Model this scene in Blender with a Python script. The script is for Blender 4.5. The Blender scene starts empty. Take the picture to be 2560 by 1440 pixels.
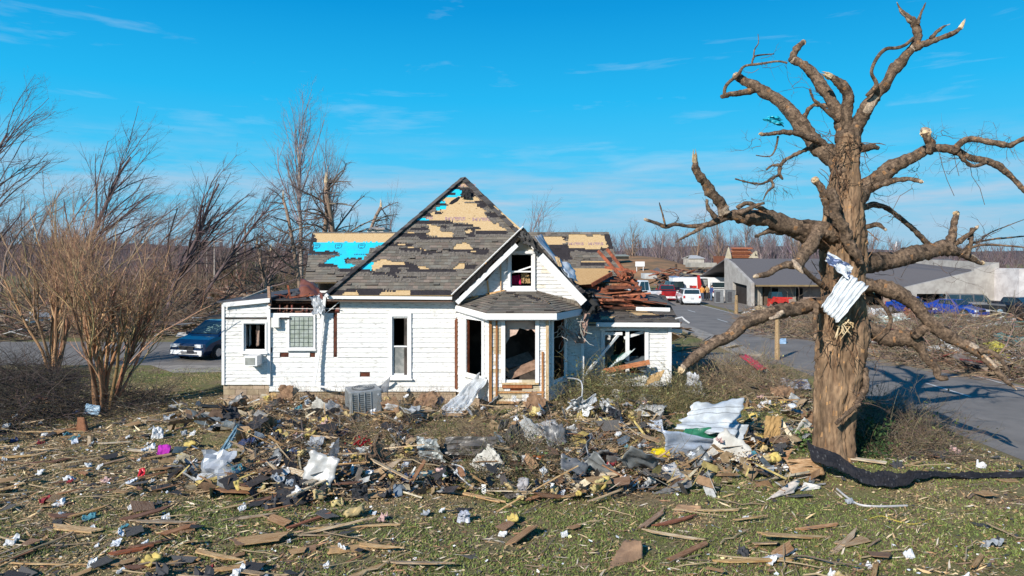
import bpy, math, random
import numpy as np
from mathutils import Vector, Matrix, Euler, noise as mnoise
PI = math.pi
R = math.radians
SC = bpy.context.scene
COL = SC.collection

# ---------------------------------------------------------------- camera
F, CH, HZ = 1706.67, 5.0, 640.0          # focal length in pixels of a 2560 px wide frame, camera height, horizon row
cam_d = bpy.data.cameras.new('camera')
cam_d.sensor_width = 36.0; cam_d.lens = 24.0
cam_d.shift_y = -80.0 / 2560.0
cam_d.clip_start = 0.1; cam_d.clip_end = 6000
cam = bpy.data.objects.new('camera', cam_d); COL.objects.link(cam)
cam.location = (0, 0, CH); cam.rotation_euler = (R(90), 0, 0)
SC.camera = cam

# ---------------------------------------------------------------- light
SUN_EL = R(30); SUN_AZ = math.atan2(-0.60, -0.80)   # towards the sun: behind the camera and to its left
sv = Vector((math.sin(SUN_AZ) * math.cos(SUN_EL), math.cos(SUN_AZ) * math.cos(SUN_EL), math.sin(SUN_EL)))
sun_d = bpy.data.lights.new('sun', 'SUN'); sun_d.energy = 5.0; sun_d.angle = R(0.5); sun_d.color = (1.0, 0.945, 0.865)
sun = bpy.data.objects.new('sun', sun_d); COL.objects.link(sun)
sun.rotation_euler = sv.to_track_quat('Z', 'Y').to_euler(); sun.location = (-20, -20, 30)
W = bpy.data.worlds.new('World'); SC.world = W; W.use_nodes = True
nt = W.node_tree; nt.nodes.clear()
def wn(t, **k):
    n = nt.nodes.new(t)
    for a, b in k.items(): setattr(n, a, b)
    return n
wo = wn('ShaderNodeOutputWorld'); wb = wn('ShaderNodeBackground'); wb.inputs['Strength'].default_value = 0.9
sky = wn('ShaderNodeTexSky', sky_type='NISHITA', sun_disc=False)
sky.sun_elevation = SUN_EL; sky.sun_rotation = SUN_AZ % (2 * PI)
sky.air_density = 1.0; sky.dust_density = 0.3; sky.ozone_density = 2.0; sky.altitude = 100
tc = wn('ShaderNodeTexCoord'); sx = wn('ShaderNodeSeparateXYZ'); nt.links.new(tc.outputs['Generated'], sx.inputs[0])
def wm(op, a, b=None, clamp=False):
    n = wn('ShaderNodeMath', operation=op); n.use_clamp = clamp
    for i, v in enumerate((a, b)):
        if v is None: continue
        if isinstance(v, (int, float)): n.inputs[i].default_value = v
        else: nt.links.new(v, n.inputs[i])
    return n.outputs[0]
def wmix(f, a, b):
    n = wn('ShaderNodeMix', data_type='RGBA')
    if isinstance(f, (int, float)): n.inputs[0].default_value = f
    else: nt.links.new(f, n.inputs[0])
    for i, v in ((6, a), (7, b)):
        if isinstance(v, tuple): n.inputs[i].default_value = v
        else: nt.links.new(v, n.inputs[i])
    return n.outputs[2]
# measured colours of this clear winter sky by the sine of the elevation, darkened above view to cut ambient light; the sky model carries the sun's glow on top
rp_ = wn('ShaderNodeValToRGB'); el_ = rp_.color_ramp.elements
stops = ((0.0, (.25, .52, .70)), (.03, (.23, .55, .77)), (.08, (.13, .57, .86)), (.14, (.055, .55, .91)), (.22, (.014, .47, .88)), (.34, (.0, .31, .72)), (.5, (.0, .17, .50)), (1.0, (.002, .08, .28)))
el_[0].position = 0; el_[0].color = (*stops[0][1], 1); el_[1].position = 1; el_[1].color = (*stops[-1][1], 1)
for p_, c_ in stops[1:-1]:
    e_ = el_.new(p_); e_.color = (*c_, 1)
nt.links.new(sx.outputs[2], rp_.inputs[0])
hs = wn('ShaderNodeMix', data_type='RGBA', blend_type='ADD'); hs.inputs[0].default_value = .003
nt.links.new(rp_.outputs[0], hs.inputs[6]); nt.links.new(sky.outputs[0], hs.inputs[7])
# thin streaky clouds: noise over the direction, stretched flat near the horizon
zc = wm('MAXIMUM', sx.outputs[2], 0.02)
mp = wn('ShaderNodeMapping'); mp.inputs['Scale'].default_value = (1.7, 3.0, 17.0); mp.inputs['Location'].default_value = (3.1, 0.4, 1.7)
nt.links.new(tc.outputs['Generated'], mp.inputs[0])
n1 = wn('ShaderNodeTexNoise'); n1.inputs['Scale'].default_value = 2.2; n1.inputs['Detail'].default_value = 6; n1.inputs['Roughness'].default_value = 0.62
nt.links.new(mp.outputs[0], n1.inputs[0])
low = wm('SUBTRACT', 1.0, wm('MULTIPLY', wm('ABSOLUTE', wm('SUBTRACT', sx.outputs[2], 0.075)), 10.0), True)
lowc = wm('MULTIPLY', low, wm('MULTIPLY', wm('SUBTRACT', n1.outputs[0], 0.40, True), 3.6, True), True)
mp2 = wn('ShaderNodeMapping'); mp2.inputs['Scale'].default_value = (1.4, 1.2, 9.0); mp2.inputs['Rotation'].default_value = (0.05, 0.16, 0.0); mp2.inputs['Location'].default_value = (0.7, 2.4, 0.2)
nt.links.new(tc.outputs['Generated'], mp2.inputs[0])
n2 = wn('ShaderNodeTexNoise'); n2.inputs['Scale'].default_value = 3.0; n2.inputs['Detail'].default_value = 7; n2.inputs['Roughness'].default_value = 0.6; n2.inputs['Distortion'].default_value = 0.4
nt.links.new(mp2.outputs[0], n2.inputs[0])
hic = wm('MULTIPLY', wm('SUBTRACT', n2.outputs[0], 0.585, True), 2.6, True)
hic = wm('MULTIPLY', hic, 0.75)
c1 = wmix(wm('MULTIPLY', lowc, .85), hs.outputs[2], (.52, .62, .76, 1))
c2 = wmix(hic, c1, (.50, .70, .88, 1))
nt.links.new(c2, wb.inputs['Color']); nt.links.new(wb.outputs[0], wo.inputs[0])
SC.view_settings.view_transform = 'Standard'; SC.view_settings.look = 'None'
SC.view_settings.exposure = 0.16; SC.view_settings.gamma = 1.0
SC.cycles.max_bounces = 5; SC.cycles.diffuse_bounces = 3; SC.cycles.use_denoising = True
# ---------------------------------------------------------------- helpers
def P(px, py, Y): return Vector(((px - 1280) / F * Y, Y, CH - (py - HZ) / F * Y))
def G(px, py, z=0.0):
    Y = (CH - z) * F / (py - HZ); return Vector(((px - 1280) / F * Y, Y, z))
def X_(px, Y): return (px - 1280) / F * Y
def Z_(py, Y): return CH - (py - HZ) / F * Y
rnd = random.Random(7)
rg = np.random.default_rng(7)
U = lambda a, b: rnd.uniform(a, b)

def tag(o, label=None, cat=None, group=None, kind=None):
    if label: o['label'] = label
    if cat: o['category'] = cat
    if group: o['group'] = group
    if kind: o['kind'] = kind
    return o
def empty(name, loc=(0, 0, 0), rz=0.0, label=None, cat=None, group=None, kind=None):
    o = bpy.data.objects.new(name, None); COL.objects.link(o); o.empty_display_size = 0.2
    o.location = loc; o.rotation_euler = (0, 0, rz)
    return tag(o, label, cat, group, kind)
def copy_tree(o, parent=None):
    c = o.copy(); COL.objects.link(c)
    if parent is not None: c.parent = parent
    for ch in list(o.children): copy_tree(ch, c)
    return c

class MB:
    def __init__(s): s.v = []; s.f = []; s.c = []
    def face(s, idx, col): s.f.append(idx); s.c.append(col)
    def poly(s, pts, col=(1, 1, 1)):
        b = len(s.v); s.v += [tuple(p) for p in pts]; s.face(tuple(range(b, b + len(pts))), col)
    def box(s, c, size, rot=None, col=(1, 1, 1), taper=1.0):
        c = Vector(c); m = rot if isinstance(rot, Matrix) else (Euler(rot).to_matrix() if rot else Matrix.Identity(3))
        b = len(s.v)
        for z in (-.5, .5):
            k = taper if z > 0 else 1.0
            for x, y in ((-.5, -.5), (.5, -.5), (.5, .5), (-.5, .5)):
                s.v.append(tuple(c + m @ Vector((x * size[0] * k, y * size[1] * k, z * size[2]))))
        for q in ((3, 2, 1, 0), (4, 5, 6, 7), (0, 1, 5, 4), (1, 2, 6, 5), (2, 3, 7, 6), (3, 0, 4, 7)):
            s.face(tuple(b + i for i in q), col)
    def bar(s, a, b_, w, h, col=(1, 1, 1), up=(0, 0, 1)):
        a = Vector(a); b_ = Vector(b_); d = b_ - a; L = d.length
        if L < 1e-6: return
        d.normalize(); up = Vector(up); sx_ = d.cross(up)
        if sx_.length < 1e-4: sx_ = d.cross(Vector((0, 1, 0)))
        sx_.normalize(); u = sx_.cross(d)
        m = Matrix((sx_, d, u)).transposed()
        s.box((a + b_) / 2, (w, L, h), m, col)
    def slab(s, pts, t, col=(1, 1, 1), colside=None):
        # polygon extruded by vector t, or by thickness t along minus its normal
        pts = [Vector(p) for p in pts]; n = Vector((0, 0, 0))
        for i in range(len(pts)): n += pts[i].cross(pts[(i + 1) % len(pts)])
        if not isinstance(t, (Vector, tuple)): t = -n.normalized() * t
        t = Vector(t); b = len(s.v); k = len(pts)
        s.v += [tuple(p) for p in pts] + [tuple(p + t) for p in pts]
        s.face(tuple(range(b, b + k)), col); s.face(tuple(range(b + 2 * k - 1, b + k - 1, -1)), col)
        for i in range(k):
            j = (i + 1) % k; s.face((b + j, b + i, b + k + i, b + k + j), colside or col)
    def tube(s, pts, rad, n=6, col=(1, 1, 1), cap=True, wob=0.0, seed=0.0, flute=0.0, tipcol=None, pale=None):
        pts = [Vector(p) for p in pts]; k = len(pts)
        if not hasattr(rad, '__len__'): rad = [rad] * k
        b = len(s.v); t = (pts[1] - pts[0]).normalized()
        a = t.orthogonal().normalized()
        for i in range(k):
            if i == 0: d = pts[1] - pts[0]
            elif i == k - 1: d = pts[-1] - pts[-2]
            else: d = pts[i + 1] - pts[i - 1]
            d = d.normalized() if d.length > 1e-9 else t
            a = (a - d * a.dot(d)); a = a.normalized() if a.length > 1e-6 else d.orthogonal().normalized()
            c = d.cross(a)
            for j in range(n):
                th = 2 * PI * j / n; r = rad[i]; e = a * math.cos(th) + c * math.sin(th)
                if wob:
                    q = pts[i] + e * r
                    r *= 1 + wob * mnoise.noise(q * (1.6 / max(rad[0], .05)) * .5 + Vector((seed, 0, 0))) + wob * .7 * mnoise.noise(q * 14 + Vector((seed, 3, 0)))
                if flute: r *= 1 + flute * math.sin(th * 5 + seed + i * .05) + flute * .6 * math.sin(th * 9 + i * .11)
                s.v.append(tuple(pts[i] + e * r))
        for i in range(k - 1):
            cc = tipcol if (tipcol and i >= k - 3) else col
            for j in range(n):
                j2 = (j + 1) % n
                c3 = cc
                if pale and pale(i, j): c3 = tipcol or (1.6, 1.35, 1.0)
                s.face((b + i * n + j, b + i * n + j2, b + (i + 1) * n + j2, b + (i + 1) * n + j), c3)
        if cap:
            s.face(tuple(b + j for j in reversed(range(n))), col)
            s.face(tuple(b + (k - 1) * n + j for j in range(n)), tipcol or col)
    def lathe(s, c, prof, n=16, axis='Z', col=(1, 1, 1)):
        c = Vector(c); b = len(s.v)
        for r, h in prof:
            for j in range(n):
                th = 2 * PI * j / n; x, y = r * math.cos(th), r * math.sin(th)
                s.v.append(tuple(c + (Vector((x, y, h)) if axis == 'Z' else Vector((x, h, y)) if axis == 'Y' else Vector((h, x, y)))))
        for i in range(len(prof) - 1):
            for j in range(n):
                j2 = (j + 1) % n; s.face((b + i * n + j, b + i * n + j2, b + (i + 1) * n + j2, b + (i + 1) * n + j), col)
        s.face(tuple(b + j for j in reversed(range(n))), col)
        s.face(tuple(b + (len(prof) - 1) * n + j for j in range(n)), col)
    def grid(s, fn, nu, nv, col=(1, 1, 1)):
        b = len(s.v)
        for i in range(nu + 1):
            for j in range(nv + 1): s.v.append(tuple(fn(i / nu, j / nv)))
        for i in range(nu):
            for j in range(nv):
                a = b + i * (nv + 1) + j
                s.face((a, a + nv + 1, a + nv + 2, a + 1), col(i / nu, j / nv) if callable(col) else col)
    def build(s, name, mat, parent=None, smooth=False, thick=0.0, loc=None):
        me = bpy.data.meshes.new(name)
        v = s.v
        if loc is not None: v = [(a[0] - loc[0], a[1] - loc[1], a[2] - loc[2]) for a in v]
        me.from_pydata(v, [], s.f); me.materials.append(mat)
        at = me.attributes.new('Col', 'FLOAT_COLOR', 'FACE')
        at.data.foreach_set('color', np.array([[c[0], c[1], c[2], 1.0] for c in s.c], dtype=np.float32).ravel())
        if smooth: me.polygons.foreach_set('use_smooth', [True] * len(me.polygons))
        me.validate(); me.update()
        o = bpy.data.objects.new(name, me); COL.objects.link(o)
        if loc is not None: o.location = loc
        if parent is not None: o.parent = parent
        if thick:
            md = o.modifiers.new('thick', 'SOLIDIFY'); md.thickness = thick; md.offset = 0
        return o

def mb_split(s, name, mat, parent=None):
    # every connected piece becomes a mesh of its own
    par = list(range(len(s.v)))
    def fd(a):
        while par[a] != a: par[a] = par[par[a]]; a = par[a]
        return a
    for f in s.f:
        for q in f[1:]:
            x, y = fd(f[0]), fd(q)
            if x != y: par[y] = x
    gr = {}
    for f, c in zip(s.f, s.c): gr.setdefault(fd(f[0]), []).append((f, c))
    out = []
    for fs in gr.values():
        n = MB(); mp_ = {}
        for f, c in fs:
            for q in f:
                if q not in mp_: mp_[q] = len(n.v); n.v.append(s.v[q])
            n.face(tuple(mp_[q] for q in f), c)
        out.append(n.build(name, mat, parent))
    return out
def np_build(name, V, Fq, C, mat, parent=None, smooth=False, loc=None):
    # V (n,3), Fq (m,k), C (m,3)
    V = np.asarray(V, np.float32)
    if loc is not None: V = V - np.asarray(loc, np.float32)
    m, k = Fq.shape; me = bpy.data.meshes.new(name)
    me.vertices.add(len(V)); me.vertices.foreach_set('co', V.ravel())
    me.loops.add(m * k); me.loops.foreach_set('vertex_index', np.asarray(Fq, np.int32).ravel())
    me.polygons.add(m); me.polygons.foreach_set('loop_start', np.arange(0, m * k, k, dtype=np.int32))
    if smooth: me.polygons.foreach_set('use_smooth', np.ones(m, bool))
    me.materials.append(mat)
    at = me.attributes.new('Col', 'FLOAT_COLOR', 'FACE')
    at.data.foreach_set('color', np.concatenate([C, np.ones((m, 1))], 1).astype(np.float32).ravel())
    me.update(calc_edges=True)
    o = bpy.data.objects.new(name, me); COL.objects.link(o)
    if loc is not None: o.location = loc
    if parent is not None: o.parent = parent
    return o

class TW:                                   # many thin branches at once
    def __init__(s): s.V = []; s.F = []; s.C = []; s.n = 0
    def add(s, Pt, Rd, col, n=3):
        # Pt (T,K,3)  Rd (T,K)  col (T,3)
        T, K, _ = Pt.shape
        d = np.gradient(Pt, axis=1); d /= np.linalg.norm(d, axis=2, keepdims=True) + 1e-9
        ref = np.zeros_like(d); ref[..., 2] = 1; ref[np.abs(d[..., 2]) > .9] = (1, 0, 0)
        a = np.cross(d, ref); a /= np.linalg.norm(a, axis=2, keepdims=True) + 1e-9
        c = np.cross(d, a)
        th = np.arange(n) * 2 * PI / n
        V = Pt[:, :, None, :] + Rd[:, :, None, None] * (a[:, :, None, :] * np.cos(th)[None, None, :, None] + c[:, :, None, :] * np.sin(th)[None, None, :, None])
        idx = np.arange(T * K * n).reshape(T, K, n) + s.n
        q = np.stack([idx[:, :-1, :], np.roll(idx, -1, 2)[:, :-1, :], np.roll(idx, -1, 2)[:, 1:, :], idx[:, 1:, :]], -1)
        s.V.append(V.reshape(-1, 3)); s.F.append(q.reshape(-1, 4)); s.C.append(np.repeat(col, (K - 1) * n, axis=0)); s.n += T * K * n
    def build(s, name, mat, parent=None, loc=None):
        return np_build(name, np.concatenate(s.V), np.concatenate(s.F), np.concatenate(s.C), mat, parent, loc=loc)

def unit(v): return v / (np.linalg.norm(v, axis=-1, keepdims=True) + 1e-9)
def grow(S, D, L, K, curl, trop, r):
    # polylines from starts S (T,3) along D (T,3) with length L (T,)
    T = len(S); Pt = np.zeros((T, K, 3)); Pt[:, 0] = S; d = unit(D.copy())
    for k in range(1, K):
        d = unit(d + r.normal(0, curl, (T, 3)) + np.asarray(trop) / K)
        Pt[:, k] = Pt[:, k - 1] + d * (L / (K - 1))[:, None]
    return Pt
def children(Pt, Rd, n, lenf, ang, r, K=5, curl=.12, trop=(0, 0, .3), t0=.25, rf=.55, t1=1.0):
    T, Kp, _ = Pt.shape; t = r.uniform(t0, t1, (T, n)) * (Kp - 1); i = np.minimum(t.astype(int), Kp - 2); fr = (t - i)[..., None]
    ar = np.arange(T)[:, None]
    S = Pt[ar, i] * (1 - fr) + Pt[ar, i + 1] * fr
    d = unit(Pt[ar, i + 1] - Pt[ar, i]); rr = Rd[ar, i] * (1 - fr[..., 0]) + Rd[ar, i + 1] * fr[..., 0]
    q = unit(np.cross(d, r.normal(0, 1, d.shape))); a = r.normal(ang, ang * .25, (T, n))[..., None]
    D = d * np.cos(a) + q * np.sin(a)
    PL = np.linalg.norm(np.diff(Pt, axis=1), axis=2).sum(1)[:, None]
    L = PL * lenf * (1.15 - .6 * t / (Kp - 1)) * r.uniform(.6, 1.25, (T, n))
    S, D, L, rr = S.reshape(-1, 3), D.reshape(-1, 3), L.ravel(), rr.ravel()
    C = grow(S, D, L, K, curl, trop, r)
    R0 = np.maximum(rr * rf, .003)
    return C, R0[:, None] * np.linspace(1, .35, K)[None]
def cvar(base, T, r, amt=.18):
    k = 1 + r.normal(0, amt, (T, 1)); return np.clip(np.asarray(base)[None] * k * (1 + r.normal(0, amt * .25, (T, 3))), .005, .95)
def wiggle(pts, k=4):
    # Catmull-Rom resample of list of tuples (x,y,z,r) in pixel or metre space
    out = []; n = len(pts)
    for i in range(n - 1):
        p0 = pts[max(i - 1, 0)]; p1 = pts[i]; p2 = pts[i + 1]; p3 = pts[min(i + 2, n - 1)]
        for j in range(k):
            t = j / k
            out.append(tuple(.5 * ((2 * b) + (-a + c) * t + (2 * a - 5 * b + 4 * c - d) * t * t + (-a + 3 * b - 3 * c + d) * t ** 3) for a, b, c, d in zip(p0, p1, p2, p3)))
    out.append(tuple(pts[-1])); return out

# ---------------------------------------------------------------- materials
def mat(name, col, rough=.8, var=.0, vscale=4.0, col2=None, bump=0.0, bscale=30.0, metal=0.0, attr=False, spec=.3, detail=5, stretch=None, mixr=(.42, .58), world=False, coat=0, trans=0, alpha=1):
    m = bpy.data.materials.new(name); m.use_nodes = True; t = m.node_tree; t.nodes.clear()
    N = lambda ty, **k: (lambda n: ([setattr(n, a, b) for a, b in k.items()], n)[1])(t.nodes.new(ty))
    out = N('ShaderNodeOutputMaterial'); b = N('ShaderNodeBsdfPrincipled'); t.links.new(b.outputs[0], out.inputs[0])
    b.inputs['Roughness'].default_value = rough; b.inputs['Metallic'].default_value = metal
    b.inputs['Specular IOR Level'].default_value = spec; b.inputs['Coat Weight'].default_value = coat
    b.inputs['Transmission Weight'].default_value = trans; b.inputs['Alpha'].default_value = alpha
    co = N('ShaderNodeTexCoord'); src = co.outputs['Object']
    if stretch:
        mp = N('ShaderNodeMapping'); mp.inputs['Scale'].default_value = stretch; t.links.new(src, mp.inputs[0]); src = mp.outputs[0]
    cur = None
    def rgb(c): return (c[0], c[1], c[2], 1)
    if col2 is not None or var:
        nz = N('ShaderNodeTexNoise'); nz.inputs['Scale'].default_value = vscale; nz.inputs['Detail'].default_value = detail; nz.inputs['Roughness'].default_value = .65
        t.links.new(src, nz.inputs[0])
        mr = N('ShaderNodeMapRange'); mr.inputs[1].default_value = mixr[0]; mr.inputs[2].default_value = mixr[1]; t.links.new(nz.outputs[0], mr.inputs[0])
        mx = N('ShaderNodeMix', data_type='RGBA'); t.links.new(mr.outputs[0], mx.inputs[0])
        c2 = col2 if col2 is not None else tuple(c * (1 - var) for c in col)
        mx.inputs[6].default_value = rgb(col); mx.inputs[7].default_value = rgb(c2); cur = mx.outputs[2]
    if attr:
        at = N('ShaderNodeAttribute', attribute_name='Col')
        if cur is None:
            cur = N('ShaderNodeRGB'); cur.outputs[0].default_value = rgb(col); cur = cur.outputs[0]
        mm = N('ShaderNodeMix', data_type='RGBA', blend_type='MULTIPLY'); mm.inputs[0].default_value = 1
        t.links.new(cur, mm.inputs[6]); t.links.new(at.outputs[0], mm.inputs[7]); cur = mm.outputs[2]
    if cur is None: b.inputs['Base Color'].default_value = rgb(col)
    else: t.links.new(cur, b.inputs['Base Color'])
    if bump:
        nb = N('ShaderNodeTexNoise'); nb.inputs['Scale'].default_value = bscale; nb.inputs['Detail'].default_value = 6; nb.inputs['Roughness'].default_value = .65; t.links.new(src, nb.inputs[0])
        bp = N('ShaderNodeBump'); bp.inputs['Strength'].default_value = bump; bp.inputs['Distance'].default_value = .03
        t.links.new(nb.outputs[0], bp.inputs['Height']); t.links.new(bp.outputs[0], b.inputs['Normal'])
    return m
M = {}
M['tint'] = mat('litter_surface', (1, 1, 1), .85, attr=True)
M['tintvar'] = mat('debris_surface', (1, 1, 1), .75, col2=(.62, .6, .58), vscale=6, attr=True, bump=.4, bscale=25)
M['cloth'] = mat('cloth', (1, 1, 1), .85, col2=(.75, .74, .74), vscale=3, attr=True, bump=.5, bscale=12)
M['plastic'] = mat('plastic_sheet', (1, 1, 1), .35, col2=(.8, .8, .8), vscale=5, attr=True, spec=.5, bump=.3, bscale=14)
M['wood'] = mat('raw_wood', (1, 1, 1), .75, col2=(.62, .5, .4), vscale=5, attr=True, stretch=(1, 12, 12), bump=.4, bscale=14)
M['bark'] = mat('bark', (.235, .165, .11), .92, col2=(.085, .058, .042), vscale=20, attr=True, bump=1.0, bscale=34, mixr=(.36, .62), detail=8)
M['twig'] = mat('twig_bark', (1, 1, 1), .9, attr=True)
M['pale'] = mat('splintered_wood', (.72, .56, .36), .8, col2=(.55, .38, .2), vscale=9, attr=True, stretch=(1, 1, .3), bump=.6, bscale=30)
M['siding'] = mat('peeling_white_paint', (.82, .81, .79), .65, col2=(.36, .33, .29), vscale=3.4, attr=True, stretch=(1.3, 1.3, 8), detail=14, mixr=(.51, .69), bump=.15, bscale=30)
M['white'] = mat('white_trim_paint', (.80, .79, .77), .5, col2=(.6, .56, .5), vscale=5, attr=True, detail=8, mixr=(.62, .72))
M['osb'] = mat('strand_board', (.62, .45, .25), .8, col2=(.48, .31, .14), vscale=16, attr=True, detail=3, mixr=(.38, .66), stretch=(1, 2.2, 2.2))
M['shingle'] = mat('asphalt_shingle', (1, 1, 1), .92, col2=(.72, .72, .72), vscale=60, attr=True, detail=2, bump=.5, bscale=120)
M['blue'] = mat('blue_underlayment', (.015, .57, .74), .5, col2=(.03, .48, .64), vscale=3, bump=.15, bscale=5, attr=True)
M['ink'] = mat('printed_ink', (.30, .17, .22), .8, col2=(.48, .33, .25), vscale=8)
M['inkblue'] = mat('printed_blue_ink', (.02, .16, .26), .8)
M['block'] = mat('foundation_block', (.46, .36, .25), .9, col2=(.34, .26, .18), vscale=5, bump=.5, bscale=30, attr=True)
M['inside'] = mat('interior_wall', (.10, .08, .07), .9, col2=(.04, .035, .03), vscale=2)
M['redwood'] = mat('old_rafters', (.25, .10, .058), .8, col2=(.13, .055, .035), vscale=6, attr=True, bump=.3)
M['metal'] = mat('sheet_metal', (1, 1, 1), .32, metal=.85, attr=True, col2=(.75, .75, .75), vscale=3, bump=.25, bscale=7)
M['dullmetal'] = mat('painted_metal', (1, 1, 1), .45, metal=.2, attr=True, col2=(.8, .79, .77), vscale=4, spec=.5, bump=.15, bscale=9)
M['glass'] = mat('dirty_glass', (.20, .21, .20), .12, spec=.8, col2=(.36, .35, .32), vscale=3)
M['carglass'] = mat('car_glass', (.02, .035, .04), .06, spec=.9)
M['rubber'] = mat('rubber', (.02, .02, .02), .8)
M['black'] = mat('black_part', (.015, .015, .017), .55)
M['chrome'] = mat('chrome', (.65, .66, .68), .18, metal=.9)
M['lamp'] = mat('lamp_lens', (.7, .72, .74), .1, spec=.9)
M['redlamp'] = mat('tail_lens', (.45, .02, .015), .2, spec=.7)
M['asphalt'] = mat('asphalt', (.25, .222, .195), .9, col2=(.155, .14, .125), vscale=.7, bump=.35, bscale=80, detail=9, mixr=(.3, .7))
M['concrete'] = mat('concrete', (.36, .32, .27), .9, col2=(.24, .21, .18), vscale=2, bump=.3, bscale=50, detail=8)
M['marking'] = mat('road_paint', (.60, .60, .57), .8, col2=(.25, .24, .24), vscale=7, detail=8, mixr=(.5, .7))
M['stucco'] = mat('stucco', (.44, .41, .37), .9, col2=(.34, .31, .28), vscale=1.2, attr=True, bump=.15, bscale=40, detail=8)
M['brickwall'] = mat('tan_brick_wall', (.36, .27, .22), .9, col2=(.29, .21, .17), vscale=2, attr=True)
M['foliage'] = mat('foliage', (1, 1, 1), .7, attr=True)
def carpaint(n, c, metal=.3): return mat(n, c, .28, spec=.5, metal=metal, coat=.8, col2=tuple(x * .85 for x in c), vscale=3)
# ground: dry brown litter, straw and patchy green
def ground_mat():
    m = bpy.data.materials.new('lawn_ground'); m.use_nodes = True; t = m.node_tree; b = t.nodes['Principled BSDF']
    b.inputs['Roughness'].default_value = .95; b.inputs['Specular IOR Level'].default_value = .1
    co = t.nodes.new('ShaderNodeTexCoord')
    def nz(s, d=6, r=.65):
        n = t.nodes.new('ShaderNodeTexNoise'); n.inputs['Scale'].default_value = s; n.inputs['Detail'].default_value = d; n.inputs['Roughness'].default_value = r
        t.links.new(co.outputs['Object'], n.inputs[0]); return n.outputs[0]
    def mr(s, a, b_):
        n = t.nodes.new('ShaderNodeMapRange'); n.inputs[1].default_value = a; n.inputs[2].default_value = b_; t.links.new(s, n.inputs[0]); return n.outputs[0]
    def mx(f, a, b_):
        n = t.nodes.new('ShaderNodeMix'); n.data_type = 'RGBA'; t.links.new(f, n.inputs[0])
        for i, v in ((6, a), (7, b_)):
            if isinstance(v, tuple): n.inputs[i].default_value = v
            else: t.links.new(v, n.inputs[i])
        return n.outputs[2]
    base = mx(mr(nz(9), .35, .65), (.17, .12, .07, 1), (.28, .22, .12, 1))
    grn = mx(mr(nz(14), .35, .65), (.12, .13, .045, 1), (.20, .20, .075, 1))
    c = mx(mr(nz(.45, 8, .7), .44, .56), base, grn)
    c = mx(mr(nz(45, 3), .55, .7), c, (.36, .29, .18, 1))
    c = mx(mr(nz(30, 3), .60, .72), c, (.03, .022, .015, 1))
    # beyond the yard: browner
    t.links.new(c, b.inputs['Base Color'])
    bp = t.nodes.new('ShaderNodeBump'); bp.inputs['Strength'].default_value = .8; bp.inputs['Distance'].default_value = .04
    t.links.new(nz(22, 8), bp.inputs['Height']); t.links.new(bp.outputs[0], b.inputs['Normal'])
    return m
M['ground'] = ground_mat()
# ---------------------------------------------------------------- ground, roads, hills
def smooth(a, b, x):
    t = min(1, max(0, (x - a) / (b - a))); return t * t * (3 - 2 * t)
def hgt(x, y):
    m = smooth(30, 26, y) * smooth(11.6, 10.2, x) * smooth(2, 5, y)
    h = (.07 * mnoise.noise(Vector((x * .35, y * .35, 0))) + .03 * mnoise.noise(Vector((x * 1.7, y * 1.7, 4)))) * m
    # low mound of wreckage swept up in front of the house
    u = (x + .6) / 8.6; v = (y - 19.9) / 2.3
    h += .26 * math.exp(-(u ** 4) - v ** 2) * (1 + .7 * mnoise.noise(Vector((x * .8, y * .9, 7)))) * smooth(22.9, 22.2, y)
    # root plate mound at the foot of the big tree
    d = math.hypot((x - 8.3) / 2.0, (y - 15.6) / 1.0); h += .16 * math.exp(-d * d)
    return h
def axis_(lo, hi, step, far):
    a = list(np.arange(lo, hi + step / 2, step)); s = step; p = a[-1]; q = a[0]
    while p < far: s *= 1.5; p += s; a.append(p)
    s = step
    while q > -far: s *= 1.5; q -= s; a.insert(0, q)
    return a
xs = axis_(-24, 24, .35, 1800); ys = axis_(6, 32, .35, 1800)
mb = MB(); nx, ny = len(xs), len(ys)
for x in xs:
    for y in ys: mb.v.append((x, y, hgt(x, y) if (abs(x) < 30 and 0 < y < 40) else 0.0))
for i in range(nx - 1):
    for j in range(ny - 1):
        a = i * ny + j; mb.face((a, a + ny, a + ny + 1, a + 1), (1, 1, 1))
tag(mb.build('ground', M['ground'], smooth=True), kind='structure')

RX0, RX1 = 12.5, 19.4
def strip(name, pts, z, m):
    s = MB(); s.poly([(x, y, z) for x, y in pts]); return tag(s.build(name, M[m]), kind='structure')
strip('road', [(RX0, -8), (RX1 + .6, -8), (RX1, 60), (RX1 + .6, 240), (RX0 - .3, 240), (RX0, 60)], .006, 'asphalt')
strip('side_street', [(-90, 31.2), (-10.6, 31.2), (RX0 - .004, 31.4), (RX0 - .004, 35.0), (-10, 39.6), (-90, 40.5)], .006, 'asphalt')
strip('parking_lot', [(RX1 + .9, 49), (75, 49), (75, 84), (RX1 + .9, 84)], .006, 'asphalt')
strip('driveway', [(-14.5, 29.2), (-9.3, 29.6), (-9.3, 31.19), (-16.5, 31.19)], .010, 'concrete')
s = MB()                                         # kerb and pavement on the house side of the road
s.box((11.9, 64, .06), (1.15, 60, .12))
tag(s.build('pavement', M['concrete']), kind='structure')
s = MB()
for y in np.arange(6, 200, 9.1): s.poly([(16.2, y, .012), (16.32, y, .012), (16.32, y + 2.6, .012), (16.2, y + 2.6, .012)])
for x in (RX1 - .18,):
    s.poly([(x, -8, .012), (x + .11, -8, .012), (x + .05, 60, .012), (x + .35, 200, .012), (x + .2, 200, .012), (x - .06, 60, .012)])
tag(s.build('road_marking', M['marking']), kind='structure')

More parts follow.
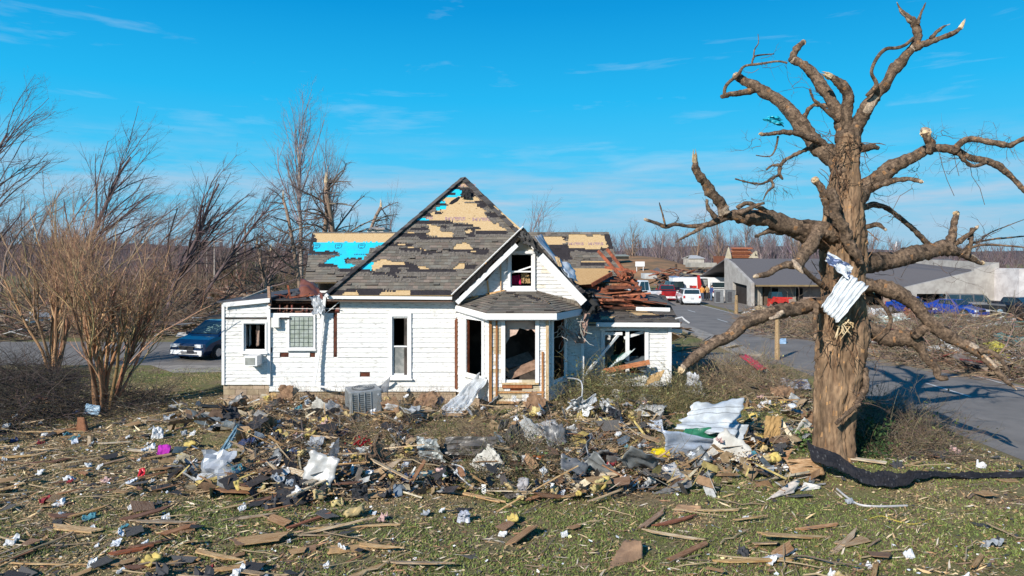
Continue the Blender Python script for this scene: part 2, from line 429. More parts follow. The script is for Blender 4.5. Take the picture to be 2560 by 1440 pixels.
M['hill'] = mat('bare_hillside', (.34, .185, .09), .95, col2=(.20, .13, .07), vscale=.22, detail=9, attr=True)
M['farwood'] = mat('far_wood', (1, 1, 1), .95, attr=True)
def hill(name, x0, x1, y0, y1, h, m, prof=lambda u: 1, nx=40, ny=14, seed=0):
    s = MB()
    def fn(u, v):
        x = x0 + (x1 - x0) * u; y = y0 + (y1 - y0) * v
        e = min(1, min(u, 1 - u) * 6); e = e * e * (3 - 2 * e)
        z = h * math.sin(min(1, v * 1.7) * PI / 2) * e * prof(u) * (1 + .12 * mnoise.noise(Vector((x * .05, y * .05, seed)))) - .05
        return (x, y, z)
    s.grid(fn, nx, ny); return tag(s.build(name, M[m], smooth=True), kind='structure')
hill('hill', 14, 52, 112, 190, 5.0, 'hill', lambda u: .55 + .5 * math.sin(min(1, u * 1.5) * PI) if u < .66 else .55, seed=3)
M['hilldark'] = mat('wooded_hillside', (.13, .085, .075), .95, col2=(.09, .065, .06), vscale=.1, attr=True)
hill('hill', -240, -20, 170, 420, 11, 'hilldark', lambda u: .55 + .45 * math.sin(u * 5.2 + .6), seed=5)
hill('hill', 60, 700, 420, 900, 15, 'hilldark', lambda u: .8 + .2 * math.sin(u * 7), seed=8)
# ---------------------------------------------------------------- the house
YW = 23.1
house = empty('house', (-2, YW, 0), label='white clapboard house with torn shingle roofs, broken windows and a bay front', cat='house')
HL = (-2.0, YW, 0.0)
def hb(s, name, m, par=None, **k):
    # child of the house: mesh in world coordinates moved to the house origin
    if par is None:
        o = s.build(name, M[m], house, **k)
        o.location = (-HL[0], -HL[1], -HL[2]); return o
    return s.build(name, M[m], par, **k)

def hsplit(s, name, m):
    for o in mb_split(s, name, M[m], house): o.location = (-HL[0], -HL[1], -HL[2])

def siding(s, A, B, z0, z1, holes=(), course=.165, miss=(), r=rnd, bare=()):
    A = Vector((A[0], A[1], 0)); B = Vector((B[0], B[1], 0)); d = B - A; L = d.length; d.normalize()
    nrm = Vector((d.y, -d.x, 0))          # outward = towards the viewer for left-to-right walls
    def pt(u, z, o): p = A + d * u + nrm * o; return Vector((p.x, p.y, z))
    n = max(1, int(round((z1 - z0) / course))); c = (z1 - z0) / n
    for k in range(n):
        za = z0 + k * c; zb = za + c; zm = (za + zb) / 2
        seg = [(0, L)]
        for (u0, u1, h0, h1) in list(holes) + list(miss):
            if h0 < zm < h1:
                ns = []
                for a, b in seg:
                    if u1 <= a or u0 >= b: ns.append((a, b)); continue
                    if u0 > a: ns.append((a, u0))
                    if u1 < b: ns.append((u1, b))
                seg = ns
        for a, b in seg:
            u = a
            while u < b - 1e-4:
                w = min(b - u, r.uniform(1.2, 4.5))
                if any(q[0] < u + .1 < q[1] and q[2] < zm < q[3] for q in bare): w = min(b - u, .11)
                if b - (u + w) < .1: w = b - u
                e_ = .002 if w > .12 else 0
                v = r.uniform(.93, 1.0) if w > .12 else 1 - .05 * ((k * 37) % 5) / 5; j = r.uniform(-.003, .003) if w > .12 else .001 * ((k * 13) % 4)
                col = (v, v, v * r.uniform(.96, 1))
                for q in bare:
                    if w < .12 and q[0] < u + w / 2 < q[1] and q[2] < zm < q[3]:
                        f_ = mnoise.noise(Vector((u * 1.3, zm * 3.1, 3))) + .5 * mnoise.noise(Vector((u * 5, zm * 11, 8))) + .25 * mnoise.noise(Vector((u * 19, zm * 30, 1))) - .42 + q[4]
                        f_ = min(.48, max(0, f_ * 1.3)); col = (1 - f_ * .8, 1 - f_, 1 - f_ * 1.35)
                if w > 1 and r.random() < .07: j += r.uniform(.008, .022)
                o0, o1 = .026 + j, .004 + j
                s.poly([pt(u + e_, za, o0), pt(u + w - e_, za, o0), pt(u + w - e_, zb, o1), pt(u + e_, zb, o1)], col)
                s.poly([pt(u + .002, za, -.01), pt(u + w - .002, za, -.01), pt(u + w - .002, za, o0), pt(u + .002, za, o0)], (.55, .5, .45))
                u += w
def backing(s, A, B, z0, z1, holes=(), t=.09, off=.012, col=(1, 1, 1)):
    # solid wall behind the boards, cut around the openings
    A = Vector((A[0], A[1], 0)); B = Vector((B[0], B[1], 0)); d = B - A; L = d.length; d.normalize(); nrm = Vector((d.y, -d.x, 0))
    us = sorted({0, L, *[h[0] for h in holes], *[h[1] for h in holes]}); zs = sorted({z0, z1, *[h[2] for h in holes], *[h[3] for h in holes]})
    m = Matrix((d, -nrm, Vector((0, 0, 1)))).transposed()
    for i in range(len(us) - 1):
        for j in range(len(zs) - 1):
            um, zm = (us[i] + us[i + 1]) / 2, (zs[j] + zs[j + 1]) / 2
            if zm < z0 or zm > z1 or um < 0 or um > L: continue
            if any(h[0] < um < h[1] and h[2] < zm < h[3] for h in holes): continue
            c = A + d * um - nrm * (t / 2 + off); s.box((c.x, c.y, zm), (us[i + 1] - us[i], t, zs[j + 1] - zs[j]), m, col)

zf = .42                                        # foundation top
# --- main front wall
xa, xb = X_(672, YW), X_(1140, YW); Lm = xb - xa
um = lambda px: X_(px, YW) - xa
zt = Z_(746, YW)
win = (um(981), um(1020), Z_(937, YW), Z_(791, YW))          # tall window opening
gbl = (um(725), um(785), Z_(868, YW), Z_(790, YW))
s = MB()
torn = (0, um(850), Z_(786, YW), 9)
siding(s, (xa, YW), (xb, YW), zf, zt, [win, gbl, torn], miss=[(um(672), um(680), Z_(880, YW), Z_(868, YW)), (um(740), um(790), Z_(874, YW), Z_(862, YW)), (um(775), um(788), Z_(890, YW), Z_(876, YW)), (um(834), um(843), Z_(888, YW), Z_(788, YW)), (um(1008), um(1012), 1.0, 1.2), (um(900), um(925), .95, 1.1), (um(700), um(722), 1.55, 1.68)],
       bare=[])
main_wall = hb(s, 'wall', 'siding')
s = MB(); backing(s, (xa, YW), (xb, YW), zf, zt, [win, gbl, torn], col=(.5, .36, .3)); hb(s, 'wall_sheathing', 'redwood')
# --- left wing wall, a hand's breadth proud of the main wall
YL = YW - .06; xl0, xl1 = X_(557, YL), X_(672, YL); ul = lambda px: X_(px, YL) - xl0
wl = (ul(611), ul(665), Z_(877, YL), Z_(808, YL))
s = MB(); siding(s, (xl0, YL), (xl1, YL), .66, Z_(757, YL), [wl], course=.118)
siding(s, (xl0 + .002, YL + 6.5), (xl0, YL), .66, Z_(757, YL), [], course=.118)
hb(s, 'wing_wall', 'siding')
s = MB(); backing(s, (xl0, YL), (xl1, YL), .66, Z_(757, YL), [wl], t=.08, col=(.5, .36, .3)); backing(s, (xl0, YL + 6.5), (xl0, YL + .1), .66, Z_(757, YL), t=.08, col=(.5, .36, .3)); hb(s, 'wall_sheathing', 'redwood')
# --- bay
YB = 21.45
bx = [X_(1142, YW), X_(1226, YB), X_(1368, YB), 1.86]; by = [YW, YB, YB, YW - .1]
zbt = 3.08
def cx(ax, ay, bx_, by_): return math.hypot(bx_ - ax, by_ - ay)
L1 = cx(bx[0], by[0], bx[1], by[1]); L3 = cx(bx[2], by[2], bx[3], by[3]); L2 = bx[2] - bx[1]
h1 = (L1 * .33, L1 * .80, 1.12, 2.93)
h2 = (X_(1263, YB) - bx[1], X_(1338, YB) - bx[1], Z_(952, YB), Z_(801, YB))
h3 = (L3 * .22, L3 * .80, Z_(950, 22.2), 2.93)
s = MB()
siding(s, (bx[0], by[0]), (bx[1], by[1]), zf, zbt, [h1], course=.15, bare=[])
siding(s, (bx[1], by[1]), (bx[2], by[2]), zf, zbt, [h2], course=.115, bare=[(0, 3, .3, 1.2, .75), (0, .45, .4, 3, .6), (1.5, 2, .5, 2.2, .35)], miss=[(.62, 1.0, .75, .84), (.5, 1.4, .95, 1.0)])
siding(s, (bx[2], by[2]), (bx[3], by[3]), zf, zbt, [h3], course=.15)
bay_wall = hb(s, 'bay_wall', 'siding')
s = MB()
backing(s, (bx[0], by[0]), (bx[1], by[1]), zf, zbt, [h1], t=.07, col=(.9, .6, .45)); backing(s, (bx[1], by[1]), (bx[2], by[2]), zf, zbt, [h2], t=.07, col=(.9, .6, .45)); backing(s, (bx[2], by[2]), (bx[3], by[3]), zf, zbt, [h3], t=.07, col=(.9, .6, .45))
hb(s, 'wall_sheathing', 'redwood')
# --- short wall, recessed wall and right wing
YR = 24.0; xr0, xr1 = X_(1452, YR), X_(1675, YR); ur = lambda px: X_(px, YR) - xr0
zr = Z_(814, YR)
wr = (ur(1505), ur(1618), Z_(930, YR), Z_(826, YR))
s = MB()
siding(s, (1.88, YW), (X_(1456, YW), YW), zf, 3.4, course=.18)
hb(s, 'wall', 'siding')
s = MB(); siding(s, (xr0, YR), (xr1, YR), zf, zr, [wr], course=.15); siding(s, (xr1, YR), (xr1, YR + 6), zf, zr, course=.15); hb(s, 'wing_wall', 'siding')
s = MB(); backing(s, (1.88, YW), (X_(1456, YW), YW), zf, 3.4, t=.07); backing(s, (xr0, YR), (xr1, YR), zf, zr, [wr], t=.07); backing(s, (xr1, YR), (xr1, YR + 6), zf, zr, t=.07); hb(s, 'wall_sheathing', 'redwood')
# --- foundation
s = MB()
def blocks(A, B, z0, z1, off):
    A = Vector((A[0], A[1], 0)); B = Vector((B[0], B[1], 0)); d = B - A; L = d.length; d.normalize(); nrm = Vector((d.y, -d.x, 0)); m = Matrix((d, -nrm, Vector((0, 0, 1)))).transposed()
    s.box(tuple((A + B) / 2 - nrm * (.11 + off))[:2] + ((z0 + z1) / 2 - .01,), (L, .17, z1 - z0 - .02), m, (.6, .6, .6))
    k = 0; z = z0
    while z < z1 - .02:
        h = min(.2, z1 - z); u = -(.2 if k % 2 else 0)
        while u < L:
            a, b = max(u, 0), min(u + .4, L)
            if b - a > .03:
                c = A + d * ((a + b) / 2) - nrm * (.1 + off); v = U(.85, 1.1)
                s.box((c.x, c.y, z + h / 2), (b - a - .012, .19 + U(0, .006), h - .012), m, (v, v * U(.95, 1), v * U(.9, 1)))
            u += .4
        z += .2; k += 1
blocks((xl0, YL), (xl1, YL), -.1, .65, .03); blocks((xa, YW), (xb, YW), -.1, zf - .01, .03)
for i in range(3): blocks((bx[i], by[i]), (bx[i + 1], by[i + 1]), -.15, zf - .01, .03)
blocks((1.88, YW), (X_(1456, YW), YW), -.1, zf - .01, .03); blocks((xr0, YR), (xr1, YR), -.1, zf - .01, .03); blocks((xl0, YL + 6.4), (xl0, YL + .3), -.1, .65, .03); blocks((xr1, YR + .1), (xr1, YR + 6), -.1, zf - .01, .03)
hb(s, 'foundation', 'block')
# --- rooms inside (dark, bare)
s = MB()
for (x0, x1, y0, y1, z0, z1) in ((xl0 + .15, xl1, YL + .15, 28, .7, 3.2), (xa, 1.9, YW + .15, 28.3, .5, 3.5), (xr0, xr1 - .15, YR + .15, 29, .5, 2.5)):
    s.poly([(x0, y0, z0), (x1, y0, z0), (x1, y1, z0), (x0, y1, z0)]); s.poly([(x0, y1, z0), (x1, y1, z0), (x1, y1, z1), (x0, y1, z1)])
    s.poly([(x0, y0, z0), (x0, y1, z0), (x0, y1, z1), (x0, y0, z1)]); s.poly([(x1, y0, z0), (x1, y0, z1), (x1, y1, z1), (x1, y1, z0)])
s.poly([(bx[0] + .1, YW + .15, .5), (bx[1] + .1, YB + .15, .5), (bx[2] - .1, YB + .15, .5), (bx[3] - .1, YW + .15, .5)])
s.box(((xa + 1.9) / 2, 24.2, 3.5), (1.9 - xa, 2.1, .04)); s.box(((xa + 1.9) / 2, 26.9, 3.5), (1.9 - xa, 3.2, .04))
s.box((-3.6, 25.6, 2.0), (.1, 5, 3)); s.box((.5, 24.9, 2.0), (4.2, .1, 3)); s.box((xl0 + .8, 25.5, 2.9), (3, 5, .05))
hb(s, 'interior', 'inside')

# ---------------------------------------------------------------- roof surfaces with torn shingle courses
def pip(x, y, poly):
    c = False; n = len(poly); j = n - 1
    for i in range(n):
        xi, yi = poly[i]; xj, yj = poly[j]
        if (yi > y) != (yj > y) and x < (xj - xi) * (y - yi) / (yj - yi) + xi: c = not c
        j = i
    return c
def proj(p): return (1280 + p[0] / p[1] * F, HZ - (p[2] - CH) / p[1] * F)
def roof_face(corners, name, patches, du=.30, dv=.142, t=.05, seed=1, parent_name='roof', thin=.012, scar=.0, default='S', jag=.25, sheathcol=(1, 1, 1), notch=None, slabs=None):
    # corners: planar polygon; first edge = eave (left to right). patches: list of (class, picture polygon)
    r = random.Random(seed)
    C = [Vector(c) for c in corners]; o = C[0]; e1 = (C[1] - C[0]).normalized(); n = e1.cross(C[2] - C[0]).normalized(); e2 = n.cross(e1)
    for k_ in range(3, len(C)):
        w_ = C[k_] - o; C[k_].z -= w_.dot(n) / n.z
    q = [((c - o).dot(e1), (c - o).dot(e2)) for c in C]
    wp = lambda u, v, h: o + e1 * u + e2 * v + n * h
    s = MB()
    for sl in (slabs or [C]): s.slab(sl, t, sheathcol)
    base = hb(s, parent_name, 'osb')
    sh, dk, bl = MB(), MB(), MB()
    u0, u1 = min(a for a, b in q), max(a for a, b in q); v1 = max(b for a, b in q)
    def clip(v):
        xs_ = []
        for i in range(len(q)):
            (xa_, ya), (xb_, yb) = q[i], q[(i + 1) % len(q)]
            if (ya > v) != (yb > v): xs_.append(xa_ + (xb_ - xa_) * (v - ya) / (yb - ya))
        return (min(xs_), max(xs_)) if len(xs_) >= 2 else None
    k = 0; v = 0
    while v < v1 - .02:
        lo = clip(v + .004); hi = clip(min(v + dv, v1 - .004))
        if lo is None: break
        if hi is None: hi = ((lo[0] + lo[1]) / 2,) * 2
        u = u0 - r.uniform(0, du); drift = r.uniform(.9, 1.06)
        while u < u1:
            w = du * r.uniform(.6, 1.3); a, b = u, u + w; u = b
            c = (a + b) / 2; cls = default
            a0, b0 = max(a, lo[0]), min(b, lo[1]); a1, b1 = max(a, hi[0]), min(b, hi[1])
            if b0 <= a0 and b1 <= a1: continue
            if b0 <= a0: a0 = b0 = min(max(a0, lo[0]), lo[1])
            if b1 <= a1: a1 = b1 = min(max(a1, hi[0]), hi[1])
            if notch and notch(wp(c, v + dv / 2, 0)): continue
            px, py = proj(wp(c + r.uniform(-jag, jag) * du, v + dv * (.5 + r.uniform(-.3, .3)), 0))
            for cl, poly in patches:
                if pip(px, py, poly): cls = cl
            if patches and b0 > a0 and b1 > a1:      # where the covering changes within the tab, tear it into ragged bits
                near = set()
                for du_, dv_ in ((-.6, 0), (.6, 0), (0, -.5), (0, 1.3)):
                    x_, y_ = proj(wp(c + du_ * w, v + dv * (.5 + dv_), 0)); k2 = default
                    for cl, poly in patches:
                        if pip(x_, y_, poly): k2 = cl
                    near.add(k2)
                if near != {cls}:
                    for ii in range(4):
                        for jj in range(2):
                            f0, f1 = ii / 4, (ii + 1) / 4; g0, g1 = jj / 2, (jj + 1) / 2
                            lp_ = lambda f, g: ((a0 + (b0 - a0) * f) * (1 - g) + (a1 + (b1 - a1) * f) * g, v + dv * g)
                            m_ = lp_((f0 + f1) / 2, (g0 + g1) / 2); x_, y_ = proj(wp(m_[0] + r.uniform(-.03, .03), m_[1] + r.uniform(-.012, .012), 0)); k2 = default
                            for cl, poly in patches:
                                if pip(x_, y_, poly): k2 = cl
                            if k2 == 'O': continue
                            Q = [wp(*lp_(f0, g0), 0), wp(*lp_(f1, g0), 0), wp(*lp_(f1, g1), 0), wp(*lp_(f0, g1), 0)]
                            if k2 == 'B': bl.poly([q_ + n * .003 for q_ in Q])
                            else:
                                gg = r.uniform(.8, 1.2); cc_ = (.19 * gg, .165 * gg, .14 * gg) if k2 == 'S' else (.04 * gg, .034 * gg, .037 * gg); lift_ = .006 if k2 == 'D' else .012 + r.uniform(0, .02)
                                sh.poly([q_ + n * (lift_ + r.uniform(0, .004)) for q_ in Q], cc_)
                    continue
            if cls == 'O':
                if r.random() < .05:
                    uu = r.uniform(a0, b0) if b0 > a0 else a0; sh.poly([wp(uu, v + .03, .004), wp(uu + r.uniform(.03, .12), v + .03, .004), wp(uu + .08, v + .03 + r.uniform(.01, .04), .004)], (.07, .06, .055))
                continue
            if cls == 'S':
                g = r.uniform(.82, 1.32) * drift; base_c = r.choice([(.205, .175, .140), (.225, .195, .155), (.175, .152, .128), (.235, .185, .150), (.195, .18, .15)])
                col = tuple(x * g for x in base_c)
                if scar and r.random() < scar: col = (.045, .04, .042)
                h0, h1 = .020 + r.uniform(0, .006) + (r.uniform(.02, .06) if patches and r.random() < .04 else 0), .008
                P4 = [wp(a0, v, h0), wp(b0, v, h0), wp(b1, v + dv + .01, h1), wp(a1, v + dv + .01, h1)]
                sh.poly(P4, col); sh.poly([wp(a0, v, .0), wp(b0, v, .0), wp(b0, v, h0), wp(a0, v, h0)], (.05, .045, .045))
            elif cls == 'D':
                g = r.uniform(.8, 1.2); P4 = [wp(a0, v, .006), wp(b0, v, .006), wp(b1, v + dv, .005), wp(a1, v + dv, .005)]
                sh.poly(P4, (.040 * g, .034 * g, .037 * g))
            elif cls == 'B':
                bl.poly([wp(a0 - .002, v, .003), wp(b0 + .002, v, .003), wp(b1 + .002, v + dv + .002, .003), wp(a1 - .002, v + dv + .002, .003)], (1, 1, 1))
        v += dv; k += 1
    for mb_, nm, mt in ((sh, 'shingles', 'shingle'), (bl, 'underlayment', 'blue')):
        if mb_.f: mb_.build(nm, M[mt], base)
    return base, wp, n
YE = 22.72
eaveL = P(818, 738, YE); eaveR = Vector((2.35, YE, eaveL.z)); apex = P(1157, 448, 27.2)
bk = 31.6
O1 = [(1108,495),(1125,493),(1160,492),(1170,495),(1190,491),(1202,502),(1190,505),(1160,506),(1165,509),(1190,508),(1200,518),(1215,528),(1210,532),(1220,545),(1232,560),(1250,558),(1248,566),(1267,573),(1262,580),(1245,580),(1190,576),(1182,567),(1180,560),(1132,557),(1130,553),(1070,550),(1062,545),(1068,539),(1085,530),(1112,521)]
rp = [('D', [(1123,462),(1150,462),(1150,470),(1185,469),(1190,478),(1150,478),(1118,474)]), ('O', [(1148,459),(1178,459),(1184,469),(1143,468)]),
 ('B', [(1133,475),(1153,475),(1156,488),(1162,492),(1108,495),(1118,488),(1135,486),(1126,482)]), ('D', [(1125,481),(1140,482),(1138,487),(1120,487)]),
 ('D', [(1153,474),(1178,474),(1186,484),(1190,491),(1172,497),(1158,491),(1152,486)]), ('O', O1),
 ('B', [(1100,505),(1113,502),(1111,510),(1096,509)]), ('B', [(1092,517),(1119,512),(1113,523),(1085,527)]), ('B', [(1048,544),(1072,547),(1075,551),(1040,551)]),
 ('D', [(1090,507),(1120,510),(1118,514),(1092,516)]), ('D', [(1062,533),(1080,535),(1080,541),(1068,543),(1050,543)]), ('D', [(1088,530),(1104,530),(1108,537),(1088,537)]),
 ('D', [(1185,501),(1212,503),(1214,511),(1190,509)]), ('D', [(1192,512),(1218,505),(1224,512),(1212,522),(1195,517)]), ('D', [(1213,533),(1225,530),(1250,537),(1248,543),(1225,547)]),
 ('D', [(1040,551),(1133,553),(1132,560),(1038,561)]), ('D', [(1132,559),(1182,560),(1182,568),(1132,566)]), ('D', [(1180,566),(1200,567),(1200,573),(1180,574)]),
 ('D', [(1188,577),(1270,578),(1268,587),(1190,587)]), ('D', [(1025,569),(1072,569),(1072,577),(1023,577)]), ('D', [(1100,565),(1122,566),(1122,572),(1100,572)]),
 ('O', [(1066,559),(1074,561),(1100,568),(1102,580),(1133,580),(1133,594),(1070,591),(1065,583),(1073,580),(1072,566)]),
 ('D', [(995,583),(1070,585),(1072,592),(995,592)]), ('D', [(1048,592),(1164,593),(1163,601),(1050,601)]), ('O', [(1016,580),(1032,579),(1040,584),(1016,585)]),
 ('D', [(1162,570),(1185,572),(1190,594),(1165,590)]), ('O', [(1163,576),(1176,574),(1180,583),(1163,583)]),
 ('O', [(1128,627),(1143,609),(1163,607),(1184,621),(1176,626)]), ('D', [(1122,624),(1182,624),(1180,633),(1120,631)]), ('D', [(1180,622),(1225,622),(1222,636),(1185,638)]), ('O', [(1178,627),(1190,627),(1190,631),(1178,631)]),
 ('D', [(972,608),(1032,609),(1030,618),(972,616)]), ('O', [(993,611),(1013,609),(1013,614),(993,614)]), ('O', [(1016,617),(1055,620),(1062,626),(1048,628),(1016,621)]),
 ('D', [(1000,621),(1060,622),(1060,629),(1000,629)]), ('D', [(1052,628),(1108,629),(1108,636),(1055,636)]),
 ('B', [(900,674),(918,658),(934,657),(936,676)]), ('O', [(930,662),(946,650),(962,648),(985,655),(1012,655),(1012,664),(960,664),(946,674),(932,676)]),
 ('D', [(955,663),(1013,663),(1015,671),(955,670)]), ('D', [(1010,655),(1035,660),(1058,670),(1056,676),(1015,671)]), ('O', [(1043,665),(1070,667),(1070,673),(1050,672)]),
 ('D', [(898,674),(940,675),(938,683),(895,681)]), ('D', [(1017,673),(1140,674),(1140,682),(1017,680)]), ('D', [(975,671),(1004,672),(1004,683),(975,683)]), ('D', [(932,681),(987,683),(987,691),(932,688)]),
 ('D', [(984,690),(1000,690),(1000,696),(984,696)]), ('D', [(1008,691),(1046,692),(1046,697),(1008,697)]),
 ('O', [(1132,673),(1140,665),(1152,658),(1166,660),(1166,671),(1150,675)]), ('D', [(1160,660),(1190,662),(1190,674),(1160,674)]), ('D', [(1120,674),(1140,674),(1140,681),(1120,680)]), ('D', [(1285,600),(1310,605),(1300,640),(1285,630)]),
 ('D', [(825,728),(895,722),(950,724),(1010,726),(1130,728),(1130,741),(822,737)]), ('O', [(858,731),(895,728),(895,740),(856,740)]), ('O', [(953,729),(1025,727),(1028,741),(950,741)])]
gA = P(1309, 571, 22.6); gl = P(1131, 741, 22.6); gr = P(1462, 752, 22.6)
slope_ = (apex.z - eaveL.z) / (apex.y - YE)
def zg(x): return gl.z + (gA.z - gl.z) * (x - gl.x) / (gA.x - gl.x) if x < gA.x else gr.z + (gA.z - gr.z) * (gr.x - x) / (gr.x - gA.x)
N0, NA, N1 = Vector((gl.x, YE, eaveL.z)), Vector((gA.x, YE + (gA.z - eaveL.z) / slope_, gA.z)), Vector((gr.x - .12, YE, eaveL.z))
roof, wpF, nF = roof_face([eaveL, N0, NA, N1, apex], 'roof', rp, seed=3, du=.2, jag=.2, slabs=[[eaveL, N0, NA, apex], [NA, N1, apex]], notch=lambda p: gl.x < p.x < gr.x and p.z < zg(p.x) - .05)
def side_roof(cs, seed):
    roof_face(cs, 'roof', [], seed=seed)
bl_, br_ = Vector((eaveL.x, bk, eaveL.z)), Vector((eaveR.x, bk, eaveR.z))
side_roof([bl_, eaveL, apex], 5); side_roof([eaveR, br_, apex], 6); side_roof([br_, bl_, apex], 7)
# hip caps
s = MB()
for A, B in ((eaveL, apex), (eaveR, apex)):
    d = B - A; n_ = 46
    for i in range(n_):
        p = A + d * ((i + .0) / n_); q = A + d * ((i + 1.1) / n_); g = U(.7, 1.2); c = (.12 * g, .105 * g, .095 * g) if rnd.random() < .7 else (.04, .035, .035)
        off = Vector((0, -.02, .045 + U(0, .02)))
        s.bar(p + off, q + off, .26, .022, c, up=(0 if A is not eaveL else -.5, -.5, 1))
hb(s, 'hip_caps', 'shingle', roof)
# back block with its ridge running across
rl, rr_ = P(780, 583, 29.4), P(1523, 584, 29.4); el, er = P(761, 706, 27.3), Vector((4.42, 27.3, P(761, 706, 27.3).z)); rr_.z = rl.z
lp = [('D', [(760,580),(790,584),(792,606),(780,612),(786,632),(760,632)]), ('O', [(784,583),(1000,583),(985,606),(792,607),(790,595)]),
 ('B', [(783,605),(1000,605),(930,620),(924,628),(905,650),(888,664),(868,673),(848,673),(845,664),(806,661),(820,650),(835,643),(848,640),(848,628),(784,628)]),
 ('D', [(768,628),(847,628),(847,637),(768,637)]), ('D', [(800,659),(846,661),(846,669),(795,668)]), ('D', [(848,672),(880,672),(880,680),(848,680)]), ('D', [(860,646),(905,645),(905,652),(868,652),(868,658),(860,658)]), ('S', [(868,651),(908,651),(900,661),(868,660)]),
 ('O', [(1357,592),(1404,591),(1412,598),(1416,607),(1400,611),(1370,612),(1360,604)]), ('O', [(1418,592),(1425,586),(1515,588),(1522,625),(1498,625),(1465,627),(1416,622)]), ('S', [(1462,585),(1486,585),(1478,592),(1468,592)]),
 ('D', [(1405,590),(1418,594),(1416,602),(1408,598)]), ('D', [(1414,621),(1466,621),(1466,628),(1414,628)]), ('D', [(1462,625),(1500,624),(1500,632),(1462,632)]), ('D', [(1500,619),(1524,620),(1524,628),(1500,628)]), ('D', [(1508,586),(1530,588),(1540,626),(1520,622),(1514,600)]),
 ('D', [(1452,656),(1515,656),(1515,666),(1452,666)]), ('D', [(1370,612),(1420,612),(1430,650),(1380,655)]), ('D', [(1517,645),(1532,645),(1532,655),(1517,655)]), ('O', [(1452,652),(1515,653),(1515,657),(1452,657)])]
broof, wpB, nB = roof_face([el, er, rr_, rl], 'roof', lp, seed=9, parent_name='rear_roof')
bkz = rl.z - 2.2
roof_face([Vector((er.x, 31.6, er.z)), Vector((el.x, 31.6, el.z)), rl, rr_], 'roof', [], seed=10, parent_name='rear_roof')
s = MB()
for x, sg in ((el.x + .35, -1), (er.x - .5, 1)):
    s.slab([(x, 27.6, 0.4), (x, 31.3, .4), (x, 31.3, er.z - .1), (x, 29.4, rl.z - .25), (x, 27.6, er.z - .1)], (.1 * -sg, 0, 0))
s.box(((el.x + er.x) / 2, 31.25, 2.1), (er.x - el.x - .8, .1, 3.4)); s.box(((el.x - 6.2) / 2, 27.6, 2.0), (-6.2 - el.x - .5, .1, 3.2)); s.box((3.0, 27.6, 2.0), (2.2, .1, 3.2))
hb(s, 'rear_wall', 'white')
# --- gable dormer over the bay
gA = P(1309, 571, 22.6); gAb = Vector((gA.x, 27.0, gA.z)); gl = P(1131, 741, 22.6); gr = P(1462, 752, 22.6)
def gslab(A, B, yb, t, name, dmy=0):
    return [A, B, Vector((B.x, yb, B.z)), Vector((A.x, yb, A.z))]
roof_face([Vector((gl.x, 26.0, gl.z)), gl, gA, Vector((gA.x, 26.6, gA.z))], 'roof', [], seed=12, parent_name='gable_roof', t=.09)
roof_face([gr, Vector((gr.x, 26.5, gr.z)), gAb, gA], 'roof', [], seed=13, parent_name='gable_roof', t=.09, sheathcol=(.25, .2, .2))
s = MB()                                        # ragged black felt and shingle ends hanging over the left verge
r = random.Random(4)
def verge(A, B, w0, w1, col, n=26, y=22.55):
    pts_t, pts_b = [], []
    for i in range(n + 1):
        t = i / n; p = A.lerp(B, t); pts_t.append(Vector((p.x, y - .02, p.z + .03))); pts_b.append(Vector((p.x + r.uniform(-.03, .03), y + r.uniform(0, .03), p.z - r.uniform(w0, w1) - .0)))
    for i in range(n): s.slab([pts_b[i], pts_b[i + 1], pts_t[i + 1], pts_t[i]], .012, col)
verge(gl, gA, .15, .25, (.02, .018, .018)); verge(gA, gr.lerp(gA, .55), .16, .32, (.035, .032, .03)); verge(gr.lerp(gA, .55), gr, .06, .15, (.03, .028, .028))
hb(s, 'torn_felt', 'shingle')
s = MB()
s.bar(gl + Vector((-.03, -.1, .06)), gA + Vector((-.02, -.1, .07)), .05, .03, (1, 1, 1)); hb(s, 'drip_edge', 'white')
# gable wall
gx0, gx1, gz0 = X_(1140, YW), X_(1458, YW), 3.42; gax, gaz = X_(1307, YW), Z_(598, YW)
gw = (X_(1276, YW), X_(1331, YW), Z_(718, YW), Z_(634, YW))
s = MB(); c = .125; z = gz0; wallc = MB()
def gspan(z): t = (z - gz0) / (gaz - gz0); return gx0 + (gax - gx0) * t, gx1 + (gax - gx1) * t
while z < gaz - .05:
    a0, b0 = gspan(z); a1, b1 = gspan(min(z + c, gaz - .01)); zm = z + c / 2
    segs = [((a0, a1), (b0, b1))]
    if gw[2] < zm < gw[3]: segs = [((a0, a1), (gw[0], gw[0])), ((gw[1], gw[1]), (b0, b1))]
    for (p0, p1), (q0, q1) in segs:
        m_ = U(.35, .65); mid0 = p0 + (q0 - p0) * m_; mid1 = mid0
        for (x0, x1), (y0_, y1_) in (((p0, p1), (mid0, mid1)), ((mid0, mid1), (q0, q1))):
            v = U(.92, 1); tan_ = rnd.random() < .12 and x0 > gw[0]
            col = (v, v * .93, v * .8) if tan_ else (v, v, v)
            s.poly([(x0, YW - .026, z), (y0_, YW - .026, z), (y1_, YW - .004, z + c), (x1, YW - .004, z + c)], col)
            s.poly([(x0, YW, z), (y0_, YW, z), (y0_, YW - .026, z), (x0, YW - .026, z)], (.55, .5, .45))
    wallc.slab([(a0, YW + .012, z), (segs[0][1][0], YW + .012, z), (segs[0][1][1], YW + .012, z + c), (a1, YW + .012, z + c)], (0, .07, 0), (.8, .6, .5))
    if len(segs) == 2: wallc.slab([(segs[1][0][0], YW + .012, z), (b0, YW + .012, z), (b1, YW + .012, z + c), (segs[1][0][1], YW + .012, z + c)], (0, .07, 0), (.8, .6, .5))
    z += c
gable = hb(s, 'gable_wall', 'siding'); wallc.build('wall_sheathing', M['redwood'], gable)
s = MB()
y = YW - .075
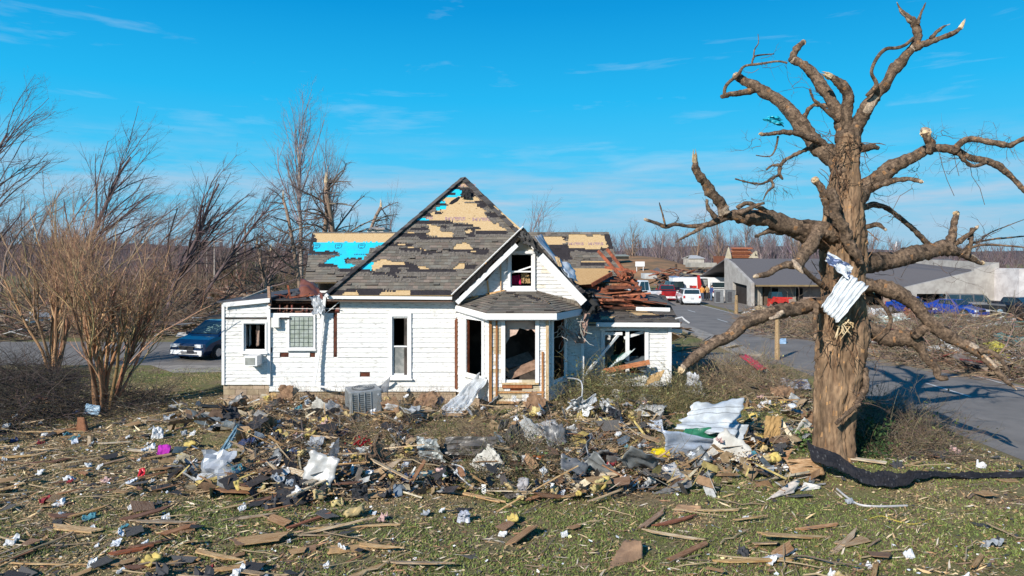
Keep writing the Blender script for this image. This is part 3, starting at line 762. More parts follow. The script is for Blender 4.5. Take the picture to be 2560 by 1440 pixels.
def bd(x0, y0, x1, y1, w, col=(1, 1, 1), yy=y, t=.03): s.bar(P(x0, y0, yy), P(x1, y1, yy), t, w, col)
bd(1350, 640, 1460, 757, .27, (1, 1, 1), 22.52); bd(1142, 757, 1292, 612, .15, (1, 1, 1), 22.60); bd(1332, 612, 1462, 756, .2); bd(1212, 700, 1262, 640, .16); bd(1180, 738, 1240, 665, .14, (1, .98, .95)); bd(1145, 752, 1178, 735, .10)
bd(1272, 612, 1300, 590, .18)
hsplit(s, 'rake_board', 'white')
s = MB()                                        # bare furring strips showing on the gable
for a in ((1214, 656, 1222, 738), (1252, 658, 1252, 726), (1182, 728, 1183, 745), (1250, 652, 1184, 722), (1345, 736, 1455, 762), (1152, 758, 1195, 740), (1215, 736, 1262, 726)): bd(*a, .06, (1, .8, .6), YW - .07, .03)
hsplit(s, 'furring_strip', 'pale')
def window(name, x0, x1, z0, z1, Yp, fw=.11, rail=None, pane=None, sill=True, frame='white', lab=None):
    s = MB(); yy = Yp - .045
    for (cx_, cz, w, h) in (((x0 - fw / 2), (z0 + z1) / 2, fw, z1 - z0 + 2 * fw), ((x1 + fw / 2), (z0 + z1) / 2, fw, z1 - z0 + 2 * fw), ((x0 + x1) / 2, z1 + fw / 2, x1 - x0, fw), ((x0 + x1) / 2, z0 - fw / 2, x1 - x0, fw)):
        s.box((cx_, yy, cz), (w, .06, h))
    f = hb(s, name, frame)
    if lab: f['label'] = lab
    s = MB()
    for (cx_, cz, w, h) in ((x0 + .02, (z0 + z1) / 2, .04, z1 - z0), (x1 - .02, (z0 + z1) / 2, .04, z1 - z0), ((x0 + x1) / 2, z1 - .02, x1 - x0 - .08, .04), ((x0 + x1) / 2, z0 + .02, x1 - x0 - .08, .04)): s.box((cx_, Yp + .03, cz), (w, .05, h))
    if rail: s.box(((x0 + x1) / 2, Yp + .02, rail), (x1 - x0 - .08, .05, .05))
    s.build('sash', M['white'], f)
    if pane:
        s = MB(); s.slab([(x0 + .04, Yp + .035, pane[0]), (x1 - .04, Yp + .035, pane[0]), (x1 - .04, Yp + .035, pane[1]), (x0 + .04, Yp + .035, pane[1])], .005); s.build('pane', M['glass'], f)
    if sill:
        s = MB(); s.box(((x0 + x1) / 2, Yp - .07, z0 - fw - .022), (x1 - x0 + 2 * fw + .08, .13, .04)); s.build('sill', M['white'], f)
    return f
gwin = window('window', gw[0], gw[1], gw[2], gw[3], YW - .02, fw=.09, rail=Z_(679, YW))
s = MB(); s.bar(P(1277, 683, YW + .06), P(1329, 666, YW + .06), .03, .05); s.build('broken_sash_bar', M['white'], gwin)
zr2 = Z_(866, YW)
window('window', xa + win[0], xa + win[1], win[2], win[3], YW, fw=.12, rail=zr2, pane=(win[2] + .04, zr2 - .02))
# --- bay trim and openings
s = MB()
def obar(A, B, u0, u1, z0, z1, off, th, col=(1, 1, 1)):
    A = Vector((A[0], A[1], 0)); B = Vector((B[0], B[1], 0)); d = (B - A).normalized(); nrm = Vector((d.y, -d.x, 0)); m = Matrix((d, -nrm, Vector((0, 0, 1)))).transposed()
    c = A + d * ((u0 + u1) / 2) + nrm * off; s.box((c.x, c.y, (z0 + z1) / 2), (u1 - u0, th, z1 - z0), m, col)
for (i, h, L) in ((0, h1, L1), (1, h2, L2), (2, h3, L3)):
    A, B = (bx[i], by[i]), (bx[i + 1], by[i + 1]); s = MB()
    for u0, u1, z0, z1 in ((h[0] - .12, h[0], h[2] - .05, h[3] + .1), (h[1], h[1] + .12, h[2] - .05, h[3] + .1), (h[0], h[1], h[3], h[3] + .1)): obar(A, B, u0, u1, z0, z1, .045, .05)
    f = hb(s, 'window', 'white')
    s = MB(); obar(A, B, h[0] - .1, h[1] + .1, h[2] - .10, h[2] - .051, .06, .10, (1, .97, .9)); s.build('sill', M['pale'] if i == 1 else M['white'], f)
s = MB()
for i, cl in ((1, (.55, .35, .22)), (2, (.9, .85, .8))):
    s.box((bx[i], by[i] - .04, (zf + zbt) / 2), (.09, .07, zbt - zf), None, cl)
obar((bx[1], YB), (bx[2], YB), h2[0] - .30, h2[0] - .24, zf + .1, zbt, .05, .04, (.55, .33, .2)); obar((bx[1], YB), (bx[2], YB), L2 - .18, L2 - .12, zf + .1, 2.0, .05, .04, (.7, .42, .25))
obar((bx[1], YB), (bx[2], YB), 0.05, L2 - .05, zf - .045, zf + .02, .05, .05, (.75, .6, .5)); obar((bx[1], YB), (bx[2], YB), .25, L2 - .1, zf + .28, zf + .33, .05, .03, (.8, .55, .35)); obar((bx[1], YB), (bx[2], YB), h2[0] - .1, h2[1] - .1, h2[2] - .22, h2[2] - .12, .05, .04, (.6, .3, .2))
obar((bx[0], by[0]), (bx[1], by[1]), .02, .10, zf + .1, Z_(796, YW), .05, .04, (.35, .17, .13))
hsplit(s, 'corner_board', 'pale')
s = MB(); s.box((X_(672, YL) + .01, YL - .02, (Z_(757, YL) + .66) / 2), (.10, .06, Z_(757, YL) - .66)); s.box((xl0 + .03, YL - .02, (Z_(757, YL) + .66) / 2), (.09, .08, Z_(757, YL) - .66)); s.box((xr1 - .02, YR - .03, (zr + zf) / 2), (.12, .09, zr - zf)); s.box((X_(1456, YW), YW - .03, 1.9), (.1, .08, 3.0)); hsplit(s, 'corner_board', 'white')
s = MB(); s.slab([P(1180 - 43, 800, YW - .05), P(1180 - 43, 972, YW - .05), P(1180 - 36, 972, YW - .05), P(1180 - 36, 800, YW - .05)], (0, -.02, 0), (.6, .35, .3)); s.slab([P(835, 790, YW - .01), P(835, 888, YW - .01), P(842, 888, YW - .01), P(842, 790, YW - .01)], (0, -.01, 0), (.5, .4, .4)); hsplit(s, 'bare_stud', 'redwood')
# curtain rag of wallboard in the bay window, leaning panels inside
s = MB()
c1 = [(1265, 803), (1337, 803), (1338, 832), (1328, 822), (1320, 826), (1299, 820), (1290, 836), (1275, 842), (1264, 862)]
s.slab([P(a, b, YB + .13) for a, b in reversed(c1)], .02, (.70, .50, .40)); hb(s, 'hanging_wallboard', 'cloth')
s = MB()
s.slab([P(1261, 932, YB + .3), P(1338, 900, YB + .9), P(1338, 925, YB + .4), P(1275, 950, YB + .2)], .03, (.35, .22, .15)); s.bar(P(1262, 918, YB + .2), P(1283, 948, YB + .5), .05, .06, (.7, .4, .2)); s.bar(P(1262, 950, YB + .25), P(1300, 935, YB + .5), .05, .06, (.6, .3, .16))
s.slab([P(1262, 900, YB + 1.2), P(1320, 880, YB + 1.6), P(1338, 905, YB + 1.2), P(1262, 925, YB + .9)], .03, (.25, .2, .17)); hsplit(s, 'fallen_ceiling_board', 'tintvar')
# --- bay roof and fascia
ye = 21.1; wtop = YW - .05
e0, e1_, e2_, e3 = P(1138, 762, YW - .1), P(1216, 783, ye), P(1392, 783, ye), P(1456, 771, YW - .25); t0, t1_ = P(1262, 727, wtop), P(1342, 727, wtop); w0, w1_ = P(1150, 752, wtop), P(1456, 757, wtop)
for cs, sd in (([e1_, e2_, t1_, t0], 21), ([e0, e1_, t0], 22), ([e2_, e3, t1_], 23), ([e3, w1_, t1_], 24), ([e0, t0, w0], 25)):
    roof_face(cs, 'roof', [('D', [(1310,740),(1325,738),(1352,748),(1345,755)]), ('D', [(1288,738),(1300,738),(1300,744),(1288,744)])], seed=sd, parent_name='bay_roof', t=.04)
s = MB()
for A, B, cc in ((e0, e1_, (1, 1, 1)), (e1_, e2_, (1, 1, 1)), (e2_, e3, (.75, .8, .86))):
    s.slab([A + Vector((0, -.02, -.20)), B + Vector((0, -.02, -.20)), B + Vector((0, -.02, -.005)), A + Vector((0, -.02, -.005))], .035, cc)
hb(s, 'fascia', 'white')
s = MB(); s.slab([e0 + Vector((0, .05, -.2)), e1_ + Vector((0, .05, -.2)), e2_ + Vector((0, .05, -.2)), e3 + Vector((0, .05, -.2)), (1.9, YW, e0.z - .2), (xb, YW, e0.z - .2)], .03, (.8, .8, .8)); hb(s, 'soffit', 'white')
# main eave fascia
s = MB(); a = eaveL + Vector((0, -.02, -.02)); b = Vector((gl.x, YE - .02, eaveL.z - .05))
s.slab([a + Vector((0, 0, -.10)), b + Vector((0, 0, -.10)), b, a], .03, (1, 1, 1)); s.slab([a + Vector((0, .03, -.16)), b + Vector((0, .03, -.16)), Vector((b.x, YW, b.z - .13)), Vector((a.x, YW, a.z - .13))], .02, (.3, .2, .15)); hb(s, 'fascia', 'white')
s = MB(); s.bar(P(812, 742, YE - .05), P(870, 690, 23.7), .05, .05, (1, 1, 1)); s.bar(P(815, 735, YE - .1), P(820, 741, YE - .1), .14, .10, (1, 1, 1)); hsplit(s, 'bent_gutter', 'white')
# left wing flat roof
wz = Z_(757, YL)
s = MB(); s.slab([(xl0 - .15, YL - .14, wz + .06), (xl1 + .02, YL - .14, wz + .17), (xl1 + .02, 29, wz + .34), (xl0 - .15, 29, wz + .10)], .06, (.10, .10, .11)); hb(s, 'flat_roof', 'tintvar')
s = MB(); s.slab([P(557, 768, YL - .17), P(674, 756, YL - .17), P(674, 745, YL - .17), P(557, 757, YL - .17)], (0, .03, 0)); hb(s, 'fascia', 'white')
# right wing roof
r0, r1 = P(1472, 806, YR - .35), P(1700, 807, YR - .35)
wroof, _, _ = roof_face([r0, r1, Vector((X_(1655, 29), 28.4, 3.35)), Vector((X_(1470, 29), 28.4, 3.45))], 'roof', [('O', [(1560,775),(1600,772),(1650,790),(1600,793)]), ('D', [(1590,790),(1660,788),(1660,796),(1600,798)]), ('O', [(1490,790),(1540,792),(1530,800),(1485,800)]), ('D', [(1485,770),(1500,768),(1500,800),(1480,800)])], seed=31, parent_name='wing_roof', scar=.06)
s = MB(); s.slab([r0 + Vector((.25, -.02, -.15)), r1 + Vector((0, -.02, -.15)), r1 + Vector((0, -.02, 0)), r0 + Vector((.25, -.02, 0))], .03); hb(s, 'fascia', 'white')
s = MB()
for px in (1507, 1568, 1616): s.box((X_(px, YR), YR - .03, (wr[2] + wr[3]) / 2), (.13, .08, wr[3] - wr[2]))
s.box(((X_(1500, YR) + X_(1622, YR)) / 2, YR - .05, wr[3] + .04), (1.75, .07, .09))
wf = hb(s, 'window', 'white', None); wf['label'] = 'collapsed wide porch window'
s = MB(); s.bar(P(1460, 940, YR - .9), P(1545, 838, YR - .05), .05, .09); s.bar(P(1508, 834, YR + .02), P(1556, 834, YR - .08), .05, .1); s.bar(P(1560, 845, YR), P(1610, 829, YR + .1), .05, .10); s.build('broken_frame_bar', M['white'], wf)
# torn eave: stubs of rafters, lath and lumber above the left part of the wall
s = MB(); r = random.Random(11)
for i in range(14):
    x = X_(r.uniform(680, 845), YW); s.box((x, YW + .12, Z_(r.uniform(772, 780), YW)), (.05, .1, r.uniform(.12, .3)), (0, r.uniform(-.1, .1), 0), (r.uniform(.7, 1.2), r.uniform(.7, 1), 1))
s.box((X_(760, YW), YW + .2, Z_(783, YW)), (2.4, .1, .12)); s.box((X_(760, YW), YW + .3, Z_(758, YW)), (2.1, .06, .06)); s.box((X_(760, YW), YW + .9, Z_(770, YW)), (2.4, .04, .5), None, (.6, .6, .6))
for i in range(46):
    a = P(r.uniform(680, 830), r.uniform(742, 774), YW + r.uniform(.1, 1.6)); d = Vector((r.uniform(-1, 1), r.uniform(-.4, .4), r.uniform(-.35, .35))).normalized() * r.uniform(.3, 1.0)
    s.bar(a, a + d, r.uniform(.03, .1), .03, r.choice([(1.2, .9, .8), (.8, .6, .6), (1.5, 1.2, 1.0), (.4, .3, .3), (1.6, 1.1, .8)]))
hb(s, 'exposed_framing', 'redwood')
s = MB(); s.slab([(xa, YW + .3, 3.05), (eaveL.x + .3, YW + .3, 3.25), (eaveL.x + .3, 27, 3.4), (xa, 27, 3.2)], .05, (.09, .08, .08)); hb(s, 'flat_roof', 'tintvar')
s = MB()
for a, b in ((0, 2), (0, 0)):
    pass
s.bar(P(672, 771, YW - .1), P(850, 772, YW - .1), .02, .02, (.9, .8, .75)); s.bar(P(860, 745, YW - .15), P(806, 790, YW - .2), .02, .02); hsplit(s, 'dangling_trim', 'white')
# printed marks: lumber maker's name on the sheathing, shields on the underlayment
def text(txt, size, mat_, fr, parent, nm='printed_text'):
    cu = bpy.data.curves.new(nm, 'FONT'); cu.body = txt; cu.size = size; cu.align_x = 'CENTER'; cu.align_y = 'CENTER'; cu.offset = .008 * size / .2
    o = bpy.data.objects.new(nm, cu); COL.objects.link(o)
    dg = bpy.context.evaluated_depsgraph_get(); me = bpy.data.meshes.new_from_object(o.evaluated_get(dg)); COL.objects.unlink(o); bpy.data.objects.remove(o)
    me.materials.clear(); me.materials.append(mat_); o = bpy.data.objects.new(nm, me); COL.objects.link(o); o.matrix_world = fr
    if parent: o.parent = parent
    return o
def on_plane(px, py, o, n, e1, lift):
    d = P(px, py, 1.0) - Vector((0, 0, CH)); t = (Vector(o) - Vector((0, 0, CH))).dot(n) / d.dot(n); p = Vector((0, 0, CH)) + d * t + n * lift
    e2 = n.cross(e1); m = Matrix((e1, e2, n)).transposed().to_4x4(); m.translation = p; return m
EX = Vector((1, 0, 0))
for (px, py, tx, sz) in ((1165, 464.5, 'MYERS', .26), (1073, 545, 'RS', .26), (1138, 547.5, 'MYERS', .26), (1206, 549, 'MYERS', .26)):
    text(tx, sz, M['ink'], on_plane(px, py, eaveL, nF, EX, .006), roof)
for (px, py) in ((1440, 610), (1489, 610)): text('MYERS', .22, M['ink'], on_plane(px, py, el, nB, EX, .006), broof)
def shield(px, py, k=1.0):
    s = MB(); w, h, t = .30 * k, .34 * k, .035
    out = [(-w, h), (w, h), (w, -.05), (w * .6, -h * .75), (0, -h), (-w * .6, -h * .75), (-w, -.05)]
    for i in range(len(out)):
        (x0, y0), (x1, y1) = out[i], out[(i + 1) % len(out)]; d = Vector((x1 - x0, y1 - y0, 0)).normalized(); q = Vector((-d.y, d.x, 0)) * t
        s.poly([(x0, y0, 0), (x1, y1, 0), (x1 + q.x, y1 + q.y, 0), (x0 + q.x, y0 + q.y, 0)])
    for yy, a in ((.12, .2), (.02, .2), (-.1, .12)): s.poly([(-a * k, yy, 0), (a * k, yy, 0), (a * k, yy + .045, 0), (-a * k, yy + .045, 0)])
    x = -.62 * k
    while x < .62 * k:
        ww = U(.04, .09); s.poly([(x, -.52, 0), (x + ww, -.52, 0), (x + ww, -.46, 0), (x, -.46, 0)]); x += ww + .03
    o = s.build('shield_mark', M['inkblue'], broof); o.matrix_basis = on_plane(px, py, el, nB, EX, .008); return o
for px in (791, 846, 904): shield(px, 616, .38)
# ---------------------------------------------------------------- the storm-broken big tree
TY = 16.4
bt = empty('broken_tree', (8.0, TY, 0), label='huge leafless tree with snapped limbs and torn bark in front of the road', cat='tree')
def tp(o): o.location = (-8.0, -TY, 0); return o
def limb(name, pts, y0, y1, n=12, tip=0, wob=.42, k=7, pale=None, capend=True):
    # pts: (picture x, picture y, radius in picture px); depth runs from TY+y0 to TY+y1 along the limb
    ln = [0]
    for a, b in zip(pts, pts[1:]): ln.append(ln[-1] + math.hypot(b[0] - a[0], b[1] - a[1]))
    q = []
    for (x, y, r), l in zip(pts, ln):
        Y = TY + y0 + (y1 - y0) * l / ln[-1]; p = P(x, y, Y); q.append((p.x, p.y, p.z, r * .83 * Y / F))
    q = wiggle(q, k); sd = U(0, 50)
    pp, rr = [], []
    for i, a in enumerate(q):
        p = Vector(a[:3]); j = mnoise.noise_vector(p * 2.2 + Vector((sd, 0, 0))) * min(a[3], .1) * .6
        pp.append(p + j * (1 if 0 < i < len(q) - 1 else 0)); rr.append(max(.006, a[3] * (1 + .14 * mnoise.noise(p * 3.4))))
    s = MB(); L_ = len(pp)
    pf = None
    pf = (lambda i, j: pale[0] <= i / L_ <= pale[1] and (j % n) in pale[2]) if pale else None
    s.tube(pp, rr, n, wob=wob, seed=sd, pale=pf, tipcol=(2.9, 3.2, 3.4) if (pale or tip) else None)
    for fi in range(len(s.f)):
        if s.c[fi] == (1, 1, 1):
            v_ = Vector(s.v[s.f[fi][0]]); g_ = 1 + .9 * mnoise.noise(v_ * 11) + .4 * mnoise.noise(v_ * 2.5); w_ = mnoise.noise(v_ * 13 + Vector((5, 0, 0)))
            s.c[fi] = (g_, g_ * .97, g_ * .94) if w_ < .52 else (1.9, 1.45, 1.0)
    o = tp(s.build(name, M['bark'], bt, smooth=True))
    if tip:                                   # long pale splinters where the limb snapped
        d = (pp[-1] - pp[-3]).normalized(); a = d.orthogonal().normalized(); c = d.cross(a); s = MB(); R0 = rr[-1]
        m = 9
        for i in range(m):
            th = 2 * PI * i / m; b0 = pp[-1] - d * .04 + (a * math.cos(th) + c * math.sin(th)) * R0 * .75
            l = tip * U(.35, 1.0); s.tube([b0, b0 + d * l * .5 + (a * math.cos(th) + c * math.sin(th)) * R0 * .05, b0 + d * l - (a * math.cos(th) + c * math.sin(th)) * R0 * .3], [R0 * .48, R0 * .33, R0 * .05], 5, (1, 1, 1))
        s.tube([pp[-1] - d * .05, pp[-1] + d * tip * .4], [R0 * .9, R0 * .45], 8)
        e = s.build('splintered_end', M['pale'], o)
    return o, pp
# trunk: fluted, furrowed bark
tr = [(2098, 1215, 96), (2096, 1180, 74), (2090, 1140, 60), (2088, 1090, 54), (2092, 1020, 58), (2098, 960, 63), (2100, 900, 65), (2102, 830, 66), (2104, 770, 60), (2108, 700, 57), (2110, 640, 58), (2108, 590, 56), (2110, 540, 50), (2113, 490, 45), (2115, 440, 36), (2117, 390, 33), (2120, 350, 31), (2121, 335, 24)]
q = wiggle([(*P(a, b, TY), c * TY / F) for a, b, c in tr], 16)
s = MB(); n = 110; b0 = 0; K = len(q)
for i, a in enumerate(q):
    for j in range(n):
        th = 2 * PI * j / n; e = Vector((math.cos(th), math.sin(th), 0)); z = a[2]
        big = mnoise.noise(Vector((math.cos(th) * 1.6, math.sin(th) * 1.6, z * .45))) * .26
        rid = abs(mnoise.noise(Vector((math.cos(th + z * .05) * 7, math.sin(th + z * .05) * 7, z * 1.1)))) * .30
        fine = mnoise.noise(Vector((e.x * 16, e.y * 16, z * 7))) * .09
        fl = (.16 * math.sin(th * 4 + .6) + .1 * math.sin(th * 7)) * max(0, .5 - z * .6)
        r_ = a[3] * (.93 if z > 4.6 else .87) * (1 + big - rid + fine + fl + .03)
        s.v.append((a[0] + e.x * r_, a[1] + e.y * r_, z))
for i in range(K - 1):
    for j in range(n):
        j2 = (j + 1) % n; z = q[i][2]; th = 2 * PI * j / n
        w = mnoise.noise(Vector((math.cos(th) * 2, math.sin(th) * 2, z * .8 + 5))) + .6 * mnoise.noise(Vector((math.cos(th) * 12, math.sin(th) * 12, z * 3 + 5)))
        col = tuple(c_ * (1 + .7 * w) for c_ in (1.0, .94, .88))
        if mnoise.noise(Vector((math.cos(th) * 16, math.sin(th) * 16, z * 5))) > .5: col = (1.8, 1.5, 1.1)
        s.face((i * n + j, i * n + j2, (i + 1) * n + j2, (i + 1) * n + j), col)
M['trunkbark'] = mat('trunk_bark', (.31, .215, .135), .92, col2=(.13, .085, .055), vscale=9, attr=True, bump=1.0, bscale=15, stretch=(1, 1, .22), mixr=(.36, .64), detail=9)
tp(s.build('trunk', M['trunkbark'], bt, smooth=True))
LIMBS = [
 ([(2112,440,34),(2085,402,29),(2050,368,25),(2010,320,22),(1970,272,19),(1925,240,16),(1890,218,13),(1862,200,13),(1838,188,10)], 0, 1.3, dict(tip=.12, pale=(.42, .6, (2, 3)))),
 ([(1895,222,13),(1855,231,9),(1825,236,8),(1806,240,6)], 1.1, 1.3, dict(n=8)),
 ([(1812,236,5),(1814,218,5),(1826,202,5),(1845,186,5),(1862,166,4),(1900,160,3.5),(1945,153,3),(1968,158,3)], 1.3, .6, dict(n=6, wob=.1)),
 ([(1880,164,3),(1884,145,3),(1897,138,2.5),(1935,135,1.5)], 1.0, 1.2, dict(n=5, wob=0)),
 ([(1884,148,2.5),(1886,125,2),(1896,108,1.5),(1895,85,1)], 1.0, 1.2, dict(n=5, wob=0)),
 ([(2080,385,10),(2055,352,10),(2010,342,9),(1970,332,8),(1925,334,6),(1900,335,5)], .2, -.3, dict(n=8, tip=.08)),
 ([(2030,368,8),(2005,378,6),(1985,388,5.5),(1962,402,5),(1950,420,6),(1945,436,5),(1925,448,4.5),(1900,460,3.5),(1870,456,3),(1838,447,2)], .4, -.4, dict(n=6, wob=.5)),
 ([(1948,412,5),(1930,414,4),(1916,424,3)], 0, 0, dict(n=5)), ([(1928,450,4),(1933,466,4),(1918,480,3),(1908,500,2)], -.2, -.4, dict(n=5)), ([(1945,436,4),(1956,448,3),(1950,432,2)], 0, -.1, dict(n=5)),
 ([(1945,340,3.5),(1940,370,3),(1925,390,2),(1890,388,1.5)], -.1, -.2, dict(n=5, wob=0)),
 ([(2114,370,26),(2104,305,21),(2085,262,18),(2060,222,17),(2030,186,15),(2000,162,12),(1978,148,11)], 0, .5, dict(pale=(.5, .95, (1, 2)))),
 ([(1980,152,11),(1984,135,10),(1996,118,9),(2008,106,8)], .5, .6, dict(n=9, tip=.13)),
 ([(2118,370,24),(2118,300,17),(2122,245,16),(2112,215,15),(2090,200,12),(2072,190,9)], .1, -.3, dict(tip=.26)),
 ([(2100,300,8),(2078,285,7),(2050,262,6),(2034,248,4),(2024,222,3)], 0, -.2, dict(n=7)), ([(2010,295,8),(2030,266,6),(2050,264,6),(2080,270,8)], .8, .3, dict(n=7)),
 ([(2122,360,22),(2142,315,20),(2165,272,20),(2200,228,18),(2238,172,16),(2266,140,14),(2286,116,13)], 0, -.9, dict(pale=(.30, .42, (6, 7)))),
 ([(2284,122,12),(2294,92,11),(2290,68,11),(2278,48,10),(2262,34,7),(2250,20,3),(2242,5,1)], -.9, -1.0, dict(pale=(.45, .8, (3, 4, 5)))),
 ([(2294,62,7),(2300,40,4),(2308,20,3),(2315,6,1)], -1, -1.1, dict(n=6)),
 ([(2284,120,12),(2315,108,10),(2350,95,8),(2385,80,7),(2402,68,6)], -.9, -1.2, dict(tip=.26, n=9)),
 ([(2325,100,7),(2340,80,6),(2356,68,4),(2370,62,1)], -1, -1.2, dict(n=7, tip=.1)),
 ([(2284,95,5),(2262,112,5),(2240,120,5),(2216,122,5.5),(2196,140,5.5),(2182,165,5.5),(2180,185,5),(2190,205,6),(2188,220,8),(2166,240,5)], -1, -.6, dict(n=8, wob=.1)),
 ([(2116,500,38),(2160,470,30),(2200,440,25),(2240,415,21),(2280,394,18),(2315,376,16),(2350,373,12),(2390,378,11),(2430,395,10),(2470,404,9),(2502,420,9),(2530,446,7.5),(2562,476,7),(2600,510,5)], 0, -1.2, dict()),
 ([(2388,380,10),(2408,352,9),(2440,345,8.5),(2485,357,9),(2525,362,8),(2562,346,7),(2600,338,6)], -.9, -1.6, dict(n=9)),
 ([(2322,380,12),(2327,358,12),(2316,342,13),(2312,330,14)], -.8, -.9, dict(n=10, tip=.06)),
 ([(2185,466,11),(2215,458,9),(2245,452,8),(2275,450,7),(2306,455,5)], -.3, -.9, dict(n=8, tip=.06)),
 ([(2395,382,8),(2408,398,6),(2428,415,5.5),(2448,412,5),(2468,404,5)], -.9, -1, dict(n=7)),
 ([(2130,522,12),(2160,518,9),(2190,512,8),(2225,524,7),(2262,556,7),(2298,588,8),(2330,618,9)], .2, 1.0, dict(n=9)),
 ([(2110,660,44),(2160,662,30),(2200,652,27),(2250,645,26),(2300,634,24),(2345,622,22),(2380,624,19),(2415,640,13),(2440,652,9),(2457,657,6)], 0, 1.0, dict(tip=.12, pale=(.78, .95, (2, 3)))),
 ([(2368,630,15),(2374,600,13),(2382,570,10),(2388,545,8.5),(2391,532,8)], .8, .9, dict(tip=.07, n=10)),
 ([(2385,616,9),(2405,600,8),(2425,583,6),(2444,566,4)], .8, .6, dict(n=7, tip=.08)),
 ([(2420,600,3),(2430,570,4),(2424,615,6),(2416,645,6)], .8, .7, dict(n=6)),
 ([(2400,640,4),(2425,612,4),(2465,600,3),(2510,595,3),(2570,590,2)], .8, 1.4, dict(n=5)), ([(2395,642,5),(2430,618,4),(2475,612,4),(2520,615,3),(2580,620,3)], .8, .3, dict(n=5)),
 ([(2440,610,2),(2480,580,2),(2530,560,1.5),(2570,545,1)], 1, 1.4, dict(n=4, wob=0)),
 ([(2120,716,40),(2165,716,26),(2205,718,24),(2250,734,22),(2290,764,20),(2320,800,20),(2352,832,20),(2400,856,17),(2430,872,13),(2460,898,12),(2490,925,10),(2515,952,7),(2542,975,2)], 0, -1.5, dict(pale=(.62, .80, (1, 2, 3)))),
 ([(2445,880,10),(2475,878,8),(2500,895,7),(2520,930,4)], -1.2, -1.6, dict(n=7)),
 ([(2130,810,30),(2170,822,24),(2220,846,24),(2270,846,22),(2298,868,14),(2318,892,12),(2340,918,11),(2344,940,9),(2368,944,7)], .1, -.6, dict(n=12)),
 ([(2285,840,15),(2320,818,12),(2350,838,10)], -.5, -.8, dict(n=8)), ([(2215,830,7),(2225,790,6),(2190,745,5),(2160,730,4)], -.2, 0, dict(n=6)),
 ([(2100,625,46),(2052,588,32),(2010,574,26),(1960,560,24),(1905,545,24),(1855,538,21),(1805,546,12),(1768,560,9),(1722,566,7),(1690,560,7),(1662,566,6),(1640,558,5),(1612,548,4)], 0, -1.0, dict(tip=.05)),
 ([(1815,538,15),(1806,518,16),(1780,482,15),(1752,450,13),(1740,425,11),(1737,400,7)], -.7, -1.1, dict(tip=.34, n=11, pale=(.05, .17, (0,1,2,3,4,5,6,7,8,9,10)))),
 ([(1768,560,7),(1732,580,5.5),(1710,592,4),(1688,606,2)], -.9, -1.1, dict(n=6)), ([(1663,562,3.5),(1656,535,3),(1648,506,1.5)], -1, -1, dict(n=5)),
 ([(1790,545,8),(1772,520,6),(1768,498,4)], -.8, -.9, dict(n=6)), ([(1845,520,8),(1870,508,7),(1900,520,7),(1930,535,6)], -.9, -.8, dict(n=7)), ([(1850,535,8),(1885,515,6),(1912,508,4)], -1, -1, dict(n=6)),
 ([(2045,610,26),(2010,594,20),(1975,582,14),(1945,576,12),(1920,577,9),(1890,590,5)], 0, -.4, dict(n=10)),
 ([(2085,590,26),(2052,574,22),(2036,598,21),(2014,636,19),(1992,662,16),(1958,668,11),(1920,682,9),(1885,692,5)], -.4, -1.3, dict(tip=.05)),
 ([(1985,655,9),(1998,672,8),(2008,684,2)], -1.0, -1.2, dict(n=7, pale=(0, 1, (0,1,2,3,4,5,6)))), ([(1995,658,8),(2025,688,8),(2050,708,8),(2066,722,8)], -1, -.3, dict(n=7)),
 ([(2095,750,44),(2045,764,25),(1985,774,22),(1925,786,21),(1870,806,20),(1812,845,17),(1762,874,15),(1728,897,14),(1704,925,10)], 0, -1.3, dict(tip=.16, pale=(.93, 1, tuple(range(12))))),
 ([(1958,780,9),(1945,792,8),(1925,799,5)], -.7, -.8, dict(n=7, pale=(0, 1, (0,1,2,3,4,5,6)))),
 ([(2075,535,18),(2068,500,15),(2058,480,12),(2045,460,11),(2036,448,10)], -.4, -.7, dict(tip=.06, pale=(.3, 1, (0,1,2,3,4)))),
 ([(2075,478,12),(2082,500,15),(2086,530,16),(2100,560,17),(2120,600,16),(2136,632,14),(2150,660,10)], -.75, -.65, dict(n=12)),
 ([(2125,578,12),(2160,568,8),(2192,561,8),(2215,577,4)], -.1, -.5, dict(n=8, pale=(.6, 1, (0, 1, 2)))),
 ([(2125,372,18),(2150,368,16),(2180,366,10),(2198,371,4)], 0, .2, dict(n=8)),
 ([(2040,760,10),(2035,800,8),(2040,830,7),(2034,850,5)], -.4, -.6, dict(n=7)), ([(2148,790,10),(2168,830,9),(2160,880,8),(2152,950,9),(2158,990,7)], -.4, -.3, dict(n=8)),
 ([(2140,1010,9),(2165,970,10),(2160,920,9)], -.5, -.4, dict(n=8)), ([(2090,1060,6),(2120,1030,7),(2150,1010,5)], -.75, -.7, dict(n=6)),
]
for pts, a, b, kw in LIMBS:
    limb('limb', pts, a, b, **kw)
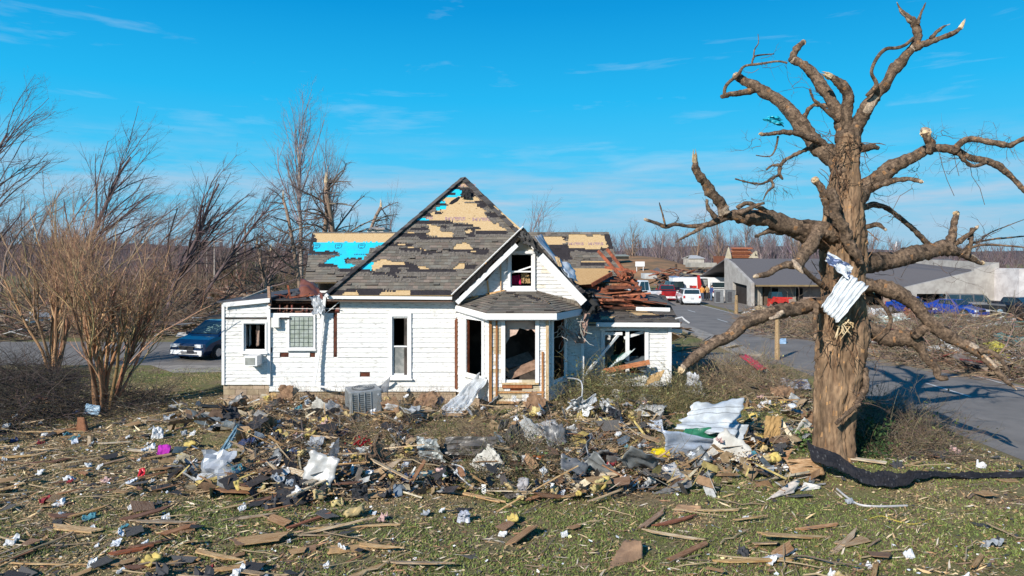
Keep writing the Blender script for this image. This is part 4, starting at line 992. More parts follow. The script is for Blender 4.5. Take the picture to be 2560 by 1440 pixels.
# shaggy bark strips, hanging vines and broken twigs
def near_trunk(n, r):
    s = MB()
    for i in range(n):
        py = r.uniform(340, 900); wx = 60 if py > 560 else 36; px = 2110 + r.uniform(-wx, wx); Y = TY - (.62 if py > 560 else .36) * math.sqrt(max(.1, 1 - ((px - 2110) / (wx + 4)) ** 2)) - .05
        p = P(px, py, Y); pts = [p]; d = Vector((r.uniform(-.4, .4), r.uniform(-.1, .02), r.uniform(-1, .7))).normalized(); L = r.uniform(.2, .8)
        for k in range(6): d = (d + Vector((r.uniform(-.3, .3), r.uniform(-.08, .06), r.uniform(-.3, .2)))).normalized(); p = p + d * L / 6; pts.append(p)
        w = r.uniform(.004, .013); s.tube(pts, [w] * 6 + [w * .4], 4, r.choice([(1.3, 1.0, .8), (1.8, 1.5, 1.2), (.6, .55, .5), (1, .8, .7)]))
    return s
o = tp(near_trunk(150, random.Random(5)).build('vine_tangle', M['bark'], bt)); o['kind'] = 'stuff'
tw = TW(); r = np.random.default_rng(21)
roots = [(2020,375),(1950,420),(1935,450),(1900,460),(1890,350),(1960,400),(1940,440),(2070,330),(2150,420),(2350,340),(2330,345),(2420,350),(2440,360),(2490,350),(2520,355),(1690,560),(1765,560),(1870,500),(1950,480),(2180,480),(2160,510),(2230,540),(2170,900),(2150,840),(2180,920),(2200,860),(2170,980),(2160,1000),(2440,410),(2370,385),(2400,390),(2380,600),(2440,600),(2470,600),(2460,595),(2120,700),(2050,690),(2060,830),(2290,430),(1985,220),(2060,240),(1900,165),(1790,520),(2040,850),(2240,690),(2260,760),(2380,680),(2420,800),(2300,760),(2350,780)]
for (px, py) in roots:
    k = 5; S = np.array([P(px, py, TY + r.uniform(-.8, .6))] * k) + r.normal(0, .06, (k, 3))
    Pt = grow(S, r.normal(0, 1, (k, 3)) + np.array([0, 0, -.1]), r.uniform(.25, .9, k), 7, .35, (0, 0, 0), r)
    Rd = r.uniform(.004, .009, k)[:, None] * np.linspace(1, .4, 7)[None]
    tw.add(Pt, Rd, cvar((.15, .105, .08), k, r)); C, RC = children(Pt, Rd, 4, .5, .8, r, K=4, trop=(0, 0, 0)); tw.add(C, RC, cvar((.15, .105, .085), len(C), r))
for pts in ([(2345,370),(2358,420),(2368,450),(2386,490)], [(2425,410),(2430,440),(2450,470),(2462,512)], [(2160,380),(2165,410),(2175,430)], [(2232,525),(2250,490),(2282,470)], [(2385,385),(2390,410),(2398,440)]):
    a = np.array([[list(P(x, y, TY - .8)) for x, y in pts]]); tw.add(a, np.full((1, len(pts)), .008), np.array([[.16, .11, .08]]))
o = tp(tw.build('broken_twigs', M['twig'], bt)); o['kind'] = 'stuff'

# ---------------------------------------------------------------- bare trees
def bare_tree(name, base, h, lab, lean=(0, 0), spread=.5, seed=0, col=(.13, .09, .075), r0=.16, nb=14, lv=3, upright=.6, first=.25, cat='tree', group=None, snap=0, tcol=None, dens=1.0, curl=.07, kids=(7, 6)):
    r = np.random.default_rng(seed); e = empty(name, base, label=lab, cat=cat, group=group)
    S = np.array([[0, 0, 0.]]); K = 12
    D = np.array([[lean[0] * .35, lean[1] * .35, 1.]]); T = grow(S, D, np.array([h * (snap or 1)]), K, curl, (lean[0], lean[1], .1), r)
    RT = (np.linspace(1, .3 if not snap else .62, K) * r0)[None]
    t = MB(); t.tube([Vector(p) for p in T[0]], list(RT[0]), 9, tcol or tuple(c * 1.25 for c in col), wob=.25, seed=seed)
    t.build('trunk', M['twig'], e, smooth=True)
    if snap:
        s = MB(); tp_ = Vector(T[0, -1]); rr = RT[0, -1]
        for i in range(7):
            th = i * .9; s.tube([tp_ + Vector((math.cos(th), math.sin(th), 0)) * rr * .6, tp_ + Vector((math.cos(th) * rr * .3, math.sin(th) * rr * .3, float(r.uniform(.2, .9))))], [rr * .45, .01], 4)
        s.build('splintered_top', M['pale'], e)
    w = TW()
    B, RB = children(T, RT, int(nb * dens), .55 if not snap else .45, spread, r, K=8, curl=.10, trop=(lean[0], lean[1], upright), t0=first, rf=.5)
    w.add(B, RB, cvar(col, len(B), r), 4)
    cur, cr = B, RB
    for l in range(lv - 1):
        cur, cr = children(cur, cr, kids[min(l, len(kids) - 1)], .5, .6, r, K=5 if l == 0 else 4, curl=.13, trop=(lean[0] * .7, lean[1] * .7, upright * .6), t0=.15, rf=.55)
        w.add(cur, cr, cvar(col, len(cur), r), 3)
    w.build('crown', M['twig'], e)
    return e
def vase(name, base, lab, h, w, n, seed, col=(.46, .29, .16), col2=(.30, .17, .115), lean=(.06, 0)):
    # many-stemmed shrub: stems rise together and fan out
    r = np.random.default_rng(seed); e = empty(name, base, label=lab, cat='shrub')
    th = r.uniform(0, 2 * PI, n); rr = np.sqrt(r.uniform(0, 1, n)); S = np.stack([np.cos(th) * rr * .32, np.sin(th) * rr * .3, np.zeros(n)], 1)
    rr = rr * r.uniform(.3, 1.2, n); D = np.stack([np.cos(th) * rr * w, np.sin(th) * rr * w, np.ones(n)], 1) + r.normal(0, .05, (n, 3)); L = h * r.uniform(.55, 1.0, n) * (1.05 - .25 * rr)
    K = 12; Pt = np.zeros((n, K, 3)); Pt[:, 0] = S; d0 = unit(D * np.array([.18, .18, 1])); d = d0
    for k in range(1, K):
        f = (k / K) ** .9 * 1.15; d = unit(d0 * max(0, 1 - f * 1.15) + unit(D) * f + r.normal(0, .15, (n, 3)) + np.array([lean[0], lean[1], 0]) * f); Pt[:, k] = Pt[:, k - 1] + d * (L / (K - 1))[:, None]
    Rd = r.uniform(.022, .055, n)[:, None] * np.linspace(1, .28, K)[None] ** .9
    # a dozen stout trunks fork into the stems
    n0 = 15; th = r.uniform(0, 2 * PI, n0); rr = np.sqrt(r.uniform(0, 1, n0)); S0 = np.stack([np.cos(th) * rr * .30, np.sin(th) * rr * .28, np.zeros(n0)], 1)
    P0 = grow(S0, np.stack([np.cos(th) * rr * w * .32 + lean[0], np.sin(th) * rr * w * .32, np.ones(n0)], 1), h * r.uniform(.42, .62, n0), 11, .07, (0, 0, .2), r); R0 = r.uniform(.045, .075, n0)[:, None] * np.linspace(1, .5, 11)[None]
    w1 = TW(); w1.add(P0, R0, cvar((col[0] * .75, col[1] * .62, col[2] * .6), n0, r, .25), 7); w1.build('trunks', M['twig'], e)['kind'] = 'stuff'
    Pt, Rd = children(P0, R0, 7, .95, .31, r, K=11, curl=.13, trop=(lean[0], 0, .6), t0=.3, rf=.62); n = len(Pt)
    w1 = TW(); w1.add(Pt, Rd, cvar(col, n, r, .25), 5); w1.build('stems', M['twig'], e)['kind'] = 'stuff'
    w2 = TW(); C, RC = children(Pt, Rd, 7, .40, .5, r, K=6, curl=.17, trop=(0, 0, .4), t0=.2, rf=.6); w2.add(C, RC, cvar(col, len(C), r, .25), 3)
    C2, RC2 = children(C, RC, 5, .5, .55, r, K=4, curl=.15, trop=(0, 0, .4), t0=.2, rf=.6); w2.add(C2, RC2, cvar(col2, len(C2), r, .25), 3)
    C3, RC3 = children(C2, RC2, 2, .6, .6, r, K=3, curl=.15, trop=(0, 0, .2), t0=.3, rf=.7); w2.add(C3, RC3, cvar(col2, len(C3), r, .25), 3)
    w2.build('twigs', M['twig'], e)['kind'] = 'stuff'
    return e
vase('shrub', G(262, 1022), 'tan many-stemmed leafless shrub nearest the blue van and the house corner', 6.9, .74, 62, 31, lean=(.10, 0))
vase('shrub', G(140, 925), 'tan many-stemmed leafless shrub standing farther left beside the side street', 8.8, .66, 62, 32, col=(.46, .30, .17))
vase('bush', (*G(612, 1000)[:2], 0), 'small reddish leafless bush against the left wing of the house', 1.35, .55, 46, 33, col=(.24, .12, .085), lean=(0, 0)).scale = (1, .6, 1)

# wind-thrown trees on the left
LT = [
 ('tree', (-37, 47, 0), 14.0, 'tall leaning leafless tree cut by the left edge of the photo', (.28, 0), .5, .20, 20, 41),
 ('tree', (-31.5, 49, 0), 13.0, 'leafless tree bent to the right behind the left shrub', (.42, 0), .5, .20, 22, 42),
 ('tree', (-26.5, 52, 0), 11.5, 'dark leafless tree swept right above the street shrubs', (.62, 0), .45, .22, 22, 43),
 ('tree', (-27, 58, 0), 11.0, 'leafless tree leaning far right with its crown against the low sky', (.85, 0), .5, .2, 22, 44),
 ('tree', (-25, 66, 0), 9.5, 'low spreading leafless tree left of the utility poles', (.8, 0), .6, .18, 22, 45)]
for nm, b, h, lab, ln, sp, r0, nb, sd in LT: bare_tree(nm, b, h, lab, ln, sp, sd, (.15, .105, .10), r0, nb, 4, .25, .2, kids=(6, 5, 3))
for i, (px, pt, Y, ln, w) in enumerate(((30, 470, 72, .5, 'at the far left edge'), (110, 455, 80, .35, 'above the left shrub crown'), (180, 470, 68, .6, 'between the two shrubs'), (250, 445, 86, .45, 'directly above the front shrub'), (310, 480, 74, .7, 'right of the front shrub crown'), (360, 470, 90, .5, 'amid the swept trees'), (420, 500, 80, .8, 'under the swept crowns'), (470, 540, 95, .9, 'left of the brown utility pole'), (560, 575, 100, .3, 'beside the pale light pole'), (650, 560, 95, .2, 'right of the tall brown pole'), (700, 570, 84, .4, 'left of the tall poplar'), (80, 520, 60, .7, 'low and broad behind the left shrub'))):
    h = Z_(pt, Y) / (1.05 - .2 * ln); bare_tree('tree', (X_(px, Y) - ln * h * .45, Y, 0), h, 'twiggy purple-brown leafless tree ' + w, (ln, 0), .55, 400 + i, (.20, .15, .13), .15, 13, 3, .3, .12, kids=(8, 6), group='leafless trees beyond the side street')
# poplars and snapped trunks behind the house
bare_tree('tree', (-20.4, 66, 0), 16.6, 'tall slender poplar with upright leafless branches above the rear roof', (.03, 0), .28, 51, (.27, .22, .22), .24, 26, 4, .9, .45, tcol=(.34, .28, .23), kids=(7, 5, 3))
bare_tree('tree', (-18.2, 67, 0), 13.8, 'second slender leafless poplar right of the tallest one', (.08, 0), .34, 52, (.25, .20, .20), .16, 24, 4, .8, .4, tcol=(.34, .28, .23), kids=(7, 4, 3))
SN = [((-17.3, 62, 0), 14.2, .84, .26, (.02, 0), 'thick snapped trunk between the poplars, tapering to a point', 61), ((-15.0, 62, 0), 13.4, .9, .26, (-.02, 0), 'forked snapped trunk leaning right above the rear roof', 62), ((-14.5, 62.5, 0), 10.6, .96, .22, (-.02, 0), 'snapped trunk with a torn white top and a fallen crown beside it', 63),
      ((-18.9, 61, 0), 13.0, .8, .2, (-.05, 0), 'snapped leafless trunk left of the house roofs with stripped stubs', 64), ((-20.6, 58, 0), 7.0, .9, .18, (0, 0), 'short peeled trunk behind the left end of the rear roof', 65), ((-25.5, 70, 0), 8.0, .7, .2, (.1, 0), 'broken trunk with pale torn wood amid the fallen trees', 66)]
for b, h, sn, r0, ln, lab, sd in SN: bare_tree('broken_tree', b, h, lab, ln, 1.1, sd, (.17, .125, .10), r0, 16, 3, -.25, .3, snap=sn, tcol=(.30, .21, .15), kids=(6, 5))
# a few thin trees on the skyline right of the house
for (px, Y, h, lab, ln, sd) in ((1352, 60, 8.2, 'thin leafless tree rising behind the ridge of the right roof', (.0, 0), 71), (1285, 58, 9.4, 'wispy leafless tree bent right just beside the peak of the roof', (.5, 0), 72), (985, 80, 11, 'slim leafless sapling standing over the left roof ridge', (0, 0), 73), (960, 82, 10, 'wiry leafless tree nearest the main roof slope', (.05, 0), 74)):
    bare_tree('tree', (X_(px, Y), Y, 0), h, lab, ln, .5, sd, (.24, .19, .19), .10, 13, 3, .5, .3, kids=(5, 4))
for i, (px, py, Y) in enumerate(((1578, 582, 150), (1645, 584, 150), (1702, 592, 140), (1800, 560, 135), (1862, 566, 135), (1900, 590, 150), (1745, 575, 150), (2230, 610, 120), (2180, 590, 130), (2000, 580, 140))):
    labs = ['roundish leafless tree on the skyline left of the hillside scar', 'leafless tree with brown leaves above the bare hillside', 'bushy leafless tree at the right end of the bare hillside', 'tall leafless tree behind the brick church ruin', 'wide leafless tree right of the church ruin', 'low leafless tree far beyond the grey roof', 'thin leafless tree left of the church ruin', 'small leafless tree behind the white spire', 'leafless tree seen just right of the big trunk', 'wind-stripped tree far beyond the grey roof ridge']
    h = Z_(py, Y); bare_tree('tree', (X_(px, Y), Y, 0), h, labs[i], (.02, 0), .55, 80 + i, (.24, .185, .175) if i % 3 else (.26, .18, .13), .22, 22, 3, .5, .2, kids=(7, 5))
# distant woods: bare trunks and haze of twigs, one mass each
def far_wood(name, x0, x1, y0, y1, n, h0, h1, col, lab, seed, base=lambda x, y: 0, blades=26):
    r = np.random.default_rng(seed); w = TW()
    x = r.uniform(x0, x1, n); y = r.uniform(y0, y1, n); h = r.uniform(h0, h1, n); z = np.array([base(a, b) for a, b in zip(x, y)])
    S = np.stack([x, y, z - .3], 1); T = grow(S, np.tile([0, 0, 1.], (n, 1)) + r.normal(0, .06, (n, 3)), h, 5, .04, (0, 0, .2), r); RT = (h * .012)[:, None] * np.linspace(1, .25, 5)[None]
    w.add(T, RT, cvar(col, n, r, .2), 3)
    B, RB = children(T, RT, blades, .42, .55, r, K=3, curl=.1, trop=(0, 0, .5), t0=.2, rf=.65); RB *= 1.5; w.add(B, RB, cvar(col, len(B), r, .25), 3)
    o = w.build(name, M['twig']); tag(o, lab, 'woodland', kind='stuff'); return o
far_wood('far_wood', -190, -40, 165, 300, 420, 6, 9.5, (.20, .135, .13), 'distant leafless woodland along the skyline at the left', 91, base=lambda x, y: 5.5 * smooth(165, 230, y) * (.55 + .45 * math.sin((x + 240) / 220 * 5.2 + .6)) / .8)
far_wood('far_wood', -75, -14, 92, 125, 200, 4, 7.5, (.19, .135, .12), 'low dark wood behind the fallen trees at the left', 92)
far_wood('far_wood', -10, 110, 200, 270, 330, 8, 13, (.22, .175, .185), 'hazy leafless woodland along the skyline at the right', 93)
far_wood('far_wood', 78, 150, 120, 190, 220, 5, 9, (.20, .15, .15), 'brown woodland behind the far end of the grey building', 94)
# ---------------------------------------------------------------- grey-roofed building beyond the road
bd_ = empty('building', (32, 68, 0), label='long stucco building with a big grey shingled roof beyond the road', cat='building')
def bb(s, n, m, par=None, **k):
    if par is not None: return s.build(n, m, par, **k)
    o = s.build(n, m, bd_, **k); o.location = (-32, -68, 0); return o
XE = 23.8
s = MB()          # fin wall at the left end, stepping up towards the ridge
s.slab([(XE, 68, 0), (XE, 69.2, 0), (XE, 69.2, 2.0), (XE, 73.6, 2.2), (XE, 73.6, 0), (XE, 76.5, 0), (XE, 76.5, 4.75), (XE, 74, 4.2), (XE, 68, 2.32)], (.35, 0, 0)); bb(s, 'end_wall', M['stucco'])
s = MB(); s.slab([(XE + .37, 69.2, 0), (XE + .37, 73.6, 0), (XE + .37, 73.6, 2.2), (XE + .37, 69.2, 2.0)], (.1, 0, 0), (.09, .08, .08)); bb(s, 'entry', M['stucco'])
s = MB(); s.slab([(XE + .36, 67.4, 2.15), (42.0, 67.4, 2.15), (50, 77.5, 4.7), (XE + .36, 77.5, 4.7)], .12, (.165, .15, .148)); s.slab([(50, 77.5, 4.7), (50, 90, 2), (XE + .4, 90, 2), (XE + .4, 77.5, 4.7)], .12, (.165, .15, .148)); bb(s, 'roof', M['shingle'])
s = MB(); s.box(((XE + 36) / 2, 67.36, 2.07), (36 - XE - .5, .06, .16), None, (.65, .5, .28)); bb(s, 'fascia', M['stucco'])
s = MB(); s.box(((XE + 35) / 2, 69.0, 1.05), (35 - XE - 1, .2, 2.1)); bb(s, 'wall', M['brickwall'])
for px, w, c, nm in ((1898, .9, (.9, .87, .8), 'pilaster'), (1915, .75, (.30, .22, .17), 'door'), (1929, .15, (.9, .87, .8), 'pilaster'), (1937, .65, (.02, .02, .02), 'window'), (1946, .12, (.9, .88, .8), 'pilaster'), (1989, .1, (.9, .88, .8), 'pilaster'), (1998, .7, (.02, .02, .02), 'window'), (2172, .8, (.02, .02, .02), 'window'), (2200, 1.0, (.03, .03, .04), 'window'), (2216, .8, (.03, .03, .03), 'window'), (2240, .8, (.03, .03, .05), 'window')):
    s = MB(); s.box((X_(px, 68.85), 68.85, 1.0), (w, .06, 1.95 if nm != 'window' else 1.5), None, c); bb(s, nm, M['stucco'])
# right wing with a ramped gable front
x0, x1, x2 = X_(2255, 61), X_(2435, 61), X_(2498, 61); o0, o1 = X_(2292, 61), X_(2432, 61)
s = MB(); zt_ = lambda x: 2.14 + (x - x0) / (x1 - x0) * 1.5
s.slab([(x0, 61, 0), (o0, 61, 0), (o0, 61, 1.62), (o1, 61, 1.62), (o1, 61, 0), (x2, 61, 0), (x2, 61, 4.42), (x1, 61, 3.85), (x1, 61, 3.64), (x0, 61, 2.14)], (0, .35, 0)); bb(s, 'gable_wall', M['stucco'])
s = MB(); s.slab([(x2, 61.36, 0), (x2, 78, 0), (x2, 78, 4.8), (x2, 61.36, 4.42)], (-.3, 0, 0)); bb(s, 'side_wall', M['stucco'])
s = MB(); s.slab([(x0, 61.3, 2.05), (x1, 61.3, 3.52), (x1, 77.4, 4.55), (x0, 77.4, 4.55)], .1, (.165, .15, .148)); s.slab([(x1, 61.4, 3.6), (x2 - .3, 61.4, 3.6), (x2 - .3, 78, 4.5), (x1, 78, 4.5)], .1, (.165, .15, .148)); bb(s, 'roof', M['shingle'])
s = MB(); s.box(((o0 + o1) / 2, 66, .8), (o1 - o0 + .5, .2, 1.6)); bb(s, 'garage_wall', M['brickwall'])
for x in (x0 + .2,): 
    s = MB(); s.box((x + 2.8, 63.5, .8), (.5, 4, 1.6), None, (.05, .05, .05)); bb(s, 'garage_pier', M['stucco'])
# ---------------------------------------------------------------- other far buildings
def far_box(name, px0, px1, pyt, pyb, Y, col, lab, cat, roof=None, d=5, m='stucco'):
    e = empty(name, (X_((px0 + px1) / 2, Y), Y, 0), label=lab, cat=cat); s = MB()
    x0, x1, z0, z1 = X_(px0, Y) - e.location.x, X_(px1, Y) - e.location.x, max(0, Z_(pyb, Y)), Z_(pyt, Y)
    s.box(((x0 + x1) / 2, d / 2, (z0 + z1) / 2), (x1 - x0, d, z1 - z0), None, col); s.build('wall', M[m], e)
    if roof:
        zr_ = Z_(roof[0], Y); s = MB(); s.slab([(x0 - .2, -.2, z1 + .01), (x1 + .2, -.2, z1 + .01), (x1 + .2 - roof[2], d / 2, zr_), (x0 - .2 + roof[2], d / 2, zr_)], .08, roof[1]); s.slab([(x1 + .2, d + .2, z1 + .01), (x0 - .2, d + .2, z1 + .01), (x0 - .2 + roof[2], d / 2, zr_), (x1 + .2 - roof[2], d / 2, zr_)], .08, roof[1]); s.build('roof', M['shingle'], e)
    return e
ch = far_box('church_ruin', 1822, 1882, 640, 668, 104, (.55, .22, .13), 'ruined church with a torn brick-red roof and pale broken gables', 'building', None, 8)
s = MB(); x = lambda px: X_(px, 104) - ch.location.x
for i in range(7): s.slab([(x(1828), -.2 - .05 * i, Z_(643 - i * 3.6, 104)), (x(1880 - (i % 3) * 6), -.2 - .05 * i, Z_(643 - i * 3.6, 104)), (x(1880 - (i % 2) * 8), .2, Z_(640 - i * 3.6, 104)), (x(1828 + (i % 2) * 3), .2, Z_(640 - i * 3.6, 104))], .1, ((.5, .17, .08), (.62, .25, .13), (.35, .12, .07))[i % 3])
s.build('torn_roof', M['tintvar'], ch)
for q in ([(1808, 662), (1826, 662), (1824, 640), (1818, 618), (1811, 640)], [(1868, 645), (1892, 645), (1882, 630)], [(1883, 640), (1889, 640), (1888, 628), (1884, 627)]):
    s = MB(); s.slab([(x(a), -.8, Z_(b, 104)) for a, b in q], (0, .3, 0), (1.3, 1.2, .95)); s.build('gable', M['stucco'], ch)
far_box('shed', 1727, 1792, 657, 668, 98, (.95, .95, .9), 'long pale broken wall above the white trailer', 'building', None, 3)
far_box('house_ruin', 1538, 1572, 640, 648, 135, (.10, .10, .09), 'dark flat-roofed wreck on top of the bare hillside', 'building', (636, (.3, .32, .28), .5), 4)
far_box('house_ruin', 1722, 1760, 646, 662, 125, (1.2, 1.2, 1.15), 'white wrecked house far beyond the pale broken wall', 'building', (638, (.5, .5, .5), 1.0), 4)
sg = empty('sign_board', (X_(1600, 125), 125, 0), label='blank white board standing on the bare hillside', cat='sign')
s = MB(); s.box((0, 0, Z_(660, 125)), (1.7, .08, .9)); s.build('panel', M['white'], sg)
s = MB(); s.box((-.6, .08, 1.3), (.1, .1, 3.4)); s.build('post', M['white'], sg); s = MB(); s.box((.6, .08, 1.3), (.1, .1, 3.4)); s.build('post', M['white'], sg)
far_box('white_house', 918, 958, 572, 584, 60, (1.5, 1.5, 1.5), 'white gable of a house just showing over the left rear roof ridge', 'building', (566, (.5, .45, .4), .4), 3)
sp = MB(); sp.lathe((X_(2241, 190), 190, 0), [(1.0, 0), (1.0, 4.6), (.8, 4.7), (.1, 9.0)], 8); tag(sp.build('spire', M['white']), 'thin white church spire far away right of the big trunk', 'church spire')
far_box('box_truck', 2548, 2600, 672, 780, 58, (1.6, 1.6, 1.7), 'white box truck body cut off by the right edge', 'truck', None, 3)['category'] = 'truck'  # plain white box standing in for the vehicle at the right edge
far_box('shed', 1612, 1642, 684, 697, 100, (1.3, 1.4, 1.5), 'low white building left of the white trailer', 'building', None, 3)
# rubble bank between the trailer and the ruins
def rubble(name, lab, n, fx, fy, r, cols, L=(.3, 1.8), cat='rubble', zt=.5, m='tintvar', thin=.12):
    s = MB(); rr = random.Random(r)
    for i in range(n):
        x, y = rr.uniform(*fx), rr.uniform(*fy); l = rr.uniform(*L); a = rr.uniform(0, PI); t = rr.uniform(-.35, .35); z = rr.uniform(0.03, zt)
        d = Vector((math.cos(a) * math.cos(t), math.sin(a) * math.cos(t), math.sin(t))) * l; c = rr.choice(cols); k = rr.uniform(.7, 1.25)
        w = rr.uniform(.04, thin) if rr.random() < .75 else rr.uniform(.3, .9)
        s.bar(Vector((x, y, z)) - d / 2, Vector((x, y, z)) + d / 2, w, .035, tuple(q * k for q in c), up=(rr.uniform(-.5, .5), rr.uniform(-.5, .5), 1))
    o = s.build(name, M[m]); tag(o, lab, cat, kind='stuff'); return o
RC = [(.42, .22, .13), (.5, .38, .22), (.25, .2, .17), (.6, .58, .54), (.13, .11, .1), (.33, .24, .16), (.22, .2, .19)]
rubble('rubble', 'heap of broken roofing and rafters behind the white trailer', 340, (21, 34), (88, 104), 5, [(.40, .14, .08), (.55, .46, .3), (.2, .19, .19), (.35, .17, .1), (.12, .11, .11)], (.8, 4.5), zt=3.0, thin=.4)
rubble('rubble', 'scattered wreckage beyond the parking lot at the far right', 700, (44, 100), (62, 110), 6, RC, (.5, 3), zt=1.0, thin=.3)
# ---------------------------------------------------------------- vehicles
def vehicle(name, lab, cat, loc, rz, paint, L=4.6, Wd=1.85, H=1.5, st=None, kind='sedan', plate=True, group=None):
    # +x is forward. stations: (x, belt height, top height, half width at top as a share)
    e = empty(name, loc, rz, lab, cat, group); h = L / 2; w = Wd / 2; g = .24
    ST = {'sedan': [(h, .55, .56, .9), (h - .12, .68, .69, .92), (h * .42, .92, .93, .9), (h * .12, .98, H, .72), (-h * .35, 1.0, H, .72), (-h * .72, 1.0, 1.02, .88), (-h + .1, .96, .97, .9), (-h, .7, .71, .9)],
          'van': [(h, .58, .59, .84), (h - .14, .80, .81, .88), (h - .45, .97, .98, .9), (h * .60, 1.08, 1.10, .9), (h * .16, 1.14, H - .02, .76), (-h * .1, 1.12, H, .78), (-h * .8, 1.12, H - .03, .78), (-h + .12, 1.1, H - .22, .8), (-h, .8, .82, .9)],
          'suv': [(h, .75, .76, .93), (h - .1, .98, .99, .94), (h * .42, 1.06, 1.07, .94), (h * .2, 1.08, H, .8), (-h * .1, 1.08, H + .02, .82), (-h + .2, 1.08, H, .82), (-h + .06, 1.06, 1.10, .94), (-h, .95, .96, .94)],
          'pickup': [(h, .75, .76, .93), (h - .1, 1.02, 1.03, .94), (h * .5, 1.10, 1.11, .94), (h * .3, 1.12, H, .78), (-h * .05, 1.12, H, .78), (-h * .13, 1.12, 1.13, .94), (-h + .02, 1.12, 1.13, .94), (-h, 1.1, 1.11, .94)]}[kind]
    s = MB(); rings = []
    for (x, zb, zt2, k) in ST:
        rings.append([(x, sx_ * w * a, z) for sx_, seq in ((1, ((.86, g), (1, g + .22), (1, zb - .16), (.96, zb), (k, zt2))), (-1, ((k, zt2), (.96, zb), (1, zb - .16), (1, g + .22), (.86, g)))) for a, z in seq])
    b = len(s.v)
    for rg_ in rings: s.v += rg_
    m_ = 10
    for i in range(len(rings) - 1):
        for j in range(m_):
            j2 = (j + 1) % m_; s.face((b + i * m_ + j, b + i * m_ + j2, b + (i + 1) * m_ + j2, b + (i + 1) * m_ + j), (1, 1, 1))
    s.face(tuple(range(b, b + m_)), (1, 1, 1)); s.face(tuple(range(b + (len(rings) - 1) * m_ + m_ - 1, b + (len(rings) - 1) * m_ - 1, -1)), (1, 1, 1))
    body = s.build('body', paint, e, smooth=False); bv = body.modifiers.new('b', 'BEVEL'); bv.width = .045; bv.segments = 3; bv.limit_method = 'ANGLE'; bv.angle_limit = R(20)
    cab = [i for i, q in enumerate(ST) if q[2] - q[1] > .3]; a0, a1 = cab[0], cab[-1]
    def P3(i, sd, lo):   # point on the glasshouse: lo 0 = belt, 1 = roof
        x, zb, zt2, k = ST[i]; t = .10 + lo * .78; return Vector((x, sd * w * (.96 + (k - .96) * t), zb + (zt2 - zb) * t))
    def glass(nm, pts, off):
        s = MB(); s.poly([Vector(p) + Vector(off) for p in pts]); n = (Vector(pts[1]) - Vector(pts[0])).cross(Vector(pts[2]) - Vector(pts[1])).normalized()
        s = MB(); s.slab([Vector(p) + Vector(off) for p in pts], .01); s.build(nm, M['carglass'], e)
    fx, fz, rx, rzz = ST[a0 - 1], ST[a0], ST[a1 + 1], ST[a1]
    kk = fz[3]
    def mixp(A, B, t): return A + (B - A) * t
    for nm, base, top, sg in (('windscreen', fx, fz, 1), ('rear_window', rx, rzz, -1)):
        if kind == 'van' and sg == -1: base = (ST[a1 + 1][0], 1.1, 0, .9)
        b0 = Vector((base[0], w * .84, base[1] + .02)); b1 = Vector((base[0], -w * .84, base[1] + .02)); t0_ = Vector((top[0], w * top[3] * .93, top[2])); t1__ = Vector((top[0], -w * top[3] * .93, top[2]))
        q = [mixp(b0, t0_, .12), mixp(b1, t1__, .12), mixp(b1, t1__, .88), mixp(b0, t0_, .88)]
        if sg == 1: q.reverse()
        n = (q[1] - q[0]).cross(q[2] - q[1]).normalized()
        if n.x * sg < 0: q.reverse(); n = -n
        s = MB(); s.slab([p + n * .035 for p in q], .03); s.build(nm, M['carglass'], e)
    for sd in (1, -1):
        for i in range(a0, a1):
            A, B, C_, D_ = P3(i, sd, 0), P3(i + 1, sd, 0), P3(i + 1, sd, 1), P3(i, sd, 1)
            nn = 2 if (kind in ('sedan', 'pickup') and i == a0) or (ST[i][0] - ST[i + 1][0] > 1.3) else 1
            for j in range(nn):
                u0, u1 = (j + .06) / nn, (j + .94) / nn
                q = [mixp(A, B, u0), mixp(A, B, u1), mixp(D_, C_, u1), mixp(D_, C_, u0)]; n = (q[1] - q[0]).cross(q[2] - q[1]).normalized()
                if n.y * sd < 0: q.reverse(); n = -n
                s = MB(); s.slab([p + n * .03 for p in q], .03); s.build('side_window', M['carglass'], e)
        # front quarter glass down to the bonnet
        A, B, D_ = Vector((fx[0] - .05, sd * w * .93, fx[1] + .03)), P3(a0, sd, 0), P3(a0, sd, 1)
        q = [mixp(A, B, .25), B, mixp(D_, B, .15)]; n = (q[1] - q[0]).cross(q[2] - q[1]).normalized()
        if n.y * sd < 0: q.reverse(); n = -n
        s = MB(); s.slab([p + n * .03 for p in q], .025); s.build('side_window', M['carglass'], e)
        for wx in (h * .64, -h * .60):
            R_ = .33 if kind in ('sedan', 'van') else .37
            s = MB(); s.lathe((wx, sd * (w - .05), R_), [(R_ + .07, -.005), (R_ + .07, .058)] if sd > 0 else [(R_ + .07, -.058), (R_ + .07, .005)], 20, 'Y'); s.build('wheel_arch', M['black'], e)
            W_ = MB(); W_.lathe((wx, sd * (w - .10), R_), [(R_ * .9, -.11), (R_, -.07), (R_, .13 if sd > 0 else .07), (R_ * .9, .17 if sd > 0 else .11)] if sd > 0 else [(R_ * .9, -.17), (R_, -.13), (R_, .07), (R_ * .9, .11)], 20, 'Y'); wo_ = W_.build('wheel', M['rubber'], e)
            s = MB(); s.lathe((wx, sd * (w + .075), R_), [(R_ * .6, -.012), (R_ * .62, .0), (R_ * .2, .012)] if sd > 0 else [(R_ * .2, -.012), (R_ * .62, .0), (R_ * .6, .012)], 14, 'Y'); s.build('rim', M['chrome'], wo_)
        s = MB(); s.box((fx[0] - .28, sd * (w + .08), fx[1] + .10), (.10, .18, .14), None); s.build('wing_mirror', paint, e)
        s = MB(); s.box((h - .03, sd * w * .68, ST[1][1] - .07), (.14, w * .44, .15), (0, 0, -sd * .22)); s.build('headlight', M['lamp'], e)
